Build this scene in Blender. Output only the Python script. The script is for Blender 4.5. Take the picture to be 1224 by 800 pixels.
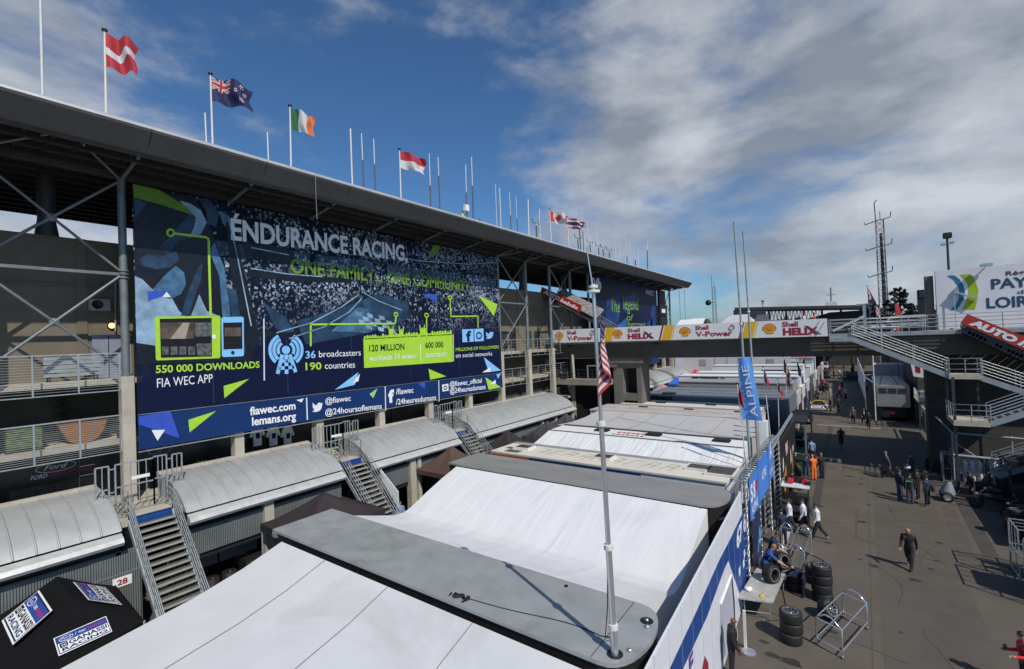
import bpy, bmesh, math, random
from mathutils import Vector, Matrix

rnd = random.Random(7)
scene = bpy.context.scene
for _o in list(bpy.data.objects):
    bpy.data.objects.remove(_o)
COL = scene.collection
R = math.radians
V = Vector

# ------------------------------------------------------------------ camera
CAM_H = 10.6
FPX, YAW, PITCH, ROLL = 559.578, -0.628197, 0.0147425, -0.0385393
_f = V((math.sin(YAW) * math.cos(PITCH), math.cos(YAW) * math.cos(PITCH), math.sin(PITCH)))
_r = V((math.cos(YAW), -math.sin(YAW), 0))
_u = _r.cross(_f)
CR = math.cos(ROLL) * _r + math.sin(ROLL) * _u
CU = -math.sin(ROLL) * _r + math.cos(ROLL) * _u
CF = _f
cam_d = bpy.data.cameras.new('camera')
cam = bpy.data.objects.new('camera', cam_d)
COL.objects.link(cam)
cam_d.sensor_width = 36
cam_d.sensor_fit = 'HORIZONTAL'
cam_d.lens = FPX / 1224 * 36
cam_d.clip_start = 0.1
cam_d.clip_end = 5000
cam.matrix_world = Matrix(((CR.x, CU.x, -CF.x, 0), (CR.y, CU.y, -CF.y, 0), (CR.z, CU.z, -CF.z, CAM_H), (0, 0, 0, 1)))
scene.camera = cam


def ray(x, y):
    return CF + CR * ((x - 612) / FPX) - CU * ((y - 400) / FPX)


def at_z(x, y, z):          # measured photo point -> place on a level plane
    d = ray(x, y)
    return d * ((z - CAM_H) / d.z) + V((0, 0, CAM_H))


def at_x(x, y, X):          # measured photo point -> place on a plane along the lane
    d = ray(x, y)
    return d * (X / d.x) + V((0, 0, CAM_H))


def at_y(x, y, Y):          # measured photo point -> place on a plane across the lane
    d = ray(x, y)
    return d * (Y / d.y) + V((0, 0, CAM_H))


# ------------------------------------------------------------------ sky, sun, exposure
SUN_EL, SUN_AZ = R(47), R(25)      # azimuth measured from +X towards -Y
sun_dir = V((math.cos(SUN_EL) * math.cos(SUN_AZ), -math.cos(SUN_EL) * math.sin(SUN_AZ), math.sin(SUN_EL)))
world = bpy.data.worlds.new('World')
scene.world = world
world.use_nodes = True
nt = world.node_tree
nt.nodes.clear()


def N(tree, typ, **kw):
    n = tree.nodes.new(typ)
    for k, v in kw.items():
        if k.startswith('i_'):
            key = k[2:]
            n.inputs[int(key) if key.isdigit() else key].default_value = v
        else:
            setattr(n, k, v)
    return n


def L(tree, a, b):
    tree.links.new(a, b)


def M(tree, op, a, b=None, clamp=False):
    n = tree.nodes.new('ShaderNodeMath')
    n.operation = op
    n.use_clamp = clamp
    for i, s in enumerate((a, b)):
        if s is None:
            continue
        if isinstance(s, (int, float)):
            n.inputs[i].default_value = s
        else:
            tree.links.new(s, n.inputs[i])
    return n.outputs[0]


SKY_STRENGTH = 0.05
sky = N(nt, 'ShaderNodeTexSky', sky_type='NISHITA', sun_disc=False, sun_elevation=SUN_EL,
        sun_rotation=math.atan2(sun_dir.x, sun_dir.y), altitude=60, air_density=1.0, dust_density=0.6, ozone_density=2.5)
tc = N(nt, 'ShaderNodeTexCoord')
sep = N(nt, 'ShaderNodeSeparateXYZ')
L(nt, tc.outputs['Generated'], sep.inputs[0])
stretch = N(nt, 'ShaderNodeMapping')
stretch.inputs['Scale'].default_value = (1.0, 1.0, 2.3)
stretch.inputs['Location'].default_value = (0.35, 1.9, 0.2)
L(nt, tc.outputs['Generated'], stretch.inputs[0])
n1 = N(nt, 'ShaderNodeTexNoise', i_Scale=2.6, i_Detail=12.0, i_Roughness=0.60, i_Distortion=0.25)
L(nt, stretch.outputs[0], n1.inputs['Vector'])
n2 = N(nt, 'ShaderNodeTexNoise', i_Scale=1.1, i_Detail=2.0, i_Roughness=0.5)
L(nt, stretch.outputs[0], n2.inputs['Vector'])
# cover: heavier low down and towards the north-east, thin and broken overhead, as the weather was


def toward(d, lo, hi):
    d = V(d).normalized()
    dot = M(nt, 'ADD', M(nt, 'ADD', M(nt, 'MULTIPLY', sep.outputs[0], d.x), M(nt, 'MULTIPLY', sep.outputs[1], d.y)), M(nt, 'MULTIPLY', sep.outputs[2], d.z))
    mr = N(nt, 'ShaderNodeMapRange', interpolation_type='SMOOTHSTEP')
    L(nt, dot, mr.inputs[0])
    mr.inputs[1].default_value = lo
    mr.inputs[2].default_value = hi
    return mr.outputs[0]


b1 = toward(ray(1250, 230), .70, 1.0)      # bank of cloud in the north-east
b2 = toward(ray(60, 40), .86, 1.0)         # cloud over the grandstand
b3 = toward(ray(430, 20), .82, .99)        # clear patch
b4 = toward(ray(720, 140), .955, 1.0)
bias = M(nt, 'ADD', M(nt, 'MULTIPLY', b1, .235), M(nt, 'MULTIPLY', b2, .10))
bias = M(nt, 'ADD', bias, M(nt, 'MULTIPLY', b4, .13))
bias = M(nt, 'SUBTRACT', bias, M(nt, 'MULTIPLY', b3, .10))
b5 = toward(ray(700, 300), -.1, .5)        # unseen cloud behind the camera thinned to lower the fill light
bias = M(nt, 'SUBTRACT', bias, M(nt, 'MULTIPLY', M(nt, 'SUBTRACT', 1.0, b5), .25))
c0 = M(nt, 'ADD', n1.outputs[0], M(nt, 'MULTIPLY', M(nt, 'SUBTRACT', n2.outputs[0], 0.5), 0.35))
c2 = M(nt, 'ADD', c0, bias)
cover = N(nt, 'ShaderNodeMapRange', interpolation_type='SMOOTHSTEP')
L(nt, c2, cover.inputs[0])
cover.inputs[1].default_value = 0.47
cover.inputs[2].default_value = 0.76
cover.inputs[4].default_value = 0.90
n3 = N(nt, 'ShaderNodeTexNoise', i_Scale=3.6, i_Detail=7.0, i_Roughness=0.55, i_Distortion=0.2)
off = N(nt, 'ShaderNodeMapping')
off.inputs['Location'].default_value = (0.1, 0.05, 0.12)
L(nt, stretch.outputs[0], off.inputs[0])
L(nt, off.outputs[0], n3.inputs['Vector'])
shade = N(nt, 'ShaderNodeMapRange')
L(nt, n3.outputs[0], shade.inputs[0])
shade.inputs[1].default_value = 0.38
shade.inputs[2].default_value = 0.68
cl = N(nt, 'ShaderNodeMixRGB')
L(nt, shade.outputs[0], cl.inputs[0])
cl.inputs[1].default_value = (5.2, 5.9, 6.9, 1)
cl.inputs[2].default_value = (13.0, 13.4, 14.2, 1)
tint = N(nt, 'ShaderNodeMixRGB', blend_type='MULTIPLY')
tint.inputs[0].default_value = 1.0
tint.inputs[2].default_value = (1.0, 1.55, 2.0, 1)
L(nt, sky.outputs[0], tint.inputs[1])
mixc = N(nt, 'ShaderNodeMixRGB')
L(nt, cover.outputs[0], mixc.inputs[0])
L(nt, tint.outputs[0], mixc.inputs[1])
L(nt, cl.outputs[0], mixc.inputs[2])
bg = N(nt, 'ShaderNodeBackground', i_Strength=SKY_STRENGTH)
L(nt, mixc.outputs[0], bg.inputs[0])
wo = N(nt, 'ShaderNodeOutputWorld')
L(nt, bg.outputs[0], wo.inputs[0])

sun_d = bpy.data.lights.new('sun', 'SUN')
sun_d.energy = 3.9
sun_d.angle = R(0.5)
sun_d.color = (1.0, 0.93, 0.82)
sun = bpy.data.objects.new('sun', sun_d)
COL.objects.link(sun)
sun.rotation_euler = (-sun_dir).to_track_quat('-Z', 'Y').to_euler()
sun.location = (20, -20, 60)

scene.render.engine = 'CYCLES'
scene.view_settings.view_transform = 'Standard'
scene.view_settings.look = 'None'
scene.view_settings.gamma = 1
scene.view_settings.exposure = 0.0

# ------------------------------------------------------------------ materials
MATS = {}


def mat(name, col, rough=0.7, metal=0.0, var=0.12, scale=3.0, bump=0.0, bscale=20.0, stretch=None, dirt=0.0,
        emit=None, spec=0.5, trans=0.0):
    if name in MATS:
        return MATS[name]
    m = bpy.data.materials.new(name)
    m.use_nodes = True
    t = m.node_tree
    b = t.nodes['Principled BSDF']
    b.inputs['Roughness'].default_value = rough
    b.inputs['Metallic'].default_value = metal
    b.inputs['Specular IOR Level'].default_value = spec
    tcn = N(t, 'ShaderNodeTexCoord')
    vec = tcn.outputs['Object']
    if stretch:
        mp = N(t, 'ShaderNodeMapping')
        mp.inputs['Scale'].default_value = stretch
        L(t, vec, mp.inputs[0])
        vec = mp.outputs[0]
    c = (*col, 1)
    if var > 0:
        nz = N(t, 'ShaderNodeTexNoise', i_Scale=scale, i_Detail=6.0, i_Roughness=0.6)
        L(t, vec, nz.inputs['Vector'])
        mr = N(t, 'ShaderNodeMapRange')
        L(t, nz.outputs[0], mr.inputs[0])
        mr.inputs[1].default_value = 0.3
        mr.inputs[2].default_value = 0.7
        mx = N(t, 'ShaderNodeMixRGB')
        L(t, mr.outputs[0], mx.inputs[0])
        mx.inputs[1].default_value = tuple(min(1, x * (1 - var)) for x in col) + (1,)
        mx.inputs[2].default_value = tuple(min(1, x * (1 + var)) for x in col) + (1,)
        src = mx.outputs[0]
        if dirt > 0:
            n4 = N(t, 'ShaderNodeTexNoise', i_Scale=scale * 0.35, i_Detail=8.0, i_Roughness=0.7, i_Distortion=1.0)
            L(t, vec, n4.inputs['Vector'])
            m4 = N(t, 'ShaderNodeMapRange')
            L(t, n4.outputs[0], m4.inputs[0])
            m4.inputs[1].default_value = 0.52
            m4.inputs[2].default_value = 0.75
            m4.inputs[4].default_value = dirt
            d = N(t, 'ShaderNodeMixRGB', blend_type='MULTIPLY')
            L(t, m4.outputs[0], d.inputs[0])
            L(t, src, d.inputs[1])
            d.inputs[2].default_value = (0.35, 0.30, 0.25, 1)
            src = d.outputs[0]
        L(t, src, b.inputs['Base Color'])
        rr = N(t, 'ShaderNodeMapRange')
        L(t, nz.outputs[0], rr.inputs[0])
        rr.inputs[3].default_value = max(0, rough - 0.1)
        rr.inputs[4].default_value = min(1, rough + 0.1)
        L(t, rr.outputs[0], b.inputs['Roughness'])
    else:
        b.inputs['Base Color'].default_value = c
    if bump > 0:
        nb = N(t, 'ShaderNodeTexNoise', i_Scale=bscale, i_Detail=4.0)
        L(t, vec, nb.inputs['Vector'])
        bp = N(t, 'ShaderNodeBump', i_Strength=bump, i_Distance=0.05)
        L(t, nb.outputs[0], bp.inputs['Height'])
        L(t, bp.outputs[0], b.inputs['Normal'])
    if emit:
        b.inputs['Emission Color'].default_value = (*emit[0], 1)
        b.inputs['Emission Strength'].default_value = emit[1]
    MATS[name] = m
    return m


def ribbed(name, col, rough, metal, axis, freq, strength=0.6, var=0.1):
    """sheet metal or fabric with regular ridges across one axis"""
    if name in MATS:
        return MATS[name]
    m = mat(name, col, rough, metal, var=var, scale=1.5, dirt=0.25)
    t = m.node_tree
    b = t.nodes['Principled BSDF']
    tcn = N(t, 'ShaderNodeTexCoord')
    w = N(t, 'ShaderNodeTexWave', wave_type='BANDS', bands_direction=axis, wave_profile='SIN', i_Scale=freq, i_Distortion=0.0)
    L(t, tcn.outputs['Object'], w.inputs[0])
    bp = N(t, 'ShaderNodeBump', i_Strength=strength, i_Distance=0.05)
    L(t, w.outputs[1], bp.inputs['Height'])
    L(t, bp.outputs[0], b.inputs['Normal'])
    return m


def fabric(name, col, stretch, bump=0.5, bscale=1.0, var=0.03, rough=0.75, dirt=0.08):
    """stretched tent cloth with long creases"""
    if name in MATS:
        return MATS[name]
    m = mat(name, col, rough, 0, var=var, scale=0.6, dirt=dirt)
    t = m.node_tree
    b = t.nodes['Principled BSDF']
    tcn = N(t, 'ShaderNodeTexCoord')
    mp = N(t, 'ShaderNodeMapping')
    mp.inputs['Scale'].default_value = stretch
    L(t, tcn.outputs['Object'], mp.inputs[0])
    nb = N(t, 'ShaderNodeTexNoise', i_Scale=bscale, i_Detail=3.0, i_Distortion=0.6)
    L(t, mp.outputs[0], nb.inputs['Vector'])
    bp = N(t, 'ShaderNodeBump', i_Strength=bump, i_Distance=0.12)
    L(t, nb.outputs[0], bp.inputs['Height'])
    L(t, bp.outputs[0], b.inputs['Normal'])
    return m


WHITE = mat('white_paint', (0.78, 0.79, 0.80), 0.45, var=0.04)
OFFWHITE = mat('aged_white', (0.68, 0.66, 0.62), 0.6, var=0.08, dirt=0.3)
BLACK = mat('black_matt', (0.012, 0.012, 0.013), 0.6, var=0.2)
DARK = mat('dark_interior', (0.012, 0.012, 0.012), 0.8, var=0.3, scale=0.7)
RUBBER = mat('tyre_rubber', (0.012, 0.012, 0.012), 0.65, var=0.35, scale=9)
STEEL = mat('galvanised_steel', (0.42, 0.45, 0.46), 0.45, 0.6, var=0.15, scale=5)
DSTEEL = mat('dark_steel', (0.06, 0.065, 0.07), 0.5, 0.4, var=0.2)
PSTEEL = mat('painted_grey_steel', (0.30, 0.34, 0.36), 0.5, 0.2, var=0.15)
ALU = mat('aluminium', (0.62, 0.64, 0.66), 0.32, 0.8, var=0.1)
CHROME = mat('polished_steel', (0.75, 0.76, 0.78), 0.2, 0.9, var=0.05)
CONC = mat('concrete', (0.26, 0.235, 0.20), 0.9, var=0.18, scale=1.2, bump=0.15, bscale=30, dirt=0.45)
CONCP = mat('pale_concrete', (0.43, 0.395, 0.33), 0.9, var=0.12, scale=1.5, bump=0.1, bscale=25, dirt=0.3)
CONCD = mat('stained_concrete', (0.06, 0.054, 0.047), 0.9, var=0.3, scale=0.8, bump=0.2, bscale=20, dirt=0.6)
NAVY = mat('navy_print', (0.007, 0.014, 0.060), 0.5, var=0.1, scale=0.4, spec=0.15)
NAVY2 = mat('strip_blue_print', (0.009, 0.032, 0.125), 0.5, var=0.08, scale=0.4, spec=0.15)
ROYAL = mat('royal_blue_print', (0.04, 0.09, 0.48), 0.5, var=0.1, spec=0.15)
SKYB = mat('light_blue_print', (0.22, 0.50, 0.85), 0.5, var=0.1, spec=0.15)
LIME = mat('lime_print', (0.36, 0.62, 0.05), 0.5, var=0.08, spec=0.15)
LIMED = mat('dim_lime_print', (0.125, 0.24, 0.032), 0.5, var=0.15, spec=0.15)
PRINTW = mat('white_print', (0.74, 0.76, 0.80), 0.5, var=0.03, spec=0.15)
PRINTG = mat('pale_grey_print', (0.66, 0.68, 0.74), 0.5, var=0.05, spec=0.15)
PRINTK = mat('black_print', (0.015, 0.015, 0.02), 0.5, var=0.1, spec=0.15)
RED = mat('signal_red', (0.50, 0.030, 0.035), 0.5, var=0.08)
DRED = mat('deep_red_print', (0.30, 0.012, 0.030), 0.5, var=0.05)
YEL = mat('shell_yellow_print', (0.72, 0.42, 0.015), 0.5, var=0.05)
ORANGE = mat('orange_cloth', (0.75, 0.16, 0.02), 0.8, var=0.1)
BLUE = mat('team_blue', (0.008, 0.055, 0.24), 0.45, var=0.06)
ALPBLUE = mat('banner_blue', (0.06, 0.22, 0.66), 0.55, var=0.08, scale=0.8)
GLASS = mat('dark_glass', (0.02, 0.025, 0.03), 0.12, var=0.1)

# ------------------------------------------------------------------ mesh building


class MB:
    def __init__(s):
        s.v, s.f, s.m, s.sm = [], [], [], []
        s.cuts = []

    def cut(s):
        s.cuts.append(len(s.f))
        return s

    def build_each(s, name, mats, parent):
        """every piece begun with cut() becomes a part of its own"""
        c = sorted(set(s.cuts)) + [len(s.f)]
        for a, b in zip(c, c[1:]):
            if a == b:
                continue
            q = MB()
            ix = {}
            for f in s.f[a:b]:
                for i in f:
                    if i not in ix:
                        ix[i] = len(q.v)
                        q.v.append(s.v[i])
                q.f.append(tuple(ix[i] for i in f))
            q.m, q.sm = s.m[a:b], s.sm[a:b]
            q.build(name, mats, parent)

    def add(s, vs, fs, m=0, smooth=False):
        o = len(s.v)
        s.v += [V(p) for p in vs]
        for f in fs:
            s.f.append(tuple(i + o for i in f))
            s.m.append(m)
            s.sm.append(smooth)
        return s

    def box(s, a, b, m=0):
        x0, y0, z0 = (min(a[i], b[i]) for i in range(3))
        x1, y1, z1 = (max(a[i], b[i]) for i in range(3))
        return s.add([(x0, y0, z0), (x1, y0, z0), (x1, y1, z0), (x0, y1, z0), (x0, y0, z1), (x1, y0, z1), (x1, y1, z1), (x0, y1, z1)],
                     [(3, 2, 1, 0), (4, 5, 6, 7), (0, 1, 5, 4), (1, 2, 6, 5), (2, 3, 7, 6), (3, 0, 4, 7)], m)

    def bbox(s, a, b, bev, m=0):
        """box with chamfered edges"""
        bm = bmesh.new()
        bmesh.ops.create_cube(bm, size=1)
        for v in bm.verts:
            v.co = V([(a[i] + b[i]) / 2 + v.co[i] * abs(b[i] - a[i]) for i in range(3)])
        bmesh.ops.bevel(bm, geom=bm.edges[:], offset=bev, segments=2, affect='EDGES')
        bm.verts.index_update()
        s.add([v.co.copy() for v in bm.verts], [[v.index for v in f.verts] for f in bm.faces], m)
        bm.free()
        return s

    def beam(s, a, b, w=0.06, h=None, m=0, up=(0, 0, 1)):
        a, b = V(a), V(b)
        h = h or w
        d = (b - a).normalized()
        up = V(up)
        if abs(d.dot(up)) > 0.98:
            up = V((1, 0, 0))
        r = d.cross(up).normalized() * w / 2
        u = r.cross(d).normalized() * h / 2
        vs = [a - r - u, a + r - u, a + r + u, a - r + u, b - r - u, b + r - u, b + r + u, b - r + u]
        return s.add(vs, [(0, 1, 2, 3), (7, 6, 5, 4), (1, 0, 4, 5), (2, 1, 5, 6), (3, 2, 6, 7), (0, 3, 7, 4)], m)

    def tube(s, pts, r, m=0, n=8, cap=True):
        pts = [V(p) for p in pts]
        rs = r if isinstance(r, (list, tuple)) else [r] * len(pts)
        rings = []
        ref = None
        for i, p in enumerate(pts):
            d = (pts[min(i + 1, len(pts) - 1)] - pts[max(i - 1, 0)]).normalized()
            if ref is None:
                ref = V((0, 0, 1)) if abs(d.z) < 0.9 else V((1, 0, 0))
            a = d.cross(ref).normalized()
            b = a.cross(d).normalized()
            ref = b
            rings.append([p + (a * math.cos(2 * math.pi * k / n) + b * math.sin(2 * math.pi * k / n)) * rs[i] for k in range(n)])
        vs = [q for ring in rings for q in ring]
        fs = []
        for i in range(len(pts) - 1):
            for k in range(n):
                k2 = (k + 1) % n
                fs.append((i * n + k, i * n + k2, (i + 1) * n + k2, (i + 1) * n + k))
        s.add(vs, fs, m, True)
        if cap:
            e = (len(pts) - 1) * n
            s.add(vs[:n], [tuple(range(n))[::-1]], m)
            s.add(vs[e:], [tuple(range(n))], m)
        return s

    def cyl(s, c, r, h, m=0, n=20, r2=None):
        c = V(c)
        r2 = r if r2 is None else r2
        return s.tube([c, c + V((0, 0, h))], [r, r2], m, n)

    def poly(s, pts, m=0):
        return s.add(pts, [tuple(range(len(pts)))], m)

    def slab(s, pts, thick, m=0):
        """planar polygon given thickness along a vector"""
        n = len(pts)
        t = V(thick)
        pts = [V(p) for p in pts]
        vs = pts + [p + t for p in pts]
        fs = [tuple(range(n))[::-1], tuple(range(n, 2 * n))]
        for i in range(n):
            j = (i + 1) % n
            fs.append((i, j, n + j, n + i))
        return s.add(vs, fs, m)

    def grid(s, fn, nu, nv, m=0, smooth=True, mfn=None):
        vs = [fn(i / nu, j / nv) for j in range(nv + 1) for i in range(nu + 1)]
        o = len(s.v)
        s.v += [V(p) for p in vs]
        for j in range(nv):
            for i in range(nu):
                a = o + j * (nu + 1) + i
                s.f.append((a, a + 1, a + nu + 2, a + nu + 1))
                s.m.append(mfn((i + .5) / nu, (j + .5) / nv) if mfn else m)
                s.sm.append(smooth)
        return s

    def ball(s, c, r, m=0, nu=10, nv=6, sc=(1, 1, 1)):
        c = V(c)

        def fn(u, v):
            a = 2 * math.pi * u
            b = math.pi * (v - .5)
            return c + V((math.cos(a) * math.cos(b) * sc[0], math.sin(a) * math.cos(b) * sc[1], math.sin(b) * sc[2])) * r
        return s.grid(fn, nu, nv, m)

    def lathe(s, c, axis, prof, m=0, n=24, mats=None):
        """profile of (radius, distance along axis) turned about an axis"""
        c, axis = V(c), V(axis).normalized()
        ref = V((0, 0, 1)) if abs(axis.z) < 0.9 else V((1, 0, 0))
        a = axis.cross(ref).normalized()
        b = axis.cross(a)
        o = len(s.v)
        for (r, t) in prof:
            for k in range(n):
                w = 2 * math.pi * k / n
                s.v.append(c + axis * t + (a * math.cos(w) + b * math.sin(w)) * r)
        for i in range(len(prof) - 1):
            for k in range(n):
                k2 = (k + 1) % n
                s.f.append((o + i * n + k, o + i * n + k2, o + (i + 1) * n + k2, o + (i + 1) * n + k))
                s.m.append(mats[i] if mats else m)
                s.sm.append(True)
        return s

    def text(s, body, O, u, v, w=None, h=1.0, m=0, bold=0.0, shear=0.0, align='L', off=0.0):
        """flat lettering: baseline starts at O, runs along u, rises along v; h = capital height, w = total width"""
        vs, fs, (x0, x1) = glyphs(body, bold, shear)
        O, u, v = V(O), V(u), V(v)
        u = u.normalized()
        v = v.normalized()
        n = u.cross(v)
        sx = (w / (x1 - x0)) if w else h
        ox = {'L': 0, 'C': -(x1 - x0) / 2, 'R': -(x1 - x0)}[align]
        out = [O + u * ((p[0] - x0 + ox) * sx) + v * (p[1] * h) + n * off for p in vs]
        return s.add(out, fs, m)

    def build(s, name, mats, parent=None, loc=None, local=False, smooth=None):
        me = bpy.data.meshes.new(name)
        if parent is not None:
            o0 = V((0, 0, 0)) if local else world_loc(parent)
        else:
            o0 = V(loc) if loc is not None else V((0, 0, 0))
            if local:
                o0 = V((0, 0, 0))
        me.from_pydata([p - o0 for p in s.v], [], s.f)
        for mm in (mats if isinstance(mats, (list, tuple)) else [mats]):
            me.materials.append(mm)
        me.polygons.foreach_set('material_index', s.m)
        me.polygons.foreach_set('use_smooth', s.sm if smooth is None else [smooth] * len(s.f))
        me.update()
        o = bpy.data.objects.new(name, me)
        COL.objects.link(o)
        if parent is not None:
            o.parent = parent
        elif loc is not None:
            o.location = loc
        return o


def world_loc(o):
    p = V((0, 0, 0))
    while o is not None:
        p = p + o.location
        o = o.parent
    return p


_GC = {}


def glyphs(body, bold, shear):
    key = (body, bold, shear)
    if key not in _GC:
        cu = bpy.data.curves.new('t', 'FONT')
        cu.body = body
        cu.size = 1.0
        cu.offset = bold
        cu.shear = shear
        cu.resolution_u = 3
        ob = bpy.data.objects.new('t', cu)
        COL.objects.link(ob)
        dg = bpy.context.evaluated_depsgraph_get()
        me = ob.evaluated_get(dg).to_mesh()
        vs = [tuple(q.co) for q in me.vertices]
        fs = [tuple(p.vertices) for p in me.polygons]
        ob.evaluated_get(dg).to_mesh_clear()
        bpy.data.objects.remove(ob)
        bpy.data.curves.remove(cu)
        k = 1 / 0.70
        vs = [(x * k, y * k) for x, y, z in vs]
        xs = [q[0] for q in vs] or [0, 1]
        _GC[key] = (vs, fs, (min(xs), max(xs)))
    return _GC[key]


def tag(o, label=None, cat=None, group=None, kind=None):
    if label:
        o['label'] = label
    if cat:
        o['category'] = cat
    if group:
        o['group'] = group
    if kind:
        o['kind'] = kind
    return o


def thing(name, label, cat, loc=(0, 0, 0), rz=0.0, group=None):
    o = bpy.data.objects.new(name, None)
    o.empty_display_size = 0.3
    COL.objects.link(o)
    o.location = loc
    o.rotation_euler = (0, 0, rz)
    return tag(o, label, cat, group)


def dup(root, loc, rz=None, label=None, group=None):
    def cp(o, par):
        c = o.copy()
        COL.objects.link(c)
        if par is not None:
            c.parent = par
        for ch in [x for x in KIDS.get(o.name, [])]:
            cp(ch, c)
        return c
    KIDS = {}
    for x in COL.objects:
        if x.parent is not None:
            KIDS.setdefault(x.parent.name, []).append(x)
    c = cp(root, None)
    c.location = loc
    if rz is not None:
        c.rotation_euler = (0, 0, rz)
    if label:
        c['label'] = label
    if group:
        c['group'] = group
    return c


def struct(o):
    o['kind'] = 'structure'
    return o

# ------------------------------------------------------------------ ground
g = mat('asphalt', (0.102, 0.087, 0.069), 0.9, var=0.15, scale=0.5, bump=0.3, bscale=70, dirt=0.28)
mb = MB()
mb.grid(lambda u, v: (-700 + 1400 * u, -250 + 1400 * v, 0), 4, 4)
struct(mb.build('ground', g))
strip_m = mat('patched_asphalt', (0.055, 0.052, 0.048), 0.85, var=0.2, scale=1.2, bump=0.2, bscale=60)
strip_b = mat('brown_patched_asphalt', (0.085, 0.072, 0.058), 0.9, var=0.2, scale=1.2, bump=0.2, bscale=60)
for nm, q, mm in (('asphalt_strip', [(3.55, 30), (4.15, 30), (4.75, 46.5), (4.1, 46.5)], strip_b), ('asphalt_strip', [(4.42, 30.0), (4.98, 30.0), (5.25, 46), (4.68, 46)], strip_m),
                  ('asphalt_strip', [(3.55, 29.2), (6.5, 29.2), (6.5, 29.9), (3.55, 29.95)], strip_b),
                  ('asphalt_strip', [(-2.42, 31.5), (-1.98, 31.5), (-2.1, 62), (-2.55, 62)], strip_m),
                  ('asphalt_strip', [(-0.02, 12), (0.02, 12), (1.05, 75), (1.0, 75)], strip_b)):
    mb = MB()
    mb.slab([(x, y, 0.0) for x, y in q], (0, 0, 0.004))
    struct(mb.build(nm, mm))
mb = MB()
mb.slab([(-3.42, 20.8, 0), (-3.14, 20.8, 0), (-3.05, 28.5, 0), (-3.33, 28.5, 0)], (0, 0, 0.02))
struct(mb.build('drain_strip', CONCP))
mb = MB()
mb.slab([(-3.6, 62.0, 0), (2.0, 62.0, 0), (2.0, 62.5, 0), (-3.6, 62.5, 0)], (0, 0, 0.006))
struct(mb.build('drain_strip', CONC))
mb = MB()
mb.slab([(-3.4, 46.2, 0), (-1.2, 45.9, 0), (-1.2, 46.25, 0), (-3.4, 46.55, 0)], (0, 0, 0.02))
struct(mb.build('drain_strip', CONCP))
stain = mat('oil_stain', (0.030, 0.027, 0.024), 0.7, var=0.3)
for (x, y, r) in ((-2.55, 17.3, .16), (-2.0, 17.25, .2), (-2.35, 16.3, .27), (-1.4, 27.9, .1), (0.35, 26.2, .12), (-1.7, 43.2, .12), (-2.0, 33.5, .15), (2.2, 20.1, .08), (-2.85, 17.9, .1)):
    mb = MB()
    k = 14
    ph = [rnd.uniform(.7, 1.25) for _ in range(k)]
    mb.slab([(x + r * 1.6 * ph[i] * math.cos(6.283 * i / k), y + r * ph[i] * math.sin(6.283 * i / k), 0) for i in range(k)], (0, 0, 0.005))
    struct(mb.build('oil_stain', stain))

rs_ = random.Random(21)
mb = MB()
mb.slab([(.25, 8, 0), (3.2, 8, 0), (4.0, 78, 0), (1.2, 78, 0)], (0, 0, .002))
struct(mb.build('asphalt_lane', mat('newer_asphalt', (0.090, 0.077, 0.061), 0.9, var=0.13, scale=0.7, bump=0.3, bscale=70, dirt=0.25)))
crk = mat('asphalt_crack', (0.035, 0.03, 0.026), 0.9, var=0.2)
for i in range(11):
    x, y = rs_.uniform(-3, 3.5), rs_.uniform(14, 42)
    a = rs_.choice((0, 1.4, 1.7, 3.1)) + rs_.uniform(-.3, .3)
    mb = MB()
    for k in range(rs_.randint(8, 20)):
        x2, y2 = x + .28 * math.cos(a), y + .28 * math.sin(a)
        w = .008
        nx, ny = -math.sin(a) * w, math.cos(a) * w
        mb.slab([(x - nx, y - ny, 0), (x2 - nx, y2 - ny, 0), (x2 + nx, y2 + ny, 0), (x + nx, y + ny, 0)], (0, 0, .0062 + .0001 * i))
        x, y = x2, y2
        a += rs_.uniform(-.22, .22)
    struct(mb.build('asphalt_crack', crk))
tm_m = mat('tyre_mark', (0.082, 0.069, 0.053), 0.85, var=0.3, scale=3)
for i in range(4):
    x, y, ln = rs_.uniform(-2.6, 3.2), rs_.uniform(14, 60), rs_.uniform(3, 11)
    bend = rs_.uniform(-.01, .01)
    w = rs_.uniform(.05, .11)
    mb = MB()
    pts = [(x + bend * t_ * t_ * ln, y + ln * t_) for t_ in [k / 8 for k in range(9)]]
    mb.slab([(a, b, 0) for a, b in pts] + [(a + w, b, 0) for a, b in pts[::-1]], (0, 0, .0045 + .0002 * i))
    struct(mb.build('tyre_mark', tm_m))
for i in range(22):
    x, y, r = rs_.uniform(-3, 3.8), rs_.uniform(13, 55), rs_.uniform(.04, .16)
    mb = MB()
    ph = [rs_.uniform(.6, 1.3) for _ in range(12)]
    mb.slab([(x + r * 1.5 * ph[k] * math.cos(.5236 * k), y + r * ph[k] * math.sin(.5236 * k), 0) for k in range(12)], (0, 0, .008 + .0002 * i))
    struct(mb.build('oil_stain', stain))

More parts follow.
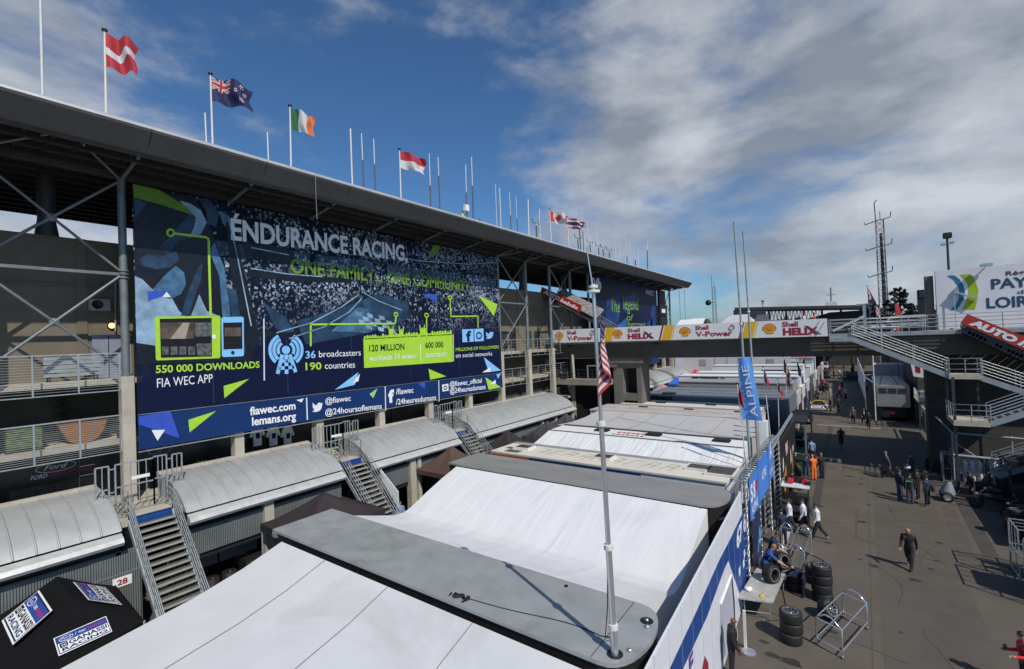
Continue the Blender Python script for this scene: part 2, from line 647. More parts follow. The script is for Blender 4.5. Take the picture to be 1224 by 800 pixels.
# ------------------------------------------------------------------ pit building with the covered grandstand roof
CX = -25.25
COLY = [6.5 + 4.4 * k for k in range(-2, 18)]
pit = thing('pit_building', 'long concrete pit building under a huge dark flat roof with steel columns', 'building', (CX, 40, 0))
Y0, Y1 = -9.0, 81.8
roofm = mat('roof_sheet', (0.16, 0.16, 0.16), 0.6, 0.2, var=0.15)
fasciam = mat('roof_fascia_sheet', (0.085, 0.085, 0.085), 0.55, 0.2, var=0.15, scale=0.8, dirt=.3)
rim_hi = mat('roof_rim_sheet', (0.50, 0.51, 0.52), 0.4, 0.4, var=0.08, scale=0.8, dirt=.2)
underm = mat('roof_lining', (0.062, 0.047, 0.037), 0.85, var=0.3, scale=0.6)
mb = MB()
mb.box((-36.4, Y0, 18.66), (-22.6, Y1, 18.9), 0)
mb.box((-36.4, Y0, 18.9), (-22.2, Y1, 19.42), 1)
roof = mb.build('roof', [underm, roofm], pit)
# rounded front gutter; lower face darkened as in shade, upper edge painted as a highlight
prof = [(-22.6, 18.5), (-22.1, 18.52), (-21.52, 19.2), (-21.49, 19.3), (-21.52, 19.4), (-21.62, 19.48), (-21.85, 19.53), (-22.6, 19.54)]
mb = MB()
n = len(prof)
vs = [(x, Y0, z) for x, z in prof] + [(x, Y1, z) for x, z in prof]
for i in range(n - 1):
    mb.add([vs[i], vs[i + 1], vs[n + i + 1], vs[n + i]], [(0, 1, 2, 3)], 1 if i >= 3 else 0)
mb.add(vs[:n], [tuple(range(n))[::-1]])
mb.add(vs[n:], [tuple(range(n))])
mb.box((-22.62, Y0 + .01, 18.61), (-22.4, Y1 - .01, 19.5))
mb.build('roof_gutter', [fasciam, rim_hi], roof)
mb = MB()
for k, y in enumerate(COLY):
    if Y0 < y < Y1:
        mb.cut()
        mb.slab([(-22.09, y, 18.535), (-21.515, y, 19.205), (-21.485, y, 19.3), (-21.51, y, 19.205)], (0, .05, 0))
mb.build_each('gutter_joint', mat('joint_dark', (.03, .03, .03), .7), roof)
mb = MB()
for i in range(14):
    x = -23.3 - i * 0.95
    mb.box((x, Y0 + .1, 18.45), (x + .2, Y1 - .1, 18.66))
for i in range(121):
    y = Y0 + .2 + i * .75
    mb.box((-36.2, y, 18.58), (-22.7, y + .1, 18.655))
mb.build('roof_purlin', mat('purlin_steel', (.018, .018, .02), .7), roof)
mb = MB()
mb.beam((CX, Y0 + .1, 18.36), (CX, Y1 - .2, 18.36), .2, .22)
mb.build('roof_edge_beam', DSTEEL, pit)
colm = mat('column_steel', (0.17, 0.195, 0.205), 0.5, 0.3, var=0.2, scale=2)
c0 = None
s0 = None
for k, y in enumerate(COLY):
    if c0 is None:
        mb = MB()
        mb.box((CX - .24, y - .22, 0), (CX + .22, y + .22, 9.75), 0)
        mb.tube([(CX, y, 9.75), (CX, y, 18.3)], .15, 1, 12)
        mb.tube([(CX, y, 9.75), (CX, y, 9.85)], .24, 1, 12)
        for zz_ in (13.95, 14.1, 14.25):
            mb.tube([(CX, y, zz_), (CX, y, zz_ + .06)], .2, 1, 12)
        c0 = mb.build('column', [CONCP, colm], pit)
        mb = MB()
        mb.tube([(CX + .1, y, 18.25), (-22.35, y, 18.72)], .075, 0, 8)
        s0 = mb.build('roof_strut', colm, pit)
        continue
    for src in (c0, s0):
        c = src.copy()
        COL.objects.link(c)
        c.location = src.location + V((0, y - COLY[0], 0))
# rear columns and truss, floors, walls
for y in range(3, 80, 9):
    mb = MB()
    mb.tube([(-27.95, y + 1.6, 15.8), (-27.95, y + 1.6, 16.6), (-27.95, y + 1.6, 18.6)], [.42, .3, .3], 0, 12)
    mb.build('rear_column', DSTEEL, pit)
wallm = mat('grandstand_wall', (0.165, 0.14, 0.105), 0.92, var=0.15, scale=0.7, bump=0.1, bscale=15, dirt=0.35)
mb = MB()
mb.box((-28.0, Y0, 9.65), (-27.5, Y1, 15.87))
mb.box((-27.5, Y0, 13.75), (-27.42, Y1, 13.82))
mb.build('rear_wall', wallm, pit)
mb = MB()
for y in (2.5, 5.4, 34.6, 39.0, 44.2, 50.0, 57, 64, 71, 78):
    mb.cut()
    mb.box((-27.5, y, 9.65), (-27.44, y + .35, 15.87))
mb.build_each('wall_pilaster', wallm, pit)
mb = MB()
mb.box((-36, Y0, 9.42), (-25.95, Y1, 9.65))
mb.build('upper_floor', CONCP, pit)
mb = MB()
mb.box((-36, Y0, 6.82), (-25.75, Y1, 7.05))
mb.build('middle_floor', CONCP, pit)
mb = MB()
mb.box((-36, Y0, 4.15), (-25.5, Y1, 4.38))
mb.build('terrace_floor', CONCP, pit)
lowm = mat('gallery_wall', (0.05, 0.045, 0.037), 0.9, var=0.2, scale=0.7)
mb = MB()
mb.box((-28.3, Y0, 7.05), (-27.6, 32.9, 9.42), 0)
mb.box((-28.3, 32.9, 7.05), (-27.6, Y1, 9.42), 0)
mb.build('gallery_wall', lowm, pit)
shopm = mat('black_shopfront', (0.008, 0.008, 0.010), 0.35, var=0.2)
mb = MB()
mb.box((-27.3, Y0, 4.38), (-26.9, 32, 6.82), 0)
mb.box((-27.3, 32, 4.38), (-26.9, Y1, 6.82), 1)
for y in (5.2, 9, 13, 17.5, 22, 27, 31.5):
    mb.box((-26.9, y, 4.38), (-26.84, y + .06, 6.82), 2)
shop = mb.build('shopfront', [shopm, lowm, DSTEEL], pit)
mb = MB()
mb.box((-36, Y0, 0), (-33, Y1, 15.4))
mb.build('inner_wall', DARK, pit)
mb = MB()
mb.box((-36, Y1 - .3, 0), (-25.9, Y1, 15.8))
mb.build('end_wall', CONC, pit)
mb = MB()
mb.box((-33, Y0, 0), (-23.2, Y0 + .3, 18))
mb.build('end_wall', CONC, pit)
# writing on the dark shopfront
mb = MB()
SX = -26.88
P = lambda x, y: at_x(x, y, SX)
a = P(36, 574.5)
mb.cut()
mb.text('FORD', a, (0, 1, 0), (0, 0, 1), w=.5, h=.16, m=0, shear=.35, bold=.01)
mb.cut()
mb.text('PERFORMANCE', a + V((0, .6, .0)), (0, 1, 0), (0, 0, 1), w=1.3, h=.14, m=1, shear=.35, bold=.01)
o = P(67, 558)
pts = [(o.x, o.y + .6 * math.cos(t * .2094), o.z + .19 * math.sin(t * .2094)) for t in range(31)]
mb.cut()
mb.tube(pts, .012, 0, 4)
mb.text('Ford', o + V((0, -.36, -.08)), (0, 1, 0), (0, 0, 1), w=.72, h=.2, m=0, shear=.4)
gp = P(176, 545)
mb.cut()
mb.text('GT', gp, (0, 1, 0), (0, 0, 1), w=1.35, h=.42, m=2, shear=.35, bold=.02)
for zz_ in (5.55, 5.95):
    mb.cut()
    mb.box((SX, 5.25, zz_), (SX + .01, 5.75, zz_ + .03), 0)
mb.build_each('shop_lettering', [PRINTG, DRED, mat('grey_print', (.1, .1, .11), .5)], shop)


def brace(y0, y1, z0, z1, r=.055, nm='cross_brace'):
    mb = MB()
    yc, zc = (y0 + y1) / 2, (z0 + z1) / 2
    for a, b in (((y0, z0), (y1, z1)), ((y0, z1), (y1, z0))):
        mb.tube([(CX + .02, a[0], a[1]), (CX + .02, b[0], b[1])], r, 0, 8)
    mb.lathe((CX - .06, yc, zc), (1, 0, 0), [(.0, 0), (.16, 0), (.16, .12), (.0, .12)], 0, 12)
    return mb.build(nm, colm, pit)


for k in (1, 8, 10, 18):
    if k < len(COLY):
        y0, y1 = COLY[k], COLY[k] + 4.4
        if k == 18:
            y0, y1 = COLY[k], COLY[k] + 4.4
        brace(y0, y1, 9.95, 14.15)
        brace(y0, y1, 14.15, 18.2)
        mb = MB()
        mb.beam((CX, y0, 14.12), (CX, y1, 14.12), .12)
        mb.build('tie_beam', colm, pit)
        mb = MB()
        mb.tube([(CX, y0, 18.2), (-22.35, (y0 + y1) / 2, 18.75), (CX, y1, 18.2)], .05, 0, 6)
        mb.build('roof_brace', colm, pit)


def railing(x, y0, y1, z0, z1, nwire=7, step=1.45):
    mb = MB()
    n = max(1, round((y1 - y0) / step))
    for i in range(n + 1):
        y = y0 + (y1 - y0) * i / n
        mb.box((x - .02, y - .025, z0), (x + .02, y + .025, z1))
    mb.box((x - .02, y0, z1), (x + .02, y1, z1 + .05))
    mb.box((x - .02, y0, z0 - .04), (x + .02, y1, z0))
    for k in range(1, nwire + 1):
        z = z0 + (z1 - z0) * k / (nwire + 1)
        mb.box((x - .007, y0, z - .007), (x + .007, y1, z + .007))
    return mb.build('balcony_railing', STEEL, pit)


for k in (-1, 0, 1, 7, 8, 9, 10, 11):
    y0 = 6.5 + 4.4 * (k - 2) + .24
    railing(CX + .1, y0, y0 + 3.92, 9.2, 10.72, 14 if k < 2 else 5)
    railing(CX + .1, y0, y0 + 3.92, 6.62, 8.1, 18 if k < 2 else 6)
for k in range(0, 16):
    y0 = 6.5 + 4.4 * (k - 2) + .24
    mb = MB()
    mb.box((-25.2, y0, 5.5), (-25.16, y0 + 3.92, 5.54))
    for j in range(5):
        mb.box((-25.19, y0, 4.7 + j * .17), (-25.17, y0 + 3.92, 4.72 + j * .17))
    if k > 5:
        mb.build('terrace_railing', STEEL, pit)
# door, air conditioner, lamp, pipe on the upper wall
mb = MB()
d0, d1 = at_x(111, 451, -27.45), at_x(150, 400, -27.45)
mb.box((-27.5, d0.y, 9.66), (-27.43, d1.y + .2, d1.z), 0)
mb.box((-27.43, d0.y + .55, 9.66), (-27.41, d0.y + .58, d1.z - .05), 1)
dr = mb.build('door', [mat('grey_blue_door', (.24, .26, .33), .5), DSTEEL], pit)
mb = MB()
mb.tube([at_x(138, 399, -27.38), at_x(138.2, 338, -27.38)], .035, 0, 8)
mb.build('wall_pipe', PSTEEL, pit)
for k, y in enumerate((36.0, 37.4, 40.3, 41.9, 47, 48.6)):
    mb = MB()
    mb.box((-27.5, y, 9.9), (-27.46, y + 1.0, 11.6))
    mb.build('wall_window', GLASS, pit)

ac = thing('air_conditioner', 'beige air conditioner box hung high on the grandstand wall', 'air conditioner', tuple(at_x(118, 372, -27.45)))
mb = MB()
q = world_loc(ac)
mb.bbox((-27.5, q.y - .36, q.z), (-27.15, q.y + .36, q.z + .52), .02, 0)
mb.build('casing', mat('beige_casing', (.36, .34, .3), .6), ac)
mb = MB()
mb.lathe((-27.15, q.y - .1, q.z + .27), (1, 0, 0), [(.0, .004), (.2, .004), (.2, .02), (.17, .02)], 0, 20)
mb.build('fan_grille', BLACK, ac)
lp = thing('wall_lamp', 'small round lit bulkhead lamp on the grandstand wall above the blue door', 'lamp', tuple(at_x(133.8, 389.5, -27.4)))
q = world_loc(lp)
mb = MB()
mb.lathe((-27.5, q.y, q.z), (1, 0, 0), [(.16, 0), (.16, .06), (.13, .1)], 0, 16)
mb.build('rim', DSTEEL, lp)
mb = MB()
mb.ball((-27.42, q.y, q.z), .13, 0, 12, 8, (.6, 1, 1))
mb.build('bulb', mat('lit_lamp', (.8, .55, .2), .4, emit=((1, .62, .22), 1.6)), lp)

# bench behind the upper rail, half round counter and green crate on the middle balcony
b0, b1 = at_x(52, 455, -26.4), at_x(124, 450, -26.4)
bn = thing('slatted_bench', 'grey slatted backed bench behind the upper balcony rail', 'bench', (-26.4, (b0.y + b1.y) / 2, 9.65))
mb = MB()
for i in range(5):
    mb.box((-26.42, b0.y, 9.86 + i * .17), (-26.36, b1.y, 9.99 + i * .17))
mb.build('backrest', PSTEEL, bn)
mb = MB()
for i in range(4):
    mb.box((-26.5 - i * .13, b0.y, 10.06), (-26.61 + -i * .13, b1.y, 10.1))
mb.build('seat', PSTEEL, bn)
for y in (b0.y + .2, b1.y - .2):
    mb = MB()
    mb.box((-26.46, y - .03, 9.65), (-26.42, y + .03, 10.05))
    mb.box((-26.95, y - .03, 9.65), (-26.91, y + .03, 10.05))
    mb.build('leg', DSTEEL, bn)
WX = -26.2
w0, w1 = at_x(69, 518, WX), at_x(129, 509, WX)
wd = thing('wooden_counter', 'half round planked brown wooden counter on the middle balcony', 'counter', (WX, (w0.y + w1.y) / 2, 7.05))
mb = MB()
prof = []
ym, hw = (w0.y + w1.y) / 2, (w1.y - w0.y) / 2
zt = 7.95
prof = [(ym - hw, zt), (ym - hw * .86, 7.62), (ym - hw * .55, 7.16), (ym - hw * .35, 7.08), (ym + hw * .35, 7.08), (ym + hw * .62, 7.22), (ym + hw * .86, 7.58), (ym + hw, zt + .04)]
mb.slab([(WX, y, z) for y, z in prof], (-.7, 0, 0))
mb.build('hull', mat('varnished_wood', (.24, .105, .04), .5, var=.3, scale=2, stretch=(1, .4, 14)), wd)
mb = MB()
mb.bbox((WX - .75, ym - hw - .05, zt), (WX + .06, ym + hw + .05, zt + .05), .02)
mb.build('top', mat('light_wood', (.28, .14, .06), .5), wd)
c_0, c_1 = at_x(8, 545, WX), at_x(51, 530, WX)
gc = thing('green_crate', 'green leaf patterned crate on the middle balcony floor', 'crate', (WX, (c_0.y + c_1.y) / 2, 7.05))
leafm = mat('leaf_print', (.085, .12, .05), .6, var=1.0, scale=5, stretch=(1, .8, 3), dirt=1.0)
mb = MB()
mb.bbox((WX - .8, c_0.y, 7.12), (WX, c_1.y, 7.92), .02)
mb.build('body', leafm, gc)
mb = MB()
mb.box((WX - .85, c_0.y - .05, 7.05), (WX + .05, c_1.y + .05, 7.12))
mb.build('pallet', BLACK, gc)


def plant(name, label, loc, s, hue=(.05, .13, .025), n=60, cat='plant', pot=True, seed=1):
    r = random.Random(seed)
    t = thing(name, label, cat, loc)
    mb = MB()
    for i in range(n):
        a, b = r.uniform(0, 6.28), r.uniform(-.3, 1.4)
        c = V(loc) + V((math.cos(a) * .25 * s * r.random(), math.sin(a) * .25 * s * r.random(), .25 * s + .45 * s * r.random()))
        d = V((math.cos(a) * math.cos(b), math.sin(a) * math.cos(b), math.sin(b))) * .17 * s
        w = d.cross(V((0, 0, 1))).normalized() * .045 * s
        mb.poly([c, c + d * .5 + w, c + d, c + d * .5 - w])
    mb.build('foliage', mat('leaf_' + name, hue, .6, var=.5, scale=6), t)
    if pot:
        mb = MB()
        mb.cyl(loc, .16 * s, .3 * s, 0, 12, .2 * s)
        mb.build('pot', BLACK, t)
    return t


p = at_x(146, 512, -26.0)
plant('potted_plant', 'green plant in a dark pot on the balcony beside the first column', (-26.0, p.y, 7.05), 1.1, seed=2)
for i, (x, y, lb) in enumerate(((240, 559, 'round green shrub peeping over the canopy behind the fiawec strip'), (418, 500, 'small green shrub behind the second canopy ridge'), (437, 514, 'lime green shrub in the dark terrace before the second stair'))):
    p = at_x(x, y, -25.8)
    plant('terrace_shrub', lb, (-25.8, p.y, 4.6 if i == 0 else 4.5), 1.0, (.09, .20, .03), 260, seed=5 + i)
# hanging foliage on the dark gallery wall
p = at_x(73, 490, -27.5)
t = thing('hanging_plant', 'dark trailing plant hanging on the gallery wall above the wooden counter', 'plant', (-27.5, p.y, 8.1))
mb = MB()
for i in range(140):
    c = V((-27.45 + rnd.uniform(0, .15), p.y + rnd.gauss(0, .2), 8.0 + rnd.uniform(0, 1.2)))
    d = V((rnd.uniform(-.1, .1), rnd.uniform(-.14, .14), rnd.uniform(-.16, .02)))
    w = V((.04, .03, .03))
    mb.poly([c, c + d * .5 + w, c + d, c + d * .5 - w])
mb.build('foliage', mat('dark_leaf', (.02, .03, .015), .7, var=.4), t)
mb = MB()
mb.box((-27.58, p.y - .2, 9.15), (-27.4, p.y + .2, 9.3))
mb.build('planter', BLACK, t)

# racing overalls hung up in the dark shop under the banner
for i, (x, lb) in enumerate(((307, 'white and navy racing overalls hanging leftmost in the dark shop'), (326, 'white racing overalls hanging in the middle of the dark shop'), (343, 'white racing overalls hanging rightmost in the dark shop, half hidden'))):
    p = at_x(x, 523, -26.6)
    t = thing('racing_suit', lb, 'overalls', (-26.6, p.y, p.z), group='overalls hung in the shop')
    mb = MB()
    q = V((-26.6, p.y, p.z))
    mb.slab([q + V((0, a * .75, b)) for a, b in ((-.55, .1), (-.35, .55), (-.12, .66), (.12, .66), (.35, .55), (.55, .1), (.4, .05), (.28, .3), (.28, -.45), (-.28, -.45), (-.28, .3), (-.4, .05))], (.1, 0, 0), 0)
    mb.build('jacket', OFFWHITE, t)
    mb = MB()
    mb.box((-26.49, p.y - .1, p.z - .05), (-26.48, p.y + .12, p.z + .25))
    mb.build('emblem', NAVY, t)

# ------------------------------------------------------------------ the large printed banner
BX = -24.85
bm_ = bpy.data.materials.new('crowd_photo_print')
bm_.use_nodes = True
t = bm_.node_tree
b = t.nodes['Principled BSDF']
b.inputs['Roughness'].default_value = 0.6
b.inputs['Specular IOR Level'].default_value = 0.15
b.inputs['Alpha'].default_value = 0.80      # printed on perforated mesh: the sky gap behind shows faintly
tcn = N(t, 'ShaderNodeTexCoord')
sp = N(t, 'ShaderNodeSeparateXYZ')
L(t, tcn.outputs['Object'], sp.inputs[0])
Zc, Yc = sp.outputs[2], sp.outputs[1]           # metres above / beside the lower left corner
nb = N(t, 'ShaderNodeTexVoronoi', i_Scale=10.5, feature='F1')
mp = N(t, 'ShaderNodeMapping')
mp.inputs['Scale'].default_value = (0.0, 1.0, 0.8)
L(t, tcn.outputs['Object'], mp.inputs[0])
L(t, mp.outputs[0], nb.inputs['Vector'])
sepc = N(t, 'ShaderNodeSeparateColor')
L(t, nb.outputs['Color'], sepc.inputs[0])
ns = N(t, 'ShaderNodeTexNoise', i_Scale=0.33, i_Detail=5.0, i_Roughness=0.6, i_Distortion=0.4)
L(t, mp.outputs[0], ns.inputs['Vector'])
nf = N(t, 'ShaderNodeTexNoise', i_Scale=6.0, i_Detail=4.0, i_Roughness=0.8)
L(t, mp.outputs[0], nf.inputs['Vector'])
# people = bright speckles, denser in patches and to the right
thr = M(t, 'SUBTRACT', 1.47, M(t, 'ADD', M(t, 'MULTIPLY', ns.outputs[0], 1.25), M(t, 'MULTIPLY', Yc, 0.007)))
spk = M(t, 'GREATER_THAN', M(t, 'ADD', M(t, 'MULTIPLY', sepc.outputs[0], .75), M(t, 'MULTIPLY', nf.outputs[0], .45)), thr)
spv = M(t, 'MULTIPLY', spk, M(t, 'ADD', 0.25, M(t, 'MULTIPLY', sepc.outputs[1], 0.75)))
# grandstand tiers: slanting bands
tier = N(t, 'ShaderNodeTexNoise', i_Scale=1.0, i_Detail=3.0)
mp2 = N(t, 'ShaderNodeMapping')
mp2.inputs['Scale'].default_value = (0, 0.16, 1.7)
mp2.inputs['Rotation'].default_value = (R(14), 0, 0)
L(t, tcn.outputs['Object'], mp2.inputs[0])
L(t, mp2.outputs[0], tier.inputs['Vector'])
tm = N(t, 'ShaderNodeMapRange')
L(t, tier.outputs[0], tm.inputs[0])
tm.inputs[1].default_value = .40
tm.inputs[2].default_value = .60
upz = N(t, 'ShaderNodeMapRange', interpolation_type='SMOOTHSTEP')
L(t, M(t, 'ADD', Zc, M(t, 'MULTIPLY', ns.outputs[0], 2.2)), upz.inputs[0])
upz.inputs[1].default_value = 4.2
upz.inputs[2].default_value = 6.2
val = M(t, 'MULTIPLY', M(t, 'MULTIPLY', spv, M(t, 'ADD', .25, M(t, 'MULTIPLY', tm.outputs[0], .75))), upz.outputs[0])
basec = N(t, 'ShaderNodeMixRGB')
L(t, upz.outputs[0], basec.inputs[0])
basec.inputs[1].default_value = (0.006, 0.011, 0.046, 1)
mk = N(t, 'ShaderNodeMixRGB')
L(t, ns.outputs[0], mk.inputs[0])
mk.inputs[1].default_value = (0.002, 0.003, 0.007, 1)
mk.inputs[2].default_value = (0.009, 0.022, 0.055, 1)
L(t, mk.outputs[0], basec.inputs[2])
hi = N(t, 'ShaderNodeMixRGB')
L(t, sepc.outputs[2], hi.inputs[0])
hi.inputs[1].default_value = (0.25, 0.40, 0.62, 1)
hi.inputs[2].default_value = (0.75, 0.82, 0.92, 1)
fin = N(t, 'ShaderNodeMixRGB')
L(t, val, fin.inputs[0])
L(t, basec.outputs[0], fin.inputs[1])
L(t, hi.outputs[0], fin.inputs[2])
L(t, fin.outputs[0], b.inputs['Base Color'])

bTL, bTR, bBR, bBL = at_x(157.6, 219.5, BX), at_x(593.5, 308, BX), at_x(600, 445, BX), at_x(164.6, 495, BX)
sTL, sTR, sBR, sBL = at_x(164.8, 496.5, BX), at_x(600, 446, BX), at_x(601, 463.5, BX), at_x(166.2, 538, BX)
ban = thing('advertising_banner', 'giant dark blue endurance racing banner with a crowd photo hung between the columns', 'banner', tuple(bBL))
mb = MB()
mb.slab([bBL, bBL.lerp(bBR, 1), bTR, bTL], (-.03, 0, 0))
mb.build('printed_sheet', bm_, ban)
U, Vv = V((0, 1, 0)), V((0, 0, 1))


def bt(mb, body, pl, pr, ytop, m, X=BX, off=.03, **kw):
    mb.cut()
    a, c, d = at_x(pl[0], pl[1], X), at_x(pr[0], pr[1], X), at_x(pl[0], ytop, X)
    mb.text(body, a, (0, (c - a).y, (c - a).z), Vv, w=(c - a).length, h=abs(d.z - a.z), m=m, off=off, **kw)


def bp_(mb, pts, m, X=BX, off=.015):
    mb.cut()
    mb.poly([at_x(x, y, X) + V((off, 0, 0)) for x, y in pts][::-1], m)


def line(mb, pts, m, r=.05, X=BX):
    mb.cut()
    ps = [at_x(x, y, X) + V((.03, 0, 0)) for x, y in pts]
    for a, c in zip(ps, ps[1:]):
        mb.beam(a, c, .02, r * 2, m, up=V((1, 0, 0)).cross(c - a))


# dark pictures of the pit engineers at the left
PB = [mat('print_dark_blue', (.003, .007, .018), .5, var=.5, scale=.8), mat('print_mid_blue', (.016, .05, .105), .5, var=.7, scale=1.2),
      mat('print_steel_blue', (.06, .16, .29), .5, var=.6, scale=1.5), mat('print_pale_blue', (.26, .40, .56), .5, var=.5, scale=1.0)]
for m_ in PB:
    m_.node_tree.nodes['Principled BSDF'].inputs['Alpha'].default_value = 0.86
mb = MB()
bp_(mb, [(158.5, 221), (232, 236), (246, 262), (262, 300), (270, 340), (290, 378), (293, 430), (164, 436)], 0, off=.008)
bp_(mb, [(161, 330), (170, 334), (184, 348), (205, 356), (214, 372), (232, 388), (248, 372), (262, 378), (262, 384), (232, 420), (163, 410)], 3, off=.012)
bp_(mb, [(182, 346), (196, 330), (210, 318), (220, 326), (222, 340), (216, 352), (204, 358), (190, 354)], 2, off=.016)
bp_(mb, [(166, 352), (172, 348), (190, 350), (200, 380), (170, 378)], 3, off=.017)
bp_(mb, [(236, 320), (242, 316), (240, 334), (226, 376), (216, 378), (222, 356)], 1, off=.018)
bp_(mb, [(238, 352), (250, 378), (228, 378)], 3, off=.019)
bp_(mb, [(166, 310), (176, 304), (196, 306), (210, 300), (214, 310), (204, 320), (186, 322), (170, 318)], 1, off=.016)
bp_(mb, [(190, 296), (222, 262), (230, 246), (240, 250), (246, 268), (236, 282), (214, 288), (200, 304)], 1, off=.017)
bp_(mb, [(214, 240), (226, 243), (240, 252), (247, 266), (240, 280), (226, 284), (232, 272), (234, 260)], 3, off=.018)
bp_(mb, [(236, 236), (252, 240), (262, 256), (258, 272), (248, 268), (246, 252)], 1, off=.014)
bp_(mb, [(262, 252), (270, 256), (272, 266), (266, 268)], 2, off=.02)
bp_(mb, [(160, 236), (172, 242), (178, 240), (162, 262)], 1, off=.016)
bp_(mb, [(256, 290), (268, 320), (276, 380), (266, 380), (262, 330), (250, 300)], 2, off=.013)
bp_(mb, [(270, 344), (282, 346), (294, 420), (288, 424)], 1, off=.014)
bp_(mb, [(315, 362), (340, 378), (352, 396), (342, 398), (330, 394)], 1, off=.014)
bp_(mb, [(354, 384), (420, 364), (450, 352), (486, 360), (492, 380), (440, 398), (366, 412)], 1, off=.012)
bp_(mb, [(396, 396), (428, 367), (440, 370), (448, 392), (440, 398)], 2, off=.016)
bp_(mb, [(296, 396), (344, 396), (385, 384), (428, 355), (431, 361), (390, 391), (346, 404), (300, 402)], 0, off=.010)
bp_(mb, [(431, 347), (452, 358), (480, 369), (520, 376), (520, 381), (478, 375), (448, 364), (430, 352)], 0, off=.010)
bp_(mb, [(290, 288), (352, 300), (352, 318), (292, 308)], 0, off=.010)
bp_(mb, [(268, 252), (276, 256), (310, 400), (300, 432), (288, 432)], 0, off=.0105)
bp_(mb, [(296, 322), (352, 330), (420, 333), (420, 338), (350, 337), (297, 330)], 0, off=.010)
for pts in ([(330, 398), (372, 386), (408, 367), (429, 352)], [(345, 405), (387, 391), (417, 373), (432, 357)], [(432, 349), (452, 360), (480, 371)], [(299, 321), (345, 328), (385, 331)], [(272, 258), (284, 310), (300, 390)], [(440, 300), (500, 312), (560, 316), (593, 314)], [(300, 296), (345, 305)]):
    line(mb, pts, 3, .028)
for i in range(6):
    for j in range(4):
        if (i + j) % 2 == 0:
            x, y = 424 + i * 7 + j * 2, 372 + j * 5 + i * 1.2
            bp_(mb, [(x, y), (x + 7, y + 1.4), (x + 8, y + 6.2), (x + 1.5, y + 5)], 3, off=.02)
mb.build_each('photo_print', PB, ban)
# lime and blue facets
mb = MB()
bp_(mb, [(158.6, 220.2), (190, 227), (222, 247), (232, 258), (196, 246), (159.5, 236)], 1, off=.022)
bp_(mb, [(510, 310), (518, 293), (526, 294), (523, 302)], 1, off=.022)
bp_(mb, [(571.5, 353.5), (594.5, 364), (590, 378)], 0, off=.022)
bp_(mb, [(267, 461.5), (297.5, 453), (268, 476)], 0, off=.022)
bp_(mb, [(512, 441), (533, 450), (514, 454)], 0, off=.022)
bp_(mb, [(176, 348.5), (206, 347.5), (200, 352), (177, 360)], 2, off=.024)
bp_(mb, [(400, 466), (428, 445), (424, 460)], 3, off=.022)
bp_(mb, [(421, 458), (430, 446.5), (428, 456)], 4, off=.024)
bp_(mb, [(578, 427), (598.5, 443), (584, 445)], 3, off=.022)
bp_(mb, [(576, 445.5), (586, 439), (586, 444.5)], 4, off=.024)
bp_(mb, [(193.5, 355.5), (199, 349), (204, 355.5)], 4, off=.026)
bp_(mb, [(504, 352), (522, 352), (522, 362)], 2, off=.022)
mb.build_each('facet', [LIME, LIMED, ROYAL, SKYB, PRINTW], ban)
# headline
mb = MB()
bt(mb, 'ÉNDURANCE RACING,', (276, 286), (487, 312), 261.5, 0, bold=.03)
bt(mb, 'ONE FAMILY... ONE COMMUNITY', (347, 326), (562, 348.5), 309, 1, bold=.02)
bt(mb, '550 000 DOWNLOADS', (186, 446), (310, 439.5), 437.2, 2, bold=.025)
bt(mb, 'FIA WEC APP', (187.5, 463.5), (254, 457), 452.5, 3)
bt(mb, '36', (365, 428.5), (377, 427.8), 420, 4, bold=.02)
bt(mb, 'broadcasters', (381, 427.3), (431, 425), 419.5, 3)
bt(mb, '190', (365, 442.5), (384, 441.5), 433.8, 2, bold=.02)
bt(mb, 'countries', (388, 441.2), (424, 439.5), 433.2, 3)
bt(mb, 'MILLIONS OF FOLLOWERS', (544.5, 420), (596, 416.5), 416, 2, bold=.01)
bt(mb, 'on social networks', (544.5, 427.8), (588, 425), 422.5, 3)
mb.build_each('lettering', [PRINTW, LIMED, LIME, PRINTW, SKYB], ban)
# tablet and telephone
mb = MB()
bp_(mb, [(184.5, 380), (186, 378.6), (261.5, 377.5), (263.2, 379), (263, 427), (261.5, 428.3), (187.5, 431), (186, 429.5)], 0, off=.03)
bp_(mb, [(190.5, 381.3), (252.5, 380.2), (253, 426.2), (192, 427.8)], 2, off=.04)
bp_(mb, [(191, 386), (231, 385), (231, 405), (191, 405.5)], 4, off=.045)
bp_(mb, [(203, 405.3), (218, 386), (226, 386), (221, 405)], 5, off=.05)
bp_(mb, [(232, 386), (252, 385.6), (252, 402), (232, 402.6)], 6, off=.045)
bp_(mb, [(234, 411), (252, 410.6), (252, 425), (236, 425.5)], 6, off=.045)
for i in range(4):
    bp_(mb, [(193 + i * 10.5, 414.5), (201 + i * 10.5, 414.2), (201 + i * 10.5, 424), (193 + i * 10.5, 424.4)], 6, off=.05)
bp_(mb, [(255.2 + 2.6 * math.cos(a * .6283), 402.6 + 2.8 * math.sin(a * .6283)) for a in range(10)], 3, off=.045)
bp_(mb, [(264, 381), (266, 379.3), (289, 378.7), (291, 380), (291.3, 424.6), (289.5, 426), (267, 427), (265, 425.8)], 1, off=.03)
bp_(mb, [(266.3, 386), (289, 385.4), (289.3, 417), (266.8, 417.8)], 2, off=.04)
bp_(mb, [(268, 392), (287.5, 391.6), (287.5, 402), (268, 402.4)], 4, off=.045)
bp_(mb, [(277.8 + 2.2 * math.cos(a * .6283), 421.8 + 2.3 * math.sin(a * .6283)) for a in range(10)], 2, off=.045)
